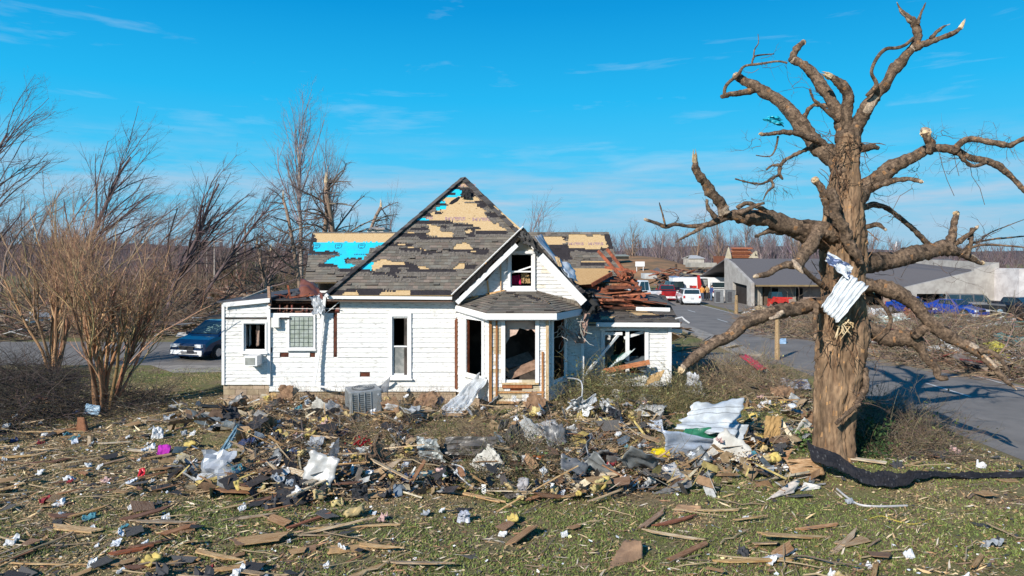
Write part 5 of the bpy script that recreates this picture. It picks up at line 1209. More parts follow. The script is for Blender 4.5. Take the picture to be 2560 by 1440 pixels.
        s = MB(); s.box((-h + .0, sd * w * .84, .84), (.06, w * .2, .26)); s.build('tail_light', M['redlamp'], e)
    s = MB(); s.box((h + .0, 0, .42), (.12, Wd * .9, .2)); s.box((-h - .0, 0, .45), (.12, Wd * .9, .2)); mb_split(s, 'bumper', paint if kind in ('sedan',) else M['dullmetal'], e)
    s = MB(); s.box((h + .01, 0, .62), (.06, w * .8, .16)); s.build('grille', M['black'], e)
    if plate: s = MB(); s.box((-h - .07, 0, .72 if kind != 'pickup' else .5), (.02, .34, .16), None, (.7, .7, .7)); s.build('number_plate', M['dullmetal'], e)
    if kind == 'pickup':
        s = MB(); s.box((-h * .55, 0, 1.145), (L * .38, Wd * .8, .02)); s.build('bed', M['black'], e)
    return e
CP = {'blue': carpaint('paint_dark_blue', (.008, .03, .085)), 'red': carpaint('paint_red', (.40, .012, .015)), 'white': carpaint('paint_white', (.75, .76, .76), 0), 'brightblue': carpaint('paint_bright_blue', (.01, .06, .42)), 'black': carpaint('paint_black', (.012, .014, .02)), 'green': carpaint('paint_green', (.012, .05, .045))}
vh = math.atan2(-.96, -.28)
van = vehicle('minivan', 'dark blue minivan with a smashed front and cracked windscreen by the house corner', 'van', (-14.75, 34.9, .006), vh, CP['blue'], 5.1, 1.98, 1.76, kind='van', plate=False)
s = MB(); s.box((2.55, .05, .70), (.05, 1.1, .04), None, (.7, .7, .7)); s.box((2.62, .2, .42), (.05, .9, .12), (0, .1, .05), (.5, .5, .5)); mb_split(s, 'broken_bumper_cover', M['chrome'], van)
s = MB(); s.box((2.66, .28, .46), (.02, .36, .14), None, (.03, .03, .04)); pl_ = s.build('number_plate', M['dullmetal'], van)
s = MB(); s.lathe((2.52, .78, .35), [(.10, 0), (.10, .06), (.04, .07)], 12, 'X'); s.build('fog_lamp', M['lamp'], van)
r = random.Random(9); s = MB()
M['crackle'] = mat('crazed_glass', (.35, .55, .5), .3, spec=.6)
for i in range(34):
    x = r.uniform(.8, 1.35); y = r.uniform(-.1, .75); z = 1.12 + (1.45 - x) * .62 + .06
    s.bar((x, y, z), (x + r.uniform(-.07, .07), y + r.uniform(-.14, .14), z + r.uniform(-.02, .02)), .012, .012)
s.build('windscreen_cracks', M['crackle'], van)
vehicle('pickup', 'red pickup truck parked on the road behind the white estate car', 'pickup truck', (17.6, 77.6, .006), R(86), CP['red'], 5.2, 1.9, 1.7, kind='pickup')
vehicle('estate_car', 'white boxy four-wheel-drive estate car standing on the road', 'car', (18.4, 71.4, .006), R(86), CP['white'], 4.4, 1.85, 1.62, kind='suv')
vehicle('offroad_car', 'dark hard-top off-roader just beyond the red pickup', 'car', (20.2, 86, .006), R(95), CP['black'], 4.2, 1.85, 1.85, kind='suv')
vehicle('pickup', 'white pickup truck beside the red excavator', 'pickup truck', (24.8, 82, .006), R(80), CP['white'], 5.4, 2.0, 1.9, kind='pickup')
vehicle('truck', 'white service truck behind the collapsed red rafters', 'truck', (14.6, 76, .006), R(200), CP['white'], 5.6, 2.1, 2.3, kind='pickup')
vehicle('sedan', 'bright blue sedan in front of the grey building', 'car', (36.6, 56.5, .006), R(-68), CP['brightblue'], 4.6, 1.85, 1.42, kind='sedan')
vehicle('hatchback', 'bright blue car with its hood up, left of the blue sedan', 'car', (34.2, 58.6, .006), R(-80), CP['brightblue'], 4.0, 1.75, 1.5, kind='sedan')
vehicle('suv', 'black sport utility car right of the blue sedan', 'car', (39.6, 58.2, .006), R(-30), CP['black'], 4.8, 1.95, 1.75, kind='suv')
vehicle('pickup', 'black pickup in front of the tall stucco block', 'pickup truck', (41.6, 57, .006), R(-62), CP['black'], 5.4, 2.0, 1.6, kind='pickup')
vehicle('suv', 'dark blue car parked inside the garage opening', 'car', (40.6, 63.4, .006), R(-90), CP['black'], 4.6, 1.9, 1.7, kind='suv')
vehicle('sedan', 'dark green car near the right edge beyond the building', 'car', (46.5, 63, .006), R(-15), CP['green'], 4.8, 1.9, 1.45, kind='sedan')
# trailer
tl = empty('trailer', (23.6, 86, 0), label='long white box trailer parked behind the pickup and the excavator', cat='trailer')
s = MB(); s.box((0, 0, 1.45), (5.7, 2.3, 1.75)); s.build('box', M['white'], tl); s = MB(); s.box((-3.1, .3, 1.35), (.8, 2.2, 1.9)); s.build('nose', M['dullmetal'], tl)
s = MB(); s.box((-3.1, .3, 2.36), (.85, 2.2, .12), None, (.25, .35, .55)); s.build('awning', M['dullmetal'], tl)
for x in (-.5, .5):
    s = MB(); s.lathe((x, -1.0, .36), [(.3, -.1), (.36, -.06), (.36, .1)], 14, 'Y'); s.build('wheel', M['rubber'], tl)
s = MB(); s.box((0, 0, .5), (5.5, 1.6, .1)); s.build('chassis', M['black'], tl)
# excavator
ex = empty('excavator', (22.2, 81, 0), label='small red excavator with a raised arm in front of the white trailer', cat='excavator')
mr_ = carpaint('paint_excavator_red', (.55, .03, .02), 0)
s = MB(); s.box((0, 0, .95), (1.9, 1.6, .45)); s.box((-.7, 0, 1.3), (.5, 1.3, .4)); s.build('body', mr_, ex)
s = MB(); s.box((.5, -.1, 1.75), (.8, 1.0, 1.15), taper=.88); s.build('cab', M['black'], ex); s = MB(); s.box((.5, -.63, 1.85), (.55, .04, .75)); s.build('cab_window', M['glass'], ex)
for y in (-.75, .75):
    s = MB(); s.box((0, y, .32), (2.1, .38, .62)); s.build('track', M['rubber'], ex)
s = MB(); s.bar((-.25, -.9, .9), (-.5, -1.5, 2.7), .28, .28); s.bar((-.5, -1.5, 2.7), (-.35, -2.3, 1.0), .22, .22); s.build('arm', mr_, ex)
s = MB(); s.box((-.35, -2.4, .7), (.6, .4, .5), taper=.6); s.build('bucket', M['black'], ex)
# red loader near the grey building
ld = empty('lift', (X_(1945, 66.5), 66.5, 0), label='red machine with raised arms and a grey cab by the grey building', cat='machine')
s = MB(); s.box((0, 0, .6), (1.6, 1.2, .5)); s.bar((-1.1, -.2, .15), (-.4, -.2, 1.0), .2, .2); s.bar((-.4, -.2, .95), (1.3, -.2, .9), .16, .16); s.build('arm', mr_, ld)
s = MB(); s.box((-.1, .4, 1.15), (1.2, .9, .7), taper=.8); s.build('cab', M['carglass'], ld)
for x in (-.5, .5):
    s = MB(); s.lathe((x, -.6, .3), [(.3, 0), (.3, .2)], 12, 'Y'); s.build('wheel', M['rubber'], ld)
for px, w, c, lab in ((1797, .85, (.30, .31, .32), 'grey metal cabinet left of the white column'), (1826, .9, (.22, .23, .24), 'dark grey metal cabinet between the columns of the building')):
    e = empty('cabinet', (X_(px, 72.5), 72.5, 0), label=lab, cat='cabinet'); s = MB(); s.box((0, 0, .68), (w, .6, 1.3), None, c); s.build('body', M['dullmetal'], e); s = MB(); s.box((-w * .2, -.31, .68), (w * .5, .02, 1.1), None, (.1, .1, .11)); s.build('door', M['dullmetal'], e); s = MB(); s.box((0, 0, 1.36), (w * 1.06, .66, .05), None, c); s.build('lid', M['dullmetal'], e)
# ---------------------------------------------------------------- people in the road
def person(lab, loc, rz, jacket, trousers, skin=(.45, .28, .2), hair=(.05, .03, .02), lean=0.0, arms=((.25, .05, .85), (.25, .05, .85))):
    m = bpy.data.materials.new('clothes_and_skin'); m.use_nodes = True; t = m.node_tree; b = t.nodes['Principled BSDF']; b.inputs['Roughness'].default_value = .85
    co = t.nodes.new('ShaderNodeTexCoord'); sp_ = t.nodes.new('ShaderNodeSeparateXYZ'); t.links.new(co.outputs['Object'], sp_.inputs[0])
    mr2 = t.nodes.new('ShaderNodeMapRange'); mr2.inputs[2].default_value = 2.0; t.links.new(sp_.outputs[2], mr2.inputs[0])
    cr_ = t.nodes.new('ShaderNodeValToRGB'); cr_.color_ramp.interpolation = 'CONSTANT'; q = cr_.color_ramp.elements
    q[0].position = 0; q[0].color = (.03, .025, .02, 1); q[1].position = .05; q[1].color = (*trousers, 1)
    for p_, c_ in ((.45, jacket), (.745, skin)): e_ = q.new(p_); e_.color = (*c_, 1)
    t.links.new(mr2.outputs[0], cr_.inputs[0]); t.links.new(cr_.outputs[0], b.inputs['Base Color'])
    V = [(0, 0, .95), (.02, 0, 1.15), (.0, 0, 1.38), (.02, 0, 1.48), (.03, 0, 1.56), (.045, 0, 1.66), (.02, 0, 1.74),
         (0, .09, .9), (.04, .11, .5), (0, .12, .09), (.14, .13, .04), (0, -.09, .9), (-.02, -.11, .5), (-.06, -.12, .09), (.08, -.13, .04),
         (0, .19, 1.38), (-.02, .26, 1.12), (arms[0][0], .24, arms[0][2] + .1), (arms[0][0] + .06, .23, arms[0][2]), (0, -.19, 1.38), (-.02, -.26, 1.12), (arms[1][0], -.24, arms[1][2] + .1), (arms[1][0] + .06, -.23, arms[1][2])]
    E = [(0, 1), (1, 2), (2, 3), (3, 4), (4, 5), (5, 6), (0, 7), (7, 8), (8, 9), (9, 10), (0, 11), (11, 12), (12, 13), (13, 14), (2, 15), (15, 16), (16, 17), (17, 18), (2, 19), (19, 20), (20, 21), (21, 22)]
    Rr = [.155, .15, .17, .06, .09, .105, .06, .105, .07, .05, .045, .105, .07, .05, .045, .085, .062, .048, .04, .085, .062, .048, .04]
    me = bpy.data.meshes.new('person'); me.from_pydata([(x + lean * max(0, z - .9), y, z) for x, y, z in V], E, []); o = bpy.data.objects.new('person', me); COL.objects.link(o)
    md = o.modifiers.new('s', 'SKIN'); lay = me.skin_vertices[0].data
    for i, r_ in enumerate(Rr): lay[i].radius = (r_, r_ * (.8 if i in (0, 1, 2) else 1))
    lay[0].use_root = True; sb = o.modifiers.new('u', 'SUBSURF'); sb.levels = sb.render_levels = 2
    me.materials.append(m); o.location = loc; o.rotation_euler = (0, 0, rz); tag(o, lab, 'person')
    s = MB(); s.lathe((.04 + lean * .8, 0, 1.66), [(.112, .0), (.118, .05), (.09, .1), (.03, .125)], 12, 'Z'); hm = bpy.data.materials.get('hair') or mat('hair', hair, .8); s.build('hair', hm, o, smooth=True)
    return o
person('person in an orange jacket seen from behind, left of the group', (X_(1755, 76), 76, .006), R(80), (.62, .25, .05), (.07, .10, .17), lean=.05)
person('person in a tan work jacket and dark trousers in the middle of the group', (X_(1768, 76.4), 76.4, .006), R(110), (.48, .30, .13), (.03, .035, .05))
person('person in a dark blue jacket and jeans stepping to the right of the group', (X_(1778, 75.5), 75.5, .006), R(20), (.03, .06, .18), (.09, .14, .22), lean=.12)
# ---------------------------------------------------------------- poles and posts
def pole(px, Y, pyt, rad, lab, arm=0, col=(.26, .19, .14), cat='utility pole', name='utility_pole', tilt=0, cab=False):
    e = empty(name, (X_(px, Y), Y, 0), label=lab, cat=cat); z = Z_(pyt, Y); s = MB(); s.tube([(0, 0, -.1), (tilt * z * .5, 0, z * .5), (tilt * z, 0, z)], [rad, rad * .9, rad * .75], 8, col); s.build('post', M['wood'], e)
    if arm: s = MB(); s.box((tilt * z, -.12, z - .5), (arm, .1, .12), None, col); s.build('cross_arm', M['wood'], e)
    return e
pole(492, 78, 560, .16, 'brown utility pole at the right edge of the left trees', 0); pole(613, 84, 558, .15, 'tall brown utility pole left of the broken trunk')
pole(536, 90, 594, .10, 'pale light pole with a short cross arm on the left skyline', 2.0, (.6, .55, .5)); pole(517, 92, 620, .07, 'thin pale light pole beside the cross-armed one', 0, (.6, .55, .5)); pole(591, 90, 623, .07, 'thin white light pole below the tall brown utility pole', .8, (.6, .55, .5))
pole(1841, 59, 738, .17, 'snapped wooden pole standing at the far edge of the road', 0, (.42, .30, .16)); pole(1943, 33, 795, .13, 'short wooden post at the near edge of the road under the long limb', 0, (.48, .35, .2), 'post', 'wooden_post'); pole(1690, 110, 660, .25, 'dark stump pole on the rim of the bare hillside', 0, (.1, .07, .05), 'post', 'wooden_post')
# ---------------------------------------------------------------- crumpled sheets, boards and other single wreck pieces
def crumple(name, lab, cat, c4, col, m='dullmetal', amp=.08, nu=14, nv=12, seed=0, ragged=.05, thick=.012, sharp=False, freq=2.2, parent=None, ridge=0, group=None, col2=None, lines=0, ridgeu=0):
    c = [Vector(q) for q in c4]; n = (c[1] - c[0]).cross(c[3] - c[0]).normalized(); s = MB(); o0 = sum(c, Vector()) / 4
    sz = max((c[1] - c[0]).length, (c[3] - c[0]).length)
    def fn(u, v):
        uu = u + ragged * mnoise.noise(Vector((v * 6, seed, u * 2))) * (1 if u in (0, 1) else .3); vv = v + ragged * mnoise.noise(Vector((u * 6, seed + 7, v * 2))) * (1 if v in (0, 1) else .3)
        p = (c[0] * (1 - uu) + c[1] * uu) * (1 - vv) + (c[3] * (1 - uu) + c[2] * uu) * vv
        q = Vector((u * freq, v * freq, seed * 1.37)); k = mnoise.noise(q) + .5 * mnoise.noise(q * 2.3)
        if sharp: k = abs(k) * 1.6 - .4 + .25 * abs(mnoise.noise(q * 3.1))
        if ridgeu: k += .9 * (abs((u * ridgeu) % 1 - .5) * 2 - .5)
        if ridge: k += .35 * (abs((v * ridge) % 1 - .5) * 2 - .5)
        return p + n * k * amp
    cf = (lambda u, v: tuple(a * (1 + .12 * mnoise.noise(Vector((u * 5, v * 5, seed)))) for a in (col2 if col2 and mnoise.noise(Vector((u * 2.5, v * 2.5, seed + 3))) > .1 else col)))
    if lines:
        cf0 = cf; cf = lambda u, v: tuple(a * (.55 if (v * lines) % 1 < .12 else 1) for a in cf0(u, v))
    s.grid(fn, nu, nv, cf)
    o = s.build(name, M[m], parent, smooth=not sharp, thick=thick, loc=None if parent else tuple(o0))
    if parent is None: tag(o, lab, cat, group)
    return o
KEEP = [(1765, 1060, 110, 78), (1745, 1128, 115, 32), (1648, 1124, 36, 22), (1932, 1082, 42, 40), (545, 1150, 60, 62), (905, 1035, 62, 30), (1130, 1110, 110, 36), (1140, 1190, 60, 32), (1050, 1192, 50, 22), (1330, 1152, 40, 18), (1302, 1222, 28, 34), (888, 1132, 48, 20), (902, 1100, 32, 22), (410, 1125, 26, 20), (1150, 1010, 70, 50), (1256, 1060, 24, 36), (2010, 1168, 60, 34)]
def gp(px, py, dz=0.0):            # a ground point lifted by dz
    z = dz
    for _ in range(4):
        g = G(px, py, z); h_ = hgt(g.x, g.y); z = dz + h_ + .10 * smooth(.06, .22, h_)
    return Vector((g.x, g.y, z))
def st4(base, top, Yoff=0.0):      # sheet standing on two ground points, its top at two picture points
    (a, b), (c, d) = base, top; A, B = gp(*a), gp(*b); return [A, B, P(d[0], d[1], B.y + Yoff), P(c[0], c[1], A.y + Yoff)]
def flat4(q, z=.04): return [gp(x, y, zz) for (x, y), zz in zip(q, z if hasattr(z, '__len__') else [z] * 4)]
GREY, WHT, SIL = (.30, .31, .32), (.72, .73, .74), (.62, .68, .75)
# air conditioner
ac = empty('air_conditioner', (gp(905, 1044).x, gp(905, 1044).y + .25, .17), R(20), 'grey outdoor air conditioning unit standing by the white house wall', 'air conditioner'); ac.rotation_euler = (R(2), R(-2), R(24))
s = MB(); s.box((0, 0, .50), (.92, .78, .94), None, (.34, .35, .35)); b_ = s.build('cabinet', M['dullmetal'], ac); bv = b_.modifiers.new('b', 'BEVEL'); bv.width = .03; bv.segments = 2
s = MB(); s.lathe((0, 0, .972), [(.33, 0), (.33, .015), (.29, .02), (.05, .025)], 24, 'Z', (.12, .12, .12)); g_ = s.build('fan_grille', M['dullmetal'], ac)
s = MB()
for k in range(1, 5): s.lathe((0, 0, .985 + k * .0), [(.07 * k, 0), (.07 * k, .018), (.07 * k - .012, .018), (.07 * k - .012, 0)], 24, 'Z', (.45, .46, .46))
s.build('grille_ring', M['dullmetal'], g_)
for i in range(14):
    s = MB(); s.box((-.13, -.397, .10 + i * .058), (.56, .012, .018), None, (.12, .13, .13)); s.build('louvre', M['dullmetal'], ac)
for i in range(4):
    s = MB(); s.box((-.40 + i * .18, -.408, .5), (.016, .012, .86), None, (.5, .52, .52)); s.build('guard_bar', M['dullmetal'], ac)
s = MB(); s.box((-.467, 0, .5), (.012, .62, .8), None, (.24, .25, .25)); s.build('side_panel', M['dullmetal'], ac)
s = MB(); s.lathe((.36, -.395, .82), [(.03, -.008), (.03, .002)], 12, 'Y', (.6, .62, .64)); s.build('badge', M['dullmetal'], ac)
crumple('metal_flap', 'bent grey panel leaning on top of the air conditioning unit', 'metal sheet', [P(935, 968, 21.6), P(968, 985, 21.9), P(975, 942, 22.4), P(952, 965, 22.3)], GREY, amp=.05, seed=2)
crumple('plastic_bag', 'blue and white bag at the foot of the air conditioning unit', 'bag', [P(928, 1046, 20.3), P(953, 1046, 20.3), P(948, 1008, 20.4), P(938, 1008, 20.4)], (.25, .40, .55), 'plastic', amp=.10, seed=5, col2=(.7, .72, .75))
crumple('downspout_end', 'flattened white board lying from the air conditioner to the right', 'board', [gp(960, 1022, .3), gp(1060, 1042, .05), gp(1062, 1035, .12), gp(968, 1008, .5)], WHT, 'dullmetal', amp=.03, seed=6)
# siding sheet slumped from the bay
crumple('siding_sheet', 'long white siding panel slumped from the bay window to the ground', 'siding', [P(1088, 1040, 20.4), P(1140, 1062, 20.2), P(1218, 950, 21.5), P(1192, 938, 22.0)], (.62, .64, .65), 'dullmetal', amp=.14, nu=20, nv=26, seed=11, sharp=True, ragged=.12)
s = MB(); yy = YW - .16
q = [P(812, 742, yy - .1), P(806, 800, yy), P(800, 860, yy), P(792, 915, yy - .05), P(784, 962, yy - .15), P(800, 966, yy - .2), P(850, 972, yy - .25), P(905, 964, yy - .3), P(955, 955, yy - .2), P(975, 948, yy - .1)]
for i in range(len(q) - 1): s.bar(q[i], q[i + 1], .10 if i < 4 else .05, .05 if i < 4 else .06, (1, 1, 1), up=(0, -1, 0))
tag(s.build('downspout', M['white']), 'bent white downspout hanging down the front wall beside the glass block window', 'downspout')
# window air conditioner, meter box, glass block, curtains
wa = empty('window_air_conditioner', (X_(633, YL - .3), YL - .25, Z_(900, YL - .3)), label='white window air conditioner under the left broken window', cat='air conditioner')
s = MB(); s.box((0, 0, 0), (.42, .55, .33)); s.build('case', M['white'], wa); s = MB(); s.box((-.02, -.281, -.01), (.32, .012, .23), None, (.35, .36, .33)); s.build('grille', M['dullmetal'], wa)
s = MB(); s.box((X_(693, YW), YW - .13, Z_(805, YW)), (.25, .18, .32), None, (.95, .95, .9)); hb(s, 'meter_box', 'white')
s = MB(); x0, x1, z0, z1 = xa + gbl[0] + .02, xa + gbl[1] - .02, gbl[2] + .02, gbl[3] - .02; nx_, nz_ = 5, 7
M['glassblock'] = mat('glass_block', (.42, .46, .42), .1, spec=.9, col2=(.30, .34, .28), vscale=5)
for i in range(nx_):
    for j in range(nz_):
        w, h = (x1 - x0) / nx_, (z1 - z0) / nz_; s.box((x0 + (i + .5) * w, YW - .02, z0 + (j + .5) * h), (w - .022, .06, h - .022), None)
gbw = window('window', xa + gbl[0], xa + gbl[1], gbl[2], gbl[3], YW, fw=.06)
o = s.build('glass_blocks', M['glassblock'], gbw)
s = MB(); s.slab([(x0, YW + .0, z0), (x1, YW + .0, z0), (x1, YW + .0, z1), (x0, YW + .0, z1)], (0, .02, 0), (.45, .45, .42)); s.build('mortar', M['white'], gbw)
lw = window('window', xl0 + wl[0], xl0 + wl[1], wl[2], wl[3], YL, fw=.05)
s = MB(); s.box((X_(640, YL), YL - .045, Z_(884, YL)), (.72, .05, .14)); s.build('apron', M['white'], lw)
for a, b, c in ((622, 628, (.5, .5, .48)), (640, 650, (.35, .25, .2)), (616, 619, (.3, .3, .3))):
    crumple('curtain', None, None, [P(a, 868, YL + .3), P(b, 862, YL + .35), P(b - 1, 812, YL + .3), P(a + 1, 812, YL + .3)], c, 'cloth', amp=.06, seed=a, parent=lw, thick=.008)
# pink and brown things in the gable window
crumple('pink_chair_back', 'bright pink cushion inside the gable window', 'cushion', [P(1278, 711, 23.5), P(1304, 711, 23.4), P(1300, 687, 23.5), P(1280, 690, 23.6)], (.62, .02, .10), 'cloth', amp=.06, seed=4, thick=.05)
crumple('cardboard', 'brown cardboard flap inside the gable window', 'cardboard', [P(1304, 708, 23.35), P(1326, 708, 23.35), P(1322, 685, 23.4), P(1303, 680, 23.4)], (.45, .30, .14), 'cloth', amp=.08, seed=6, sharp=True)
# metal on the gable's right slope
crumple('roof_metal', 'bent bluish grey flashing torn up along the right slope of the gable', 'metal sheet', [P(1440, 702, 22.9), P(1418, 690, 22.5), P(1338, 592, 22.6), P(1352, 588, 23.4)], (.42, .47, .52), amp=.10, nu=8, nv=22, seed=14, ragged=.1)
crumple('roof_metal', 'second torn flashing sheet curling off the lower right slope of the gable', 'metal sheet', [P(1448, 704, 22.8), P(1420, 695, 22.4), P(1400, 655, 22.5), P(1428, 660, 22.9)], (.60, .66, .74), amp=.12, nu=10, nv=12, seed=15, ragged=.12)
crumple('sheathing_piece', 'jagged pale piece of sheathing on the right slope of the gable', 'board', [P(1396, 665, 22.4), P(1406, 668, 22.4), P(1398, 645, 22.5), P(1386, 640, 22.5)], (.62, .45, .25), 'cloth', amp=.05, seed=16, sharp=True)
crumple('torn_felt_heap', 'black tangle of torn roofing felt where the gable meets the right wing', 'roofing felt', [P(1456, 790, 22.7), P(1500, 782, 22.9), P(1480, 728, 23.2), P(1450, 735, 22.8)], (.03, .03, .03), 'cloth', amp=.25, seed=17, sharp=True, ragged=.3)
crumple('torn_felt_heap', 'grey crumpled felt hanging at the peak of the gable', 'roofing felt', [P(1300, 600, 22.4), P(1345, 628, 22.4), P(1325, 590, 22.5), P(1302, 575, 22.5)], (.09, .085, .08), 'cloth', amp=.10, seed=18, sharp=True, ragged=.25)
crumple('torn_felt_heap', 'black flap of roofing felt peeled up near the top of the main roof', 'roofing felt', [P(1152, 494, 26.2), P(1178, 497, 26.2), P(1176, 474, 26.4), P(1155, 474, 26.4)], (.035, .035, .035), 'cloth', amp=.12, seed=19, sharp=True, ragged=.2)
s = MB(); s.poly([on_plane(a, b, eaveL, nF, EX, .012).translation for a, b in ((1122, 511), (1128, 503), (1146, 492), (1151, 494), (1143, 504), (1130, 511))]); hb(s, 'painted_roof_hole', 'black')  # flat black patch laid on the boards, painting the darkness of a hole
# collapsed roof frame at the right
cf = empty('collapsed_roof', (X_(1540, 26.5), 26.5, 1.5), label='collapsed rust-red roof frame with a tilted strand board panel right of the house', cat='roof frame')
def cb(s, n, m): o = s.build(n, M[m], cf); o.location = -cf.location; return o
s = MB(); pts = [P(1418, 671, 27.0), P(1536, 671, 27.0), P(1520, 684, 26.7), P(1500, 702, 26.3), P(1478, 710, 26.0), P(1450, 712, 25.9), P(1432, 706, 26.0)]
s.slab(list(reversed(pts)), (0, .03, .0), (.85, .78, .7)); cb(s, 'strand_board', 'osb')
rr_ = random.Random(3)
for a, b, w in (((1495, 627), (1598, 742), .12), ((1517, 622), (1612, 742), .12), ((1545, 640), (1560, 660), .0), ((1512, 668), (1590, 680), .1), ((1530, 684), (1480, 712), .14), ((1440, 708), (1600, 745), .12), ((1560, 660), (1570, 672), 0)):
    if w: s = MB(); s.bar(P(*a, 26.6), P(*b, 25.9), .05, w, (1.5, 1.1, .95)); cb(s, 'rafter', 'redwood')
for i in range(52):
    y = rr_.uniform(678, 752); t = (y - 682) / 63; x0_ = 1540 - 75 * t + rr_.uniform(-5, 30); x1_ = 1590 + 38 * t - rr_.uniform(0, 20); Y = 26.3 + rr_.uniform(-.5, .7)
    s = MB(); s.bar(P(x0_ + rr_.uniform(0, 30), y + rr_.uniform(-9, 9), Y), P(x1_ - rr_.uniform(0, 25), y + rr_.uniform(-9, 9), Y + rr_.uniform(-.3, .3)), .04, rr_.uniform(.03, .10), rr_.choice([(1.1, .9, .8), (.8, .7, .7), (1.4, 1.2, 1.0), (.5, .45, .45), (1.9, 2.0, 1.6), (.7, .6, .55)])); cb(s, 'rafter', 'redwood')
for i in range(16):
    a = (rr_.uniform(1470, 1560), rr_.uniform(740, 775)); d = rr_.uniform(40, 150); s = MB(); s.bar(P(*a, 25.5 + rr_.uniform(-.6, .6)), P(a[0] + d, a[1] + rr_.uniform(-14, 18), 25.5 + rr_.uniform(-.6, .6)), .05, rr_.uniform(.04, .1), rr_.choice([(.5, .45, .45), (.3, .3, .3), (1.2, .9, .8), (2.2, 2.0, 1.8)])); cb(s, 'lath', 'redwood')
crumple('roof_slab', 'grey shingled roof slab fallen behind the right wing', 'roof slab', [P(1440, 742, 25.8), P(1690, 762, 25.6), P(1640, 738, 28.0), P(1480, 715, 27.4)], (.15, .14, .125), 'shingle', amp=.10, seed=22, nu=20)
for a, b, lab in (((1590, 766), (1675, 778), 'white fascia board lying over the right wing roof'), ((1678, 822), (1705, 830), 'short white board hanging off the corner of the right wing')):
    s = MB(); A = P(a[0], (a[1] + b[1]) / 2, 24.4); s.bar(A, P(b[0], (a[1] + b[1]) / 2 + 2, 24.2), .04, .13); tag(s.build('fascia_board', M['white'], loc=tuple(A)), lab, 'board')
s = MB(); q = [P(1688, 797, 23.6), P(1705, 793, 23.6), P(1712, 800, 23.5), P(1724, 808, 23.4)]; s.tube(q, .03, 6, (.7, .7, .7)); tag(s.build('bent_gutter', M['dullmetal']), 'bent white gutter piece sticking out past the right wing eave', 'gutter')
# hanging cloth and wires at the right end of the bay
crumple('hanging_cloth', 'pinkish tan cloth hanging from the eave between the bay and the right wing', 'cloth', [P(1440, 858, 22.3), P(1462, 858, 22.4), P(1474, 782, 22.6), P(1462, 785, 22.5)], (.42, .27, .21), 'cloth', amp=.14, nu=12, nv=20, seed=25, freq=3)
crumple('hanging_cloth', 'tan rag draped sideways across the right face of the bay', 'cloth', [P(1395, 815, 22.2), P(1440, 860, 22.2), P(1448, 835, 22.4), P(1402, 812, 22.3)], (.45, .30, .24), 'cloth', amp=.12, seed=26, freq=3)
tw = TW(); r = np.random.default_rng(3); S = np.array([P(x, y, 22.25) for x, y in zip(r.uniform(1400, 1455, 26), r.uniform(795, 825, 26))]); Pt = grow(S, r.normal(0, .5, (26, 3)) * np.array([1, .3, 1]) + [0, 0, -1], r.uniform(.3, 1.1, 26), 8, .3, (0, 0, -.3), r); tw.add(Pt, np.full((26, 8), .012), cvar((.62, .56, .48), 26, r)); tag(tw.build('wire_tangle', M['twig']), 'tangle of pale wires and lath hanging beside the tan cloth', 'wires')
# wreck inside the right window
crumple('green_sheet', 'dark green panel fallen inside the right window', 'panel', [P(1512, 925, 23.9), P(1560, 905, 23.8), P(1575, 878, 24.3), P(1530, 888, 24.4)], (.03, .16, .12), 'plastic', amp=.06, seed=27)
crumple('plastic_sheet', 'crumpled translucent white sheet in the right window', 'plastic', [P(1512, 925, 23.7), P(1545, 905, 23.6), P(1590, 872, 23.8), P(1570, 880, 23.9)], (.55, .62, .60), 'plastic', amp=.08, seed=28)
crumple('grey_sheet', 'grey slanted panel in the right window', 'panel', [P(1560, 905, 23.8), P(1618, 935, 23.6), P(1612, 890, 24.2), P(1580, 890, 24.3)], (.10, .12, .13), 'plastic', amp=.05, seed=29)
s = MB(); A = P(1508, 928, 23.5); s.bar(A, P(1624, 905, 23.5), .06, .16, (.62, .26, .12)); tag(s.build('board', M['wood'], loc=tuple(A)), 'reddish brown board lying across the right window sill', 'board')
crumple('plywood_piece', 'curved tan plywood under the right corner of the wing', 'plywood', [P(1612, 962, 22.9), P(1650, 950, 22.9), P(1662, 925, 23.2), P(1625, 940, 23.3)], (.5, .33, .15), 'cloth', amp=.06, seed=30)
# left wing roof wreckage
crumple('rolled_metal', 'rust-brown curled roofing metal on the left wing roof', 'metal sheet', [P(748, 742, 23.6), P(815, 745, 23.4), P(790, 708, 24.6), P(752, 703, 24.8)], (.24, .085, .05), 'dullmetal', amp=.22, seed=33, freq=1.4, ragged=.1)
crumple('metal_sheet', 'crumpled grey metal hanging at the left end of the main eave', 'metal sheet', [P(783, 786, 22.8), P(812, 778, 22.7), P(800, 735, 23.0), P(778, 742, 23.1)], (.5, .52, .54), 'dullmetal', amp=.16, seed=34, sharp=True, ragged=.2)
crumple('felt_sheet', 'dark roofing felt slumped over the left wing roof', 'roofing felt', [P(690, 755, 23.4), P(780, 752, 23.2), P(768, 728, 25.5), P(700, 738, 25.5)], (.07, .07, .075), 'cloth', amp=.15, seed=35, sharp=True)
s = MB(); A = P(675, 764, 22.98); s.bar(A, P(672, 716, 23.1), .09, .09, (.42, .28, .2), up=(0, 1, 0)); tag(s.build('post_stub', M['wood'], loc=tuple(A)), 'brown wooden stub standing on the left wing roof', 'post')
s = MB(); A = P(605, 748, 23.6); s.bar(A, P(680, 718, 24.6), .05, .06, (.62, .58, .5)); tag(s.build('broken_stick', M['wood'], loc=tuple(A)), 'pale stick leaning over the left wing roof', 'stick')
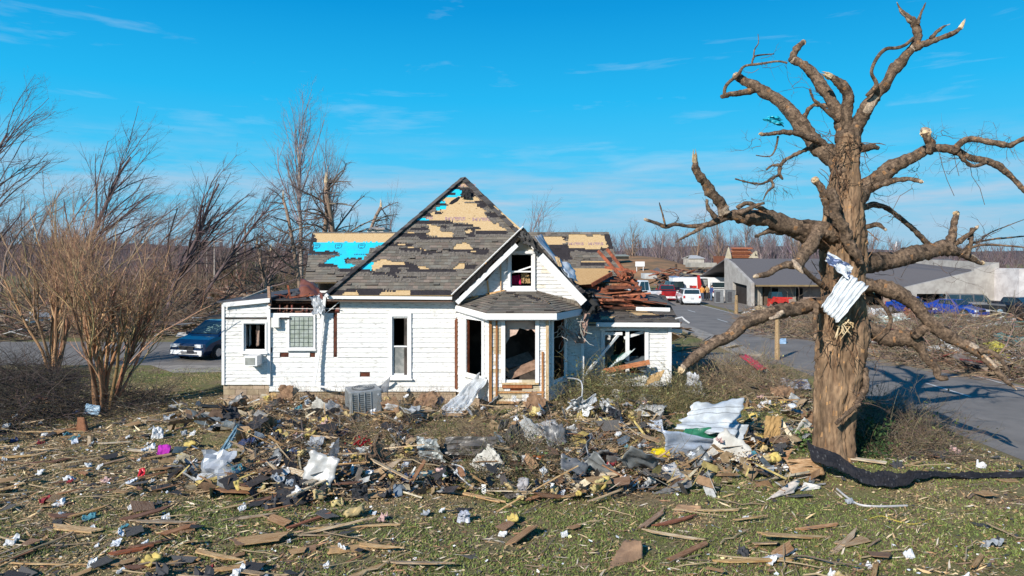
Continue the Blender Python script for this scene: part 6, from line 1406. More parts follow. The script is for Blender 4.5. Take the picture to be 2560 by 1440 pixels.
# corrugated metal wrapped round the big tree
crumple('corrugated_metal', 'white corrugated metal sheet wrapped around the trunk of the big tree', 'metal sheet', [P(2052, 770, 15.45), P(2095, 806, 15.3), P(2172, 714, 15.35), P(2112, 680, 15.5)], (.72, .75, .78), 'dullmetal', amp=.075, nu=48, nv=14, seed=41, ragged=.07, freq=2.2, ridgeu=6)
crumple('corrugated_metal', 'narrow white metal strip folded over the limb above the corrugated sheet', 'metal sheet', [P(2062, 652, 15.5), P(2120, 700, 15.4), P(2132, 668, 15.5), P(2070, 630, 15.6)], (.70, .73, .76), 'dullmetal', amp=.07, seed=42, sharp=True, col2=(.10, .14, .26))
s = MB()
r = random.Random(8)
for i in range(16):
    A = P(r.uniform(2092, 2122), r.uniform(800, 825), 15.5); s.tube([A, A + Vector((r.uniform(-.1, .15), -.08, r.uniform(-.12, .1))), A + Vector((r.uniform(-.15, .25), -.1, r.uniform(-.3, .05)))], [.02, .018, .006], 5, (1, 1, .95))
tag(s.build('splinter_knot', M['pale']), 'burst of pale splintered wood on the trunk below the corrugated metal', 'splintered wood')
crumple('blue_scrap', 'torn turquoise plastic caught on the upper left limb of the big tree', 'plastic', [P(1908, 300, 17.0), P(1960, 318, 17.1), P(1950, 292, 17.1), P(1925, 290, 17.0)], (.02, .45, .60), 'plastic', amp=.12, seed=44, sharp=True, ragged=.3)
# black netting lying from the trunk foot to the right
s = MB(); q = [(2022, 1132, .50, .26), (2075, 1152, .45, .25), (2130, 1168, .28, .28), (2190, 1188, .12, .27), (2240, 1194, .14, .30), (2290, 1180, .16, .20), (2350, 1188, .08, .17), (2430, 1190, .05, .19), (2500, 1188, .05, .17), (2600, 1190, .04, .18)]
q = wiggle(q, 5); N_ = len(q)
def fn(u, v):
    i = min(int(u * (N_ - 1)), N_ - 2); t = u * (N_ - 1) - i; a = [x * (1 - t) + y * t for x, y in zip(q[i], q[i + 1])]
    g = gp(a[0], a[1], max(0, a[2])); w = a[3] * (2.0 - .6 * u + .5 * mnoise.noise(Vector((u * 9, 1, 1))))
    return g + Vector((.1 * (v - .5), (v - .5) * w, (v - .3) * w * (.55 * (1 - u) ** 2 + .04))) + Vector((0, 0, .06 * mnoise.noise(Vector((u * 16, v * 4, 2))) + .06 * abs(mnoise.noise(Vector((u * 50, v * 9, 2)))) + .015 * math.sin(v * 44 + u * 20)))
s.grid(fn, 150, 16, lambda u, v: (.02, .02, .025) if mnoise.noise(Vector((u * 120, v * 9, 1))) < .45 else (.075, .075, .08)); tag(s.build('black_netting', M['cloth'], thick=.006), 'long black netting stretched from the foot of the big tree to the right edge', 'netting')
ITEM = [
 # name, label, category, corners in the photo (bottom-left, bottom-right, top-right, top-left), heights, colour, material, kwargs
 ('fallen_siding', 'big white clapboard panel lying on the debris left of the big tree', 'siding', [(1684, 1066), (1838, 1090), (1862, 996), (1735, 1000)], (.25, .35, .95, .75), (.62, .66, .68), 'dullmetal', dict(amp=.10, lines=7, nv=40, nu=26, ragged=.14, freq=2.0)),
 ('fallen_siding', 'small white siding piece folded under the big clapboard panel', 'siding', [(1778, 1078), (1850, 1108), (1872, 1062), (1800, 1055)], (.15, .2, .5, .5), (.60, .64, .66), 'dullmetal', dict(amp=.08, sharp=True)),
 ('green_board', 'dark green board lying under the white clapboard panel', 'board', [(1700, 1104), (1790, 1096), (1778, 1068), (1712, 1072)], (.12, .12, .45, .4), (.025, .17, .09), 'plastic', dict(amp=.03, ragged=.08)),
 ('metal_sheet', 'curled shiny silver metal sheet beside the yellow bucket', 'metal sheet', [(1662, 1146), (1835, 1122), (1838, 1104), (1664, 1082)], (.03, .1, .30, .75), (.50, .56, .66), 'dullmetal', dict(amp=.16, nu=24, freq=1.8)),
 ('plywood_piece', 'upright tan plywood piece between the white panel and the big tree', 'plywood', [(1908, 1112), (1948, 1105), (1955, 1040), (1915, 1040)], (.05, .1, .75, .75), (.46, .29, .12), 'cloth', dict(amp=.05, sharp=True)),
 ('plywood_piece', 'orange tinged board lying at the foot of the upright tan plywood', 'plywood', [(1890, 1112), (1962, 1105), (1958, 1088), (1895, 1090)], (.08, .12, .2, .2), (.52, .28, .08), 'cloth', dict(amp=.05)),
 ('wood_slab', 'tan layered wood slab leaning on the black netting by the big tree', 'wood slab', [(1985, 1196), (2060, 1180), (2045, 1140), (1962, 1148)], (.05, .05, .45, .4), (.55, .36, .20), 'wood', dict(amp=.03, thick=.07)),
 ('vinyl_strip', 'curled off-white strip on the grass in front of the big tree', 'vinyl strip', [(1915, 1250), (1985, 1232), (2002, 1200), (1975, 1205)], (.02, .05, .22, .2), (.66, .58, .50), 'cloth', dict(amp=.06)),
 ('vinyl_strip', 'short white strip right of the curled off-white one', 'vinyl strip', [(2000, 1228), (2050, 1222), (2052, 1214), (2010, 1205)], (.02, .02, .1, .15), (.68, .64, .58), 'cloth', dict(amp=.05)),
 ('grey_metal', 'crumpled grey metal piece standing up in the left part of the debris', 'metal sheet', [(498, 1200), (562, 1212), (588, 1128), (506, 1125)], (.02, .02, .62, .66), (.28, .31, .36), 'dullmetal', dict(amp=.20, sharp=True, nu=7, nv=7, ragged=.15, thick=.02, freq=1.7, col2=(.45, .47, .5))),
 ('teal_strip', 'pointed blue-grey strip rising behind the crumpled grey metal', 'metal sheet', [(548, 1128), (578, 1120), (597, 1062), (590, 1064)], (.1, .1, .55, .55), (.20, .33, .40), 'plastic', dict(amp=.05, sharp=True)),
 ('crumpled_metal', 'pale grey crumpled metal panel at the left of the central debris', 'metal sheet', [(1048, 1150), (1112, 1158), (1092, 1100), (1040, 1092)], (.1, .1, .65, .65), (.34, .36, .35), 'dullmetal', dict(amp=.14, sharp=True, ragged=.12)),
 ('roofing_sheet', 'wide brownish grey roofing panel folded over the central debris', 'roof panel', [(1100, 1138), (1232, 1138), (1246, 1092), (1118, 1092)], (.2, .25, .6, .6), (.17, .155, .14), 'dullmetal', dict(amp=.12, sharp=True, freq=2.6, nu=18, ragged=.1)),
 ('blue_board', 'torn slate blue sheet in front of the central debris', 'board', [(1008, 1206), (1082, 1188), (1090, 1172), (1030, 1184)], (.03, .08, .25, .15), (.10, .24, .32), 'plastic', dict(amp=.04, ragged=.15)),
 ('dark_box', 'charcoal broken panel standing in the centre of the debris', 'panel', [(1112, 1212), (1162, 1206), (1142, 1160), (1098, 1165)], (.02, .03, .45, .45), (.045, .05, .06), 'dullmetal', dict(amp=.12, sharp=True, ragged=.15)),
 ('rusty_plate', 'rust-orange metal plate at the right end of the central debris', 'metal plate', [(1302, 1166), (1356, 1166), (1360, 1138), (1315, 1138)], (.05, .05, .3, .3), (.40, .13, .04), 'cloth', dict(amp=.05, sharp=True)),
 ('white_sheet', 'bright white board left of the central debris', 'board', [(850, 1146), (915, 1132), (925, 1114), (862, 1120)], (.03, .05, .2, .15), (.72, .78, .76), 'plastic', dict(amp=.04, ragged=.12)),
 ('magenta_cloth', 'magenta striped cloth in the left debris', 'cloth', [(392, 1136), (424, 1134), (428, 1114), (398, 1114)], (.03, .05, .18, .16), (.45, .03, .38), 'cloth', dict(amp=.08)),
 ('red_cup', 'small red plastic item in the left debris', 'toy', [(344, 1192), (362, 1190), (364, 1170), (350, 1170)], (.02, .02, .15, .15), (.62, .02, .03), 'plastic', dict(amp=.06)),
 ('cooler_lid', 'pale blue cooler lid with a black opening at the foot of the front shrub', 'lid', [(208, 1036), (246, 1038), (252, 1016), (218, 1010)], (.03, .03, .25, .3), (.33, .48, .60), 'plastic', dict(amp=.04, thick=.05)),
 ('white_bag', 'white crumpled bag on the left lawn', 'bag', [(378, 1096), (410, 1096), (405, 1070), (384, 1068)], (.02, .02, .25, .25), (.72, .72, .72), 'plastic', dict(amp=.12, sharp=True, thick=.05)),
 ('brown_box', 'small brown wooden box standing upright on the left lawn', 'box', [(196, 1078), (216, 1080), (213, 1046), (198, 1044)], (.0, .0, .33, .33), (.26, .12, .06), 'wood', dict(amp=.02, thick=.12)),
 ('grey_bag', 'lone grey wadded bag on the central grass', 'bag', [(1146, 1306), (1172, 1306), (1172, 1280), (1150, 1280)], (.0, .0, .20, .20), (.50, .51, .56), 'plastic', dict(amp=.10, sharp=True, thick=.08)),
 ('fibre_roll', 'grey and pink roll of insulation standing at the edge of the grass', 'insulation', [(1285, 1246), (1316, 1242), (1318, 1196), (1300, 1196)], (.0, .0, .36, .36), (.42, .40, .40), 'cloth', dict(amp=.09, thick=.10, freq=4)),
 ('pink_insulation', 'pale pink insulation batt against the charcoal panel', 'insulation', [(1088, 1214), (1112, 1216), (1108, 1172), (1092, 1170)], (.0, .0, .4, .4), (.62, .42, .38), 'cloth', dict(amp=.10, thick=.06)),
 ('red_barrier', 'bright red folded plastic piece lying on the brush near the road', 'plastic', [(1895, 926), (1922, 922), (1870, 886), (1848, 890)], (.55, .55, .8, .8), (.72, .02, .03), 'plastic', dict(amp=.08, nv=16)),
 ('white_cloth', 'white hanging cloth draped over the brush right of the wing', 'cloth', [(1712, 985), (1762, 990), (1745, 936), (1718, 930)], (.05, .05, .9, .9), (.60, .62, .66), 'cloth', dict(amp=.16, nv=18, freq=3, ragged=.2)),
 ('clothing', 'white and navy clothes on the brush left of the big tree', 'clothes', [(1955, 968), (2028, 974), (2020, 952), (1948, 946)], (.1, .1, .2, .25), (.60, .60, .62), 'cloth', dict(amp=.1, col2=(.05, .07, .15))),
 ('clothing', 'white and yellow rags below the red plastic piece', 'clothes', [(1872, 940), (1918, 944), (1920, 922), (1880, 928)], (.1, .1, .25, .25), (.66, .66, .62), 'cloth', dict(amp=.12, col2=(.55, .5, .2))),
 ('blue_bag', 'small pale blue bag on the road edge by the short post', 'bag', [(1948, 860), (1966, 860), (1965, 846), (1950, 846)], (.0, .0, .25, .25), (.35, .50, .65), 'plastic', dict(amp=.05)),
 ('plywood_piece', 'flat tan plywood with a torn end on the grass right of centre', 'plywood', [(1570, 1192), (1690, 1206), (1718, 1192), (1600, 1178)], (.02, .03, .05, .04), (.50, .36, .22), 'cloth', dict(amp=.03, ragged=.1)),
 ('plywood_piece', 'square brown plywood at the bottom of the photo right of centre', 'plywood', [(1516, 1426), (1610, 1396), (1602, 1350), (1560, 1352)], (.01, .02, .22, .12), (.36, .22, .13), 'cloth', dict(amp=.03, ragged=.1)),
 ('plywood_piece', 'five-sided tan board fragment on the right-hand grass', 'plywood', [(1682, 1284), (1740, 1280), (1755, 1268), (1695, 1258)], (.02, .03, .06, .06), (.50, .30, .16), 'cloth', dict(amp=.03, ragged=.12)),
 ('plywood_piece', 'tan plywood piece at the front edge of the central debris', 'plywood', [(905, 1250), (975, 1240), (985, 1214), (915, 1238)], (.02, .04, .15, .05), (.46, .31, .17), 'cloth', dict(amp=.03, ragged=.1)),
 ('plywood_piece', 'reddish brown flat plywood left of the central debris', 'plywood', [(728, 1240), (790, 1246), (796, 1222), (738, 1222)], (.02, .02, .05, .05), (.34, .19, .13), 'cloth', dict(amp=.02, ragged=.1)),
 ('plywood_piece', 'ragged tan plywood with a dark bar across it at the bottom left of centre', 'plywood', [(820, 1386), (945, 1372), (952, 1358), (828, 1364)], (.02, .03, .05, .05), (.45, .28, .13), 'cloth', dict(amp=.02, ragged=.15)),
 ('white_debris', 'white siding scraps heaped in front of the right wing window', 'siding', [(1420, 1020), (1470, 1030), (1490, 985), (1432, 985)], (.2, .2, .8, .8), (.62, .63, .64), 'plastic', dict(amp=.2, sharp=True, ragged=.3)),
 ('white_debris', 'twisted white sheet in the vines below the right wing', 'siding', [(1500, 1010), (1560, 1045), (1540, 1000), (1505, 985)], (.2, .1, .5, .7), (.64, .65, .66), 'plastic', dict(amp=.16, sharp=True, ragged=.3)),
 ('black_bag', 'black torn bag under the right corner of the wing', 'bag', [(1608, 990), (1668, 990), (1660, 955), (1615, 955)], (.05, .05, .5, .5), (.02, .02, .024), 'plastic', dict(amp=.12, sharp=True, ragged=.2)),
 ('cardboard_piece', 'tan cardboard leaning against the front wall behind the small bush', 'cardboard', [(658, 1012), (690, 1008), (692, 966), (664, 964)], (.05, .05, .55, .55), (.50, .33, .15), 'cloth', dict(amp=.06, sharp=True)),
 ('black_roll', 'black tube with a white torn end by the front wall', 'tube', [(668, 1034), (706, 1005), (700, 994), (660, 1022)], (.05, .25, .35, .15), (.03, .03, .035), 'plastic', dict(amp=.04, thick=.06)),
 ('grey_gutter', 'grey elbow of gutter standing in the debris left of centre', 'gutter', [(852, 1196), (866, 1196), (868, 1155), (858, 1155)], (.0, .0, .4, .4), (.36, .36, .38), 'dullmetal', dict(amp=.03, thick=.05)),
 ('grey_sheet', 'grey roofing sheet upright in the debris in front of the bay', 'roof panel', [(1238, 1095), (1258, 1080), (1275, 1030), (1252, 1032)], (.1, .1, .6, .6), (.20, .19, .18), 'dullmetal', dict(amp=.05, sharp=True)),
 ('plastic_roll', 'clear crumpled plastic at the left foot of the white clapboard panel', 'plastic', [(1612, 1072), (1660, 1076), (1655, 1052), (1618, 1050)], (.05, .05, .2, .2), (.42, .46, .52), 'plastic', dict(amp=.08, sharp=True)),
]
for i, (nm, lab, cat, q, zz, col, m, kw) in enumerate(ITEM):
    crumple(nm, lab, cat, flat4(q, zz), col, m, seed=50 + i, **kw)
# yellow bucket lying on its side
bk_ = empty('bucket', tuple(gp(1650, 1134, .16)), R(12), 'bright yellow bucket lying on its side next to the silver metal sheet', 'bucket')
M['yellow'] = mat('yellow_plastic', (.75, .58, .01), .4, spec=.5)
s = MB(); s.lathe((0, 0, 0), [(.125, -.18), (.13, -.17), (.155, .16), (.165, .16), (.165, .18), (.15, .18), (.12, -.16)], 24, 'X'); s.build('shell', M['yellow'], bk_, smooth=False)
s = MB(); s.tube([(.16, -.16, 0), (.24, -.1, .05), (.27, 0, .07), (.24, .1, .05), (.16, .16, 0)], .006, 5, (.5, .5, .5)); s.build('handle', M['dullmetal'], bk_)
# thin things
def thin(name, lab, cat, pts, rad, col, m='dullmetal'):
    s = MB(); q = [tuple(gp(a, b, c)) + (rad,) for a, b, c in pts]; q = wiggle(q, 5); o = q[0]; s.tube([Vector(a[:3]) for a in q], [a[3] for a in q], 6, col); tag(s.build(name, M[m], loc=tuple(o[:3])), lab, cat)
thin('white_pipe', 'long white plastic pipe on the grass in front of the big tree', 'pipe', [(2092, 1222, .06), (2120, 1245, .05), (2150, 1262, .04), (2200, 1266, .04), (2268, 1264, .04)], .022, (.62, .6, .58))
thin('yellow_cord', 'thin yellow cord on the right-hand lawn', 'cord', [(2175, 1296, .02), (2205, 1290, .02), (2240, 1302, .02), (2285, 1310, .02), (2335, 1294, .02)], .008, (.65, .50, .08), 'plastic')
thin('white_cable', 'white cable looping in front of the central debris', 'cable', [(1160, 1200, .2), (1178, 1215, .08), (1215, 1222, .05), (1255, 1220, .05), (1282, 1222, .05)], .018, (.68, .68, .68))
thin('bent_tube', 'bent white tubular frame in the central debris', 'frame', [(1130, 1160, .4), (1158, 1170, .5), (1160, 1200, .25), (1132, 1172, .4)], .014, (.7, .7, .7))
thin('bent_tube', 'thin white angled pole in the vines beside the bay', 'pole', [(1410, 945, .9), (1452, 950, 1.0), (1454, 1000, .5), (1458, 1020, .3)], .02, (.7, .7, .7))
# red flower bunch
s = MB(); c = gp(902, 1105, .12); r = random.Random(2)
for i in range(150):
    p = c + Vector((r.gauss(0, .11), r.gauss(0, .08), .08 + abs(r.gauss(0, .07)))); a = Vector((r.uniform(-1, 1), r.uniform(-1, 1), r.uniform(-1, 1))).normalized() * .045; b2 = a.orthogonal().normalized() * .03; k = r.uniform(.6, 1.2)
    s.poly([p - a, p + b2, p + a, p - b2], (.42 * k, .01, .02) if r.random() < .85 else (.6, .4, .1))
tag(s.build('artificial_flowers', M['cloth']), 'bunch of dark red artificial flowers in the debris', 'flowers')

s = MB(); r = random.Random(91); HC = [(.50, .36, .2), (.36, .22, .12), (.22, .14, .09), (.6, .6, .58), (.12, .11, .1), (.58, .5, .36), (.3, .3, .3), (.56, .44, .16), (.16, .2, .24), (.4, .28, .16), (.07, .06, .06)]
for i in range(3600):
    px, py = r.uniform(430, 2040), 1015 + 225 * r.random(); g = G(px, py)
    if g.y > 22.6 or (g.y > 21.1 and -2.1 < g.x < 2.1) or g.x > 8.0 and r.random() < .6: continue
    if mnoise.noise(Vector((g.x * .5, g.y * .7, 2))) < -.22 or any(((px - a_) / c_) ** 2 + ((py - b_) / e_) ** 2 < .9 for a_, b_, c_, e_ in KEEP): continue
    c = r.choice(HC); k = r.uniform(.6, 1.3); c = tuple(q * k for q in c); a = r.uniform(0, PI); t = r.gauss(0, .45); z = hgt(g.x, g.y) + r.random() ** 2 * .34 + .03; p = Vector((g.x, g.y, z))
    l = r.uniform(.08, .5) if r.random() < .8 else r.uniform(.5, 1.1); d = Vector((math.cos(a) * math.cos(t), math.sin(a) * math.cos(t), math.sin(t))) * l / 2; w = r.uniform(.012, .06) if r.random() < .7 else r.uniform(.08, .25)
    q = d.orthogonal().normalized() * w / 2; q.rotate(Matrix.Rotation(r.uniform(0, PI), 3, d.normalized()))
    s.poly([p - d - q, p - d * r.uniform(.7, 1) + q, p + d * r.uniform(.3, 1) + q, p + d + q * r.uniform(-1, .3), p + d * .6 - q], c)
tag(s.build('mixed_wreckage', M['tintvar']), 'dense mixed fragments filling the heap in front of the house', 'rubble', kind='stuff')

# ---------------------------------------------------------------- brush: tangles of twigs and vines
def brush(name, lab, poly, n, h, seed, col=(.17, .12, .08), L=(.5, 1.8), rad=(.004, .012), flat=.35, kids=3, trop=(0, 0, -.2), leaves=0, leafcol=(.12, .15, .05), curl=.22, cat='brush'):
    # poly: picture-space quad on the ground
    r = np.random.default_rng(seed); q = np.array([[*G(a, b)[:2]] for a, b in poly]); u, v = r.uniform(0, 1, (2, n))
    xy = ((q[0] * (1 - u)[:, None] + q[1] * u[:, None]) * (1 - v)[:, None] + (q[3] * (1 - u)[:, None] + q[2] * u[:, None]) * v[:, None])
    dome = np.clip(np.minimum(np.minimum(u, 1 - u), np.minimum(v, 1 - v)) * 4, .15, 1)
    z = r.uniform(0, 1, n) ** 1.3 * h * dome; S = np.concatenate([xy, z[:, None] + .02], 1)
    D = r.normal(0, 1, (n, 3)) * [1, 1, flat]; Lg = r.uniform(*L, n)
    Pt = grow(S, D, Lg, 7, curl, trop, r); Pt[..., 2] = np.maximum(Pt[..., 2], .02)
    Rd = r.uniform(*rad, n)[:, None] * np.linspace(1, .4, 7)[None]; w = TW(); w.add(Pt, Rd, cvar(col, n, r, .35), 3)
    if kids:
        C, RC = children(Pt, Rd, kids, .5, .7, r, K=4, curl=.2, trop=(0, 0, 0)); C[..., 2] = np.maximum(C[..., 2], .02); w.add(C, RC, cvar(col, len(C), r, .35), 3)
    if leaves:
        src = C.reshape(-1, 3) if kids else Pt.reshape(-1, 3); k = r.integers(0, len(src), leaves); p = src[k] + r.normal(0, .06, (leaves, 3)); p[:, 2] = np.maximum(p[:, 2], .02)
        a = unit(r.normal(0, 1, (leaves, 3))) * r.uniform(.02, .055, leaves)[:, None]; b = unit(np.cross(a, r.normal(0, 1, (leaves, 3)))) * np.linalg.norm(a, axis=1, keepdims=True) * .55
        V = np.stack([p - a, p + b, p + a, p - b], 1).reshape(-1, 3); w.V.append(V); w.F.append(np.arange(leaves * 4).reshape(-1, 4) + w.n); w.C.append(cvar(leafcol, leaves, r, .35)); w.n += leaves * 4
    o = w.build(name, M['twig']); tag(o, lab, cat, kind='stuff'); return o
TAN, DRK, OLV = (.27, .20, .12), (.09, .07, .055), (.20, .17, .08)
brush('brush_pile', 'dark pile of broken branches at the left edge below the shrubs', [(-160, 1130), (215, 1040), (180, 935), (-200, 930)], 1700, 1.0, 101, (.075, .06, .05), (.6, 2.6), (.005, .016))
brush('brush_pile', 'low twigs and roots around the foot of the front shrub', [(240, 1060), (440, 1030), (400, 985), (230, 990)], 380, .35, 102, DRK)
brush('vines', 'leafy olive vines heaped in front of the right wing', [(1395, 1060), (1600, 1075), (1600, 1000), (1420, 975)], 1500, 1.25, 103, OLV, (.4, 1.4), (.004, .010), .8, 3, (0, 0, -.1), 4200, (.17, .165, .065))
brush('vines', 'olive brown vines below the corner of the right wing', [(1580, 1080), (1760, 1060), (1720, 990), (1600, 985)], 1000, .6, 104, OLV, (.4, 1.4), (.004, .010), .8, 3, (0, 0, -.1), 1500, (.19, .16, .08))
brush('brush_pile', 'green brown brush between the right wing and the short post', [(1690, 1010), (2020, 1000), (1950, 925), (1740, 920)], 2000, .38, 105, (.27, .20, .125), (.5, 1.9), (.005, .012), .6, 3, leaves=1400, leafcol=(.22, .19, .09))
brush('brush_pile', 'brush behind the big tree along the near edge of the road', [(2140, 1140), (2420, 1160), (2290, 1045), (2130, 1010)], 1300, .32, 106, (.20, .15, .10), (.5, 1.8), (.004, .010), .4, 3, leaves=700, leafcol=(.13, .14, .05))
brush('ivy', 'small green ivy plants at the left foot of the big tree', [(1990, 1140), (2040, 1145), (2040, 1115), (2000, 1110)], 90, .4, 107, (.1, .12, .05), (.2, .5), (.003, .006), 1, 2, leaves=900, leafcol=(.09, .15, .04), cat='plant')
brush('ivy', 'dark green plants at the right foot of the big tree', [(2150, 1160), (2185, 1150), (2190, 1090), (2150, 1090)], 140, .7, 108, (.06, .08, .03), (.3, .7), (.003, .006), 1, 2, leaves=1800, leafcol=(.035, .07, .02), cat='plant')
brush('dry_stalks', 'dry stalks standing along the front wall of the house', [(690, 1030), (1140, 1045), (1140, 1015), (690, 1008)], 260, .15, 109, TAN, (.5, 1.0), (.004, .007), .5, 2, (0, 0, 2.5), cat='weeds')
brush('twig_tangle', 'grey brown twigs woven through the central debris', [(620, 1200), (1640, 1190), (1600, 1055), (640, 1060)], 2600, .42, 110, (.22, .16, .10), (.4, 1.5), (.004, .010), .5, 2)
brush('twig_tangle', 'thin twigs over the debris in front of the bay', [(1180, 1240), (1400, 1230), (1400, 1130), (1200, 1130)], 420, .5, 111, (.14, .12, .07), (.4, 1.3), (.004, .010), .6, 3, leaves=700, leafcol=(.09, .11, .04))
brush('brush_pile', 'broken branches along the far side of the road at the right', [(2180, 900), (2700, 985), (2700, 850), (2200, 800)], 2600, .9, 112, (.25, .18, .12), (.8, 3.0), (.008, .03), .45, 3)
brush('brush_pile', 'brush on the verge between the road and the grey building', [(1880, 835), (2200, 870), (2200, 800), (1860, 785)], 1500, .6, 113, (.25, .18, .12), (.8, 2.6), (.008, .03), .4, 3)
# fallen trees behind the street on the left: trunks lying with their crowns
def fallen(px, py, ln, ang, lab, sd, col=(.19, .13, .10), r0=.25, leaves=0, kids=(7, 5), up=.35):
    g = G(px, py); r = np.random.default_rng(sd); e = empty('fallen_tree', g, label=lab, cat='fallen tree'); K = 9
    D = np.array([[math.cos(ang), math.sin(ang), .10]]); T = grow(np.array([[0, 0, r0 + .3]]), D, np.array([ln]), K, .05, (0, 0, 0), r); RT = (np.linspace(1, .35, K) * r0)[None]
    t = MB(); t.tube([Vector(p) for p in T[0]], list(RT[0]), 8, (.26, .19, .14), wob=.3, seed=sd); t.build('trunk', M['twig'], e)
    w = TW(); B, RB = children(T, RT, 20, .42, .8, r, K=7, curl=.14, trop=(0, 0, up), t0=.25, rf=.45); w.add(B, RB, cvar(col, len(B), r, .3), 4); cur, cr = B, RB
    for l in range(2):
        cur, cr = children(cur, cr, kids[l], .5, .65, r, K=4, curl=.18, trop=(0, 0, .15), t0=.15, rf=.6); w.add(cur, cr, cvar(col, len(cur), r, .35), 3)
    if leaves:
        src = cur.reshape(-1, 3); k = r.integers(0, len(src), leaves); p = src[k]; a = unit(r.normal(0, 1, (leaves, 3))) * r.uniform(.05, .14, leaves)[:, None]; b = unit(np.cross(a, r.normal(0, 1, (leaves, 3)))) * np.linalg.norm(a, axis=1, keepdims=True) * .5
        w.V.append(np.stack([p - a, p + b, p + a, p - b], 1).reshape(-1, 3)); w.F.append(np.arange(leaves * 4).reshape(-1, 4) + w.n); w.C.append(cvar((.045, .065, .025), leaves, r, .4)); w.n += leaves * 4
    w.build('crown', M['twig'], e)
FT = [(20, 820, 9, 2.6, 'dark evergreen blown over at the left edge', (.06, .05, .04), 6000), (330, 800, 9, .3, 'fallen tree behind the shrubs with its crown to the right', (.20, .13, .10), 0), (520, 790, 8, 3.0, 'fallen tree with a long pale trunk behind the van', (.20, .13, .10), 0), (700, 775, 8, 2.9, 'reddish brown fallen tree just left of the house', (.22, .13, .09), 0),
      (420, 745, 10, .1, 'fallen tree in the middle of the wreckage field', (.24, .15, .10), 0), (640, 740, 9, 2.4, 'fallen tree with green needles behind the left wing', (.13, .11, .06), 3500), (560, 715, 11, .0, 'fallen tree far out in the wreckage field', (.22, .14, .10), 0), (730, 720, 8, 2.8, 'fallen tree against the rear roof end', (.16, .13, .07), 2500), (200, 760, 10, .4, 'fallen tree seen through the shrubs', (.16, .11, .09), 0), (90, 770, 9, .2, 'fallen tree behind the left shrub', (.14, .10, .08), 1500), (350, 710, 11, .2, 'fallen tree below the utility poles', (.2, .14, .12), 0), (690, 690, 9, 1.0, 'green fallen tree near the broken trunk', (.10, .10, .05), 3500), (860, 700, 9, .5, 'tangled fallen crown behind the rear roof', (.22, .16, .12), 0), (920, 690, 8, .2, 'brown fallen crown at the foot of the snapped trunks', (.24, .16, .11), 0)]
for i, (px, py, ln, an, lab, col, lv) in enumerate(FT): fallen(px, py, ln, an, lab, 200 + i, col, .26, lv)
for i, (q, n, h, col, lab) in enumerate((([(0, 850), (560, 835), (560, 745), (0, 745)], 2600, 1.5, (.21, .145, .10), 'belt of smashed brown branches just beyond the side street'), ([(150, 760), (760, 760), (700, 690), (250, 690)], 2600, 2.0, (.25, .15, .105), 'wide reddish brown field of smashed trees left of the house'), ([(350, 705), (760, 715), (760, 672), (420, 668)], 2000, 2.0, (.23, .15, .12), 'far band of smashed trees under the left skyline'), ([(560, 760), (790, 760), (790, 700), (600, 700)], 1100, 2.2, (.17, .14, .08), 'olive tangle of branches behind the left wing'))):
    brush('brush_pile', lab, q, n, h, 120 + i, col, (1.5, 5), (.012, .045), .35, 4)
rubble('rubble', 'boards, metal and branches strewn over the field behind the side street', 1700, (-46, -8), (41, 92), 7, [(.42, .34, .25), (.55, .54, .52), (.2, .13, .09), (.3, .2, .13), (.12, .1, .09), (.3, .4, .42), (.5, .28, .2), (.08, .09, .06)], (.3, 2.4), zt=.9, thin=.18)
rubble('rubble', 'boards and branches strewn over the open ground behind the house', 900, (-7, 11), (33, 95), 17, [(.42, .34, .25), (.5, .48, .45), (.2, .13, .09), (.3, .2, .13), (.12, .1, .09)], (.3, 2.4), zt=.6, thin=.18)
rubble('rubble', 'low scatter of boards along the far kerb of the road', 700, (19.9, 24.5), (27, 60), 8, RC + [(.6, .6, .58), (.25, .06, .05)], (.2, 1.6), zt=.45, thin=.14)
rubble('rubble', 'wreckage spilling over the right roadside', 800, (24, 40), (26, 54), 9, RC + [(.6, .6, .6), (.05, .2, .18)], (.3, 2.0), zt=.6, thin=.2)
for px, py, c, lab, sx_ in ((2245, 822, (.55, .65, .62), 'tangle of pale twisted sheet metal beyond the road', 2.2), (2395, 892, (.7, .74, .78), 'crumpled white sheet on the far roadside', 1.2), (2500, 905, (.6, .55, .12), 'yellow rag in the branches at the right', .9), (2200, 800, (.66, .66, .66), 'white metal scraps beside the big trunk across the road', 1.5), (2290, 805, (.35, .14, .09), 'rust-red twisted metal in front of the grey building', 1.5), (2540, 880, (.10, .22, .22), 'dark teal wreck panel at the right edge', 2.0), (2200, 862, (.2, .06, .05), 'dark red ribbed panel lying across the road verge', 2.6), (2520, 790, (.36, .12, .09), 'rusty red frame near the right edge', 1.8)):
    g = G(px, py); crumple('wreck_metal', lab, 'scrap metal', [g + Vector((-sx_ / 2, 0, .05)), g + Vector((sx_ / 2, -.2, .05)), g + Vector((sx_ * .4, .5, .8)), g + Vector((-sx_ * .45, .5, .9))], c, 'dullmetal', amp=.5, sharp=True, ragged=.3, seed=px)

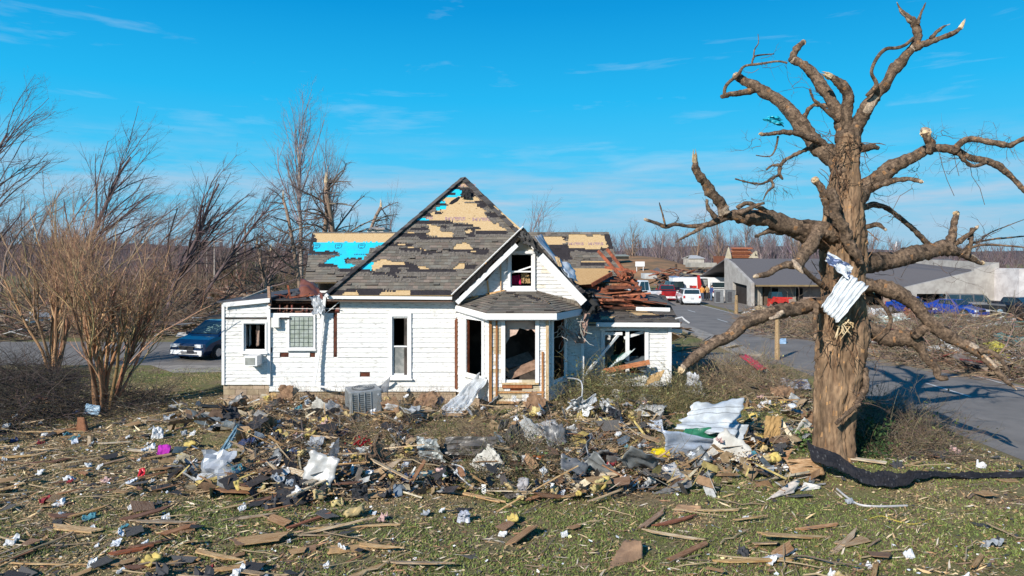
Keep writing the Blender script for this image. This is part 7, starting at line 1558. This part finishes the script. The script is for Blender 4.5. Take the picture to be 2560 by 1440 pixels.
# ---------------------------------------------------------------- counted scatter: boards, scraps, tufts
def dens(px, py):
    if py < 985: return 0
    for a, b, c_, e_ in KEEP:
        if ((px - a) / c_) ** 2 + ((py - b) / e_) ** 2 < 1: return .02
    d = .05
    top = 1000 + 60 * smooth(600, 200, px); bot = 1250 - 60 * smooth(1500, 1900, px) + 20 * math.sin(px * .01)
    if px < 2035 and top < py < bot: d = 1.0 if px > 560 else .55
    if px < 1050: d = max(d, .20 * smooth(1050, 850, px))
    if py > 1380 and px > 1350 and px < 2200: d = max(d, .3)
    if 1050 < px < 1900 and py > 1270: d = .045
    if px > 2160 and py < 1190: d = .3
    if 240 < px < 560 and py < 1050: d = .25
    return d
def spots(n, r, dm=None, ylo=1000, yhi=1520, xlo=-110, xhi=2670):
    out = []
    while len(out) < n:
        px, py = r.uniform(xlo, xhi), r.uniform(ylo, yhi); g = G(px, py)
        if g.y > 22.7 and -10 < g.x < 6: continue
        if g.y > 21.2 and -2.1 < g.x < 2.1: continue
        if g.x > RX0 - .3 or g.x > 11.2 and r.random() < .6: continue
        if r.random() < (dm or dens)(px, py): out.append((px, py, g))
    return out
def scatter(protos, n, r, group, lift=(.01, .12), tilt=.15, sc=(.6, 1.4), dm=None, heap=.35, flatz=False, **k):
    for i, (px, py, g) in enumerate(spots(n, r, dm, **k)):
        p = protos[i % len(protos)]; o = p if i < len(protos) else p.copy()
        if i >= len(protos): COL.objects.link(o)
        hz = heap * r.random() ** 1.5 if dens(px, py) > .9 else 0
        z = hgt(g.x, g.y) + r.uniform(*lift) + hz; t = tilt * (1 + 2.2 * (hz > .05))
        o.location = (g.x, g.y, z); q = r.uniform(*sc)
        a = r.gauss(.25, .5) if r.random() < .7 else r.uniform(0, 2 * PI)
        o.rotation_euler = (r.gauss(0, t), r.gauss(0, t * .6), a); o.scale = (q * r.uniform(.8, 1.3), q * r.uniform(.7, 1.2), q)
        o['group'] = group; o['label'] = near_label(p['short'], px, py)
def near_label(short, px, py):
    best = min(LM, key=lambda l: math.hypot((l[0] - px), (l[1] - py) * 1.6)); dx, dy = px - best[0], (py - best[1]) * 1.6
    w = ('left of' if dx < 0 else 'right of') if abs(dx) > abs(dy) else ('behind' if dy < 0 else 'in front of')
    return short + ' ' + w + ' ' + best[2]
LM = [(905, 1040, 'the air conditioner'), (1150, 1000, 'the slumped siding sheet'), (620, 1010, 'the small bush'), (230, 1025, 'the pale blue cooler lid'), (395, 1082, 'the white crumpled bag'), (410, 1125, 'the magenta cloth'), (545, 1170, 'the standing grey metal'), (355, 1180, 'the red plastic item'), (206, 1062, 'the upright brown box'),
      (888, 1130, 'the bright white board'), (902, 1100, 'the red flowers'), (1075, 1125, 'the pale grey metal'), (1170, 1115, 'the folded roofing'), (1048, 1188, 'the slate blue sheet'), (1130, 1185, 'the charcoal broken piece'), (1330, 1150, 'the rusty plate'), (1302, 1220, 'the insulation roll'), (1160, 1293, 'the lone grey bag'), (945, 1235, 'the front tan plywood'), (762, 1232, 'the reddish plywood'), (885, 1370, 'the ragged bottom plywood'),
      (1650, 1122, 'the yellow bucket'), (1750, 1125, 'the silver metal'), (1780, 1045, 'the white clapboard piece'), (1930, 1075, 'the upright plywood'), (2010, 1165, 'the layered wood slab'), (1958, 1225, 'the curled strip'), (2180, 1260, 'the white pipe'), (2255, 1300, 'the yellow cord'), (1645, 1192, 'the flat torn plywood'), (1565, 1390, 'the square brown plywood'), (1718, 1270, 'the five-sided fragment'), (1885, 1403, 'the long bottom board'),
      (190, 1321, 'the wide pale board'), (328, 1378, 'the red-brown left board'), (590, 1420, 'the thick bottom board'), (45, 1143, 'the left edge board'), (45, 1392, 'the corner board'), (1395, 1232, 'the right-pointing brown board'), (890, 1317, 'the thin central board'), (1256, 1060, 'the upright roofing sheet'), (1450, 1000, 'the white siding scraps'), (1200, 1400, 'the open middle grass'), (2300, 1400, 'the lower right grass'), (2400, 1190, 'the black netting'), (2090, 1150, 'the big tree foot')]
def plank_proto(L, W_, T_, col, sd, name, lab, cat, m='wood'):
    r = random.Random(sd); s = MB(); n = 5; tp0, tp1 = r.uniform(.1, 1), r.uniform(.0, 1)
    a = [(-L / 2 + r.uniform(-.12, .05) * L * .6, -W_ / 2 + W_ * i / n) for i in range(n + 1)]; b = [(L / 2 + r.uniform(-.05, .12) * L * .4 - tp1 * L * .35 * i / n, W_ / 2 - W_ * i / n) for i in range(n + 1)]; a = [(x + tp0 * L * .3 * (1 - i / n), y) for i, (x, y) in enumerate(a)]
    s.slab([(x, y, T_) for x, y in b[::-1]] + [(x, y, T_) for x, y in a[::-1]], (0, 0, -T_), col); o = s.build(name, M[m]); tag(o, lab, cat); o['short'] = lab; return o
r = random.Random(77)
WN = ['tan', 'orange-tan', 'reddish brown', 'pale tan', 'grey-brown', 'dull tan', 'dark brown', 'whitish']
WC = [(.60, .42, .22), (.52, .33, .15), (.36, .19, .10), (.66, .52, .34), (.30, .22, .15), (.45, .35, .24), (.22, .12, .08), (.70, .60, .44)]
scatter([plank_proto(r.uniform(.5, 1.25), r.uniform(.04, .10), .02, WC[i % 8], i, 'broken_board', WN[i % 8] + ' splintered board', 'board') for i in range(12)], 290, r, 'broken boards strewn over the lawn', heap=.35)
scatter([plank_proto(r.uniform(.4, .7), r.uniform(.2, .38), .015, [(.50, .33, .17), (.42, .26, .14), (.55, .40, .24), (.30, .19, .12)][i % 4], 30 + i, 'plywood_scrap', ['tan', 'brown', 'pale', 'dark brown'][i % 4] + ' plywood scrap', 'plywood') for i in range(6)], 110, r, 'plywood scraps strewn over the lawn', heap=.4, sc=(.4, 1.1))
scatter([plank_proto(r.uniform(.25, .5), r.uniform(.2, .33), .01, [(.05, .048, .05), (.09, .085, .08), (.14, .13, .12)][i % 3], 50 + i, 'shingle_scrap', ['black', 'dark grey', 'grey'][i % 3] + ' shingle scrap', 'shingle', 'shingle') for i in range(5)], 190, r, 'shingle scraps strewn over the lawn', heap=.4, sc=(.4, 1.1))
def wad(name, lab, cat, col, sd, size, m, sharp=True, thick=.02, ak=.45):
    h = size / 2; o = crumple(name, lab, cat, [(-h, -h, 0), (h, -h, .02), (h, h, .1), (-h, h, .05)], col, m, amp=size * ak, nu=6 if size < .4 else 12, nv=6 if size < .4 else 12, seed=sd, sharp=sharp, ragged=.35 if size < .4 else .13, thick=thick, freq=2.4); o['short'] = lab; return o
TS = [((.56, .55, .53), 'white'), ((.20, .20, .20), 'grey'), ((.13, .115, .10), 'brown-grey'), ((.42, .30, .18), 'tan'), ((.045, .045, .05), 'black'), ((.24, .25, .25), 'pale grey'), ((.28, .17, .10), 'brown'), ((.60, .58, .52), 'cream')]
scatter([wad('torn_sheet', TS[i][1] + ' torn sheet', 'sheet', TS[i][0], 80 + i, .62, 'dullmetal' if i in (0, 1, 5) else 'cloth', i in (2, 4, 6), .012, .10 if i in (0, 7) else .18) for i in range(8)], 90, r, 'torn sheets in the heap', lift=(.05, .15), tilt=.35, sc=(.45, 1.25), heap=.4, dm=lambda x, y: 1 if dens(x, y) > .9 else 0)
scatter([wad('insulation_tuft', ['yellow', 'pale yellow', 'ochre'][i % 3] + ' insulation tuft', 'insulation', [(.60, .46, .14), (.66, .54, .24), (.55, .42, .20)][i % 3], i, .24, 'cloth', False, .05) for i in range(6)], 130, r, 'yellow insulation tufts strewn over the lawn', lift=(.03, .1), sc=(.3, 1.1), dm=lambda x, y: dens(x, y) if dens(x, y) > .9 else dens(x, y) * .12)
scatter([wad('white_scrap', ['white', 'off-white', 'bluish white'][i % 3] + ' crumpled scrap', 'scrap', [(.72, .72, .72), (.66, .66, .64), (.6, .64, .7)][i % 3], 20 + i, .11, 'plastic') for i in range(7)], 220, r, 'white scraps strewn over the lawn', lift=(.02, .08), sc=(.4, 1.5), dm=lambda x, y: min(1, dens(x, y) ** 1.5 + .015))
CCs = [((.05, .07, .15), 'navy'), ((.30, .04, .05), 'dark red'), ((.08, .25, .30), 'teal'), ((.60, .40, .36), 'pale pink'), ((.06, .06, .065), 'black'), ((.36, .38, .40), 'grey')]
for i, (c, w) in enumerate(CCs):
    scatter([wad('cloth_scrap', w + ' cloth scrap', 'scrap', c, 40 + i * 2 + k, .22, 'cloth') for k in range(2)], 30 if w in ('black', 'grey') else 10, r, '%s scraps in the debris' % w, lift=(.02, .08), sc=(.4, 1.4), heap=.4)
def stick_proto(sd):
    rr = random.Random(sd); s = MB(); p = Vector((-.5, 0, 0)); q = [p]
    for k in range(6): p = p + Vector((.18, rr.uniform(-.06, .06), rr.uniform(-.02, .03))); q.append(p)
    s.tube(q, [.014, .015, .013, .012, .011, .009, .005], 5, rr.choice([(.26, .19, .12), (.4, .3, .18), (.16, .12, .09)])); o = tag(s.build('stick', M['twig']), 'crooked stick', 'stick'); o['short'] = 'crooked stick'; return o
scatter([stick_proto(i) for i in range(8)], 290, r, 'sticks strewn over the lawn', sc=(.4, 1.2), dm=lambda x, y: min(1, dens(x, y) + .06))
# named boards that show large on the open grass
for k, (a, b, w, c, lab) in enumerate((((130, 1318), (248, 1330), .16, (.62, .44, .24), 'wide pale tan board on the lower left lawn'), ((272, 1388), (385, 1368), .10, (.34, .12, .06), 'red-brown and tan board near the lower left corner'), ((518, 1430), (660, 1411), .10, (.55, .36, .18), 'thick tan board at the bottom edge left of centre'), ((0, 1145), (85, 1140), .08, (.6, .42, .2), 'tan board touching the left edge of the photo'),
    ((1132, 1228), (1262, 1258), .09, (.66, .45, .24), 'tan board below the central debris'), ((1310, 1252), (1480, 1212), .12, (.40, .22, .12), 'brown board pointing right from the central debris'), ((1000, 1312), (780, 1322), .07, (.62, .44, .24), 'thin tan board under the central debris, second from the bottom'), ((1785, 1406), (1990, 1400), .08, (.60, .40, .18), 'long tan board near the bottom edge right of centre'), ((1905, 1402), (1995, 1378), .08, (.62, .66, .72), 'pale grey board crossing above the long tan board'), ((1675, 1402), (1765, 1360), .10, (.36, .20, .11), 'brown board lying diagonally on the right-hand lawn'),
    ((1990, 1326), (2095, 1312), .07, (.58, .34, .18), 'orange-tan board on the right-hand lawn'), ((1738, 1278), (1850, 1276), .05, (.62, .48, .28), 'straight thin tan board beside the five-sided fragment'), ((1600, 1325), (1665, 1275), .11, (.40, .27, .18), 'brown grey board standing on edge on the right-hand lawn'), ((1640, 1316), (1745, 1290), .08, (.36, .15, .09), 'red-brown board below the five-sided fragment'), ((720, 1322), (830, 1284), .07, (.34, .14, .08), 'thin red-brown board left of the lone grey bag'), ((0, 1410), (90, 1375), .08, (.33, .17, .10), 'brown board at the lower left corner'))):
    A, B = gp(*a, .035), gp(*b, .05); d = B - A; o = plank_proto(d.length, w, .03, c, 300 + k, 'board', lab, 'board'); o.location = (A + B) / 2; o.rotation_euler = (R(4), -math.asin(d.z / d.length), math.atan2(d.y, d.x))
# ---------------------------------------------------------------- grass and fine litter
r = np.random.default_rng(5)
def field(n, y0, y1, power=1.0):
    y = y0 + (y1 - y0) * r.uniform(0, 1, n) ** power; x = r.uniform(-.92, .92, n) * y; k = (x < RX0 - .25) & ~((y > 23.0) & (x > -9.9) & (x < 5.6)) & ~((y > 21.4) & (x > -1.9) & (x < 1.9)); return x[k], y[k]
def hg(x, y): return np.array([hgt(a, b) for a, b in zip(x, y)])
x, y = field(285000, 9.8, 30.5, 1.25); z = hg(x, y); n = len(x)
g = np.array([mnoise.noise(Vector((a * .30, b * .42, 3))) + .55 * mnoise.noise(Vector((a * 1.3, b * 1.7, 5))) for a, b in zip(x, y)])
rt = np.clip((x + 3) / 11, -.35, .35) + np.clip((15 - y) / 14, -.2, .2) + .35 * (y > 25)
green = (g + rt * 1.0 + r.normal(0, .13, n)) > .02
th = r.uniform(0, 2 * PI, n); w = r.uniform(.007, .017, n); hh = r.uniform(.012, .042, n) * (1 + .5 * green)
ln = np.stack([r.normal(0, .03, n), r.normal(0, .03, n), hh], 1); b = np.stack([np.cos(th) * w, np.sin(th) * w, np.zeros(n)], 1); p = np.stack([x, y, z], 1)
V = np.stack([p - b, p + b, p + ln], 1).reshape(-1, 3)
C = np.where(green[:, None], np.array([.185, .22, .06]), np.array([.44, .33, .17])) * r.uniform(.5, 1.5, (n, 1)) * r.normal(1, .06, (n, 3))
kp = np.array([mnoise.noise(Vector((a * .55, b_ * .8, 12))) for a, b_ in zip(x, y)]) + r.normal(0, .12, n) > -.30; V = V.reshape(n, 3, 3)[kp].reshape(-1, 3); C = C[kp]; n = int(kp.sum())
tag(np_build('grass', V, np.arange(n * 3).reshape(-1, 3), np.clip(C, .01, .9), M['foliage']), 'short grass, part green and part straw, over the yard', 'grass', kind='stuff')
# leaf and splinter litter, thick in the debris and thin on the open grass
def litter(n, name, lab, a_rng, asp, cols, seed, pw=1.2, base=.25, zamp=.03):
    global r
    r = np.random.default_rng(seed); x, y = field(n, 9.8, 26.0, pw)
    px = 1280 + x / y * F; py = HZ + CH / y * F; d = np.array([min(1, base + dens(a, b)) for a, b in zip(px, py)])
    cl = np.array([mnoise.noise(Vector((a * .9, b * .9, 9))) for a, b in zip(x, y)])
    k = r.uniform(0, 1, len(x)) < d * (1 + cl * 1.2); x, y, d = x[k], y[k], d[k]; n = len(x); z = hg(x, y) + .012 + r.uniform(0, 1, n) ** 2 * (zamp + .30 * (d > .95))
    th = r.normal(.3, .7, n); a = np.stack([np.cos(th), np.sin(th), r.normal(0, .25, n)], 1) * r.uniform(*a_rng, n)[:, None]; b = unit(np.cross(a, r.normal(0, .5, (n, 3)) + [0, 0, 1])) * np.linalg.norm(a, axis=1, keepdims=True) * asp * r.uniform(.5, 1.4, n)[:, None]
    p = np.stack([x, y, z], 1); V = np.stack([p - a - b * .4, p - a * .2 + b, p + a, p + a * .3 - b], 1).reshape(-1, 3)
    cc = np.array(cols)[r.integers(0, len(cols), n)] * r.uniform(.7, 1.6, (n, 1)); tag(np_build(name, V, np.arange(n * 4).reshape(-1, 4), np.clip(cc, .01, .85), M['tint']), lab, 'litter', kind='stuff')
litter(145000, 'leaf_litter', 'dead leaves and bark chips covering the yard', (.012, .04), .6, [(.22, .13, .07), (.30, .19, .09), (.14, .09, .06), (.40, .28, .15), (.10, .07, .05), (.25, .17, .10), (.45, .34, .2)], 61)
litter(40000, 'splinter_litter', 'wood splinters covering the yard', (.04, .16), .10, [(.55, .38, .2), (.42, .27, .14), (.62, .48, .3), (.3, .16, .09), (.2, .13, .09), (.5, .42, .32)], 62)
litter(9000, 'paper_litter', 'tiny pale scraps of paper, plastic and foam over the yard', (.012, .045), .7, [(.7, .7, .7), (.66, .62, .55), (.5, .55, .6), (.65, .55, .25), (.7, .7, .66), (.15, .2, .28)], 63, base=.12)
litter(9000, 'dark_litter', 'dark shingle crumbs over the yard', (.02, .06), .6, [(.03, .03, .03), (.06, .05, .05), (.04, .045, .05)], 64, base=.14)
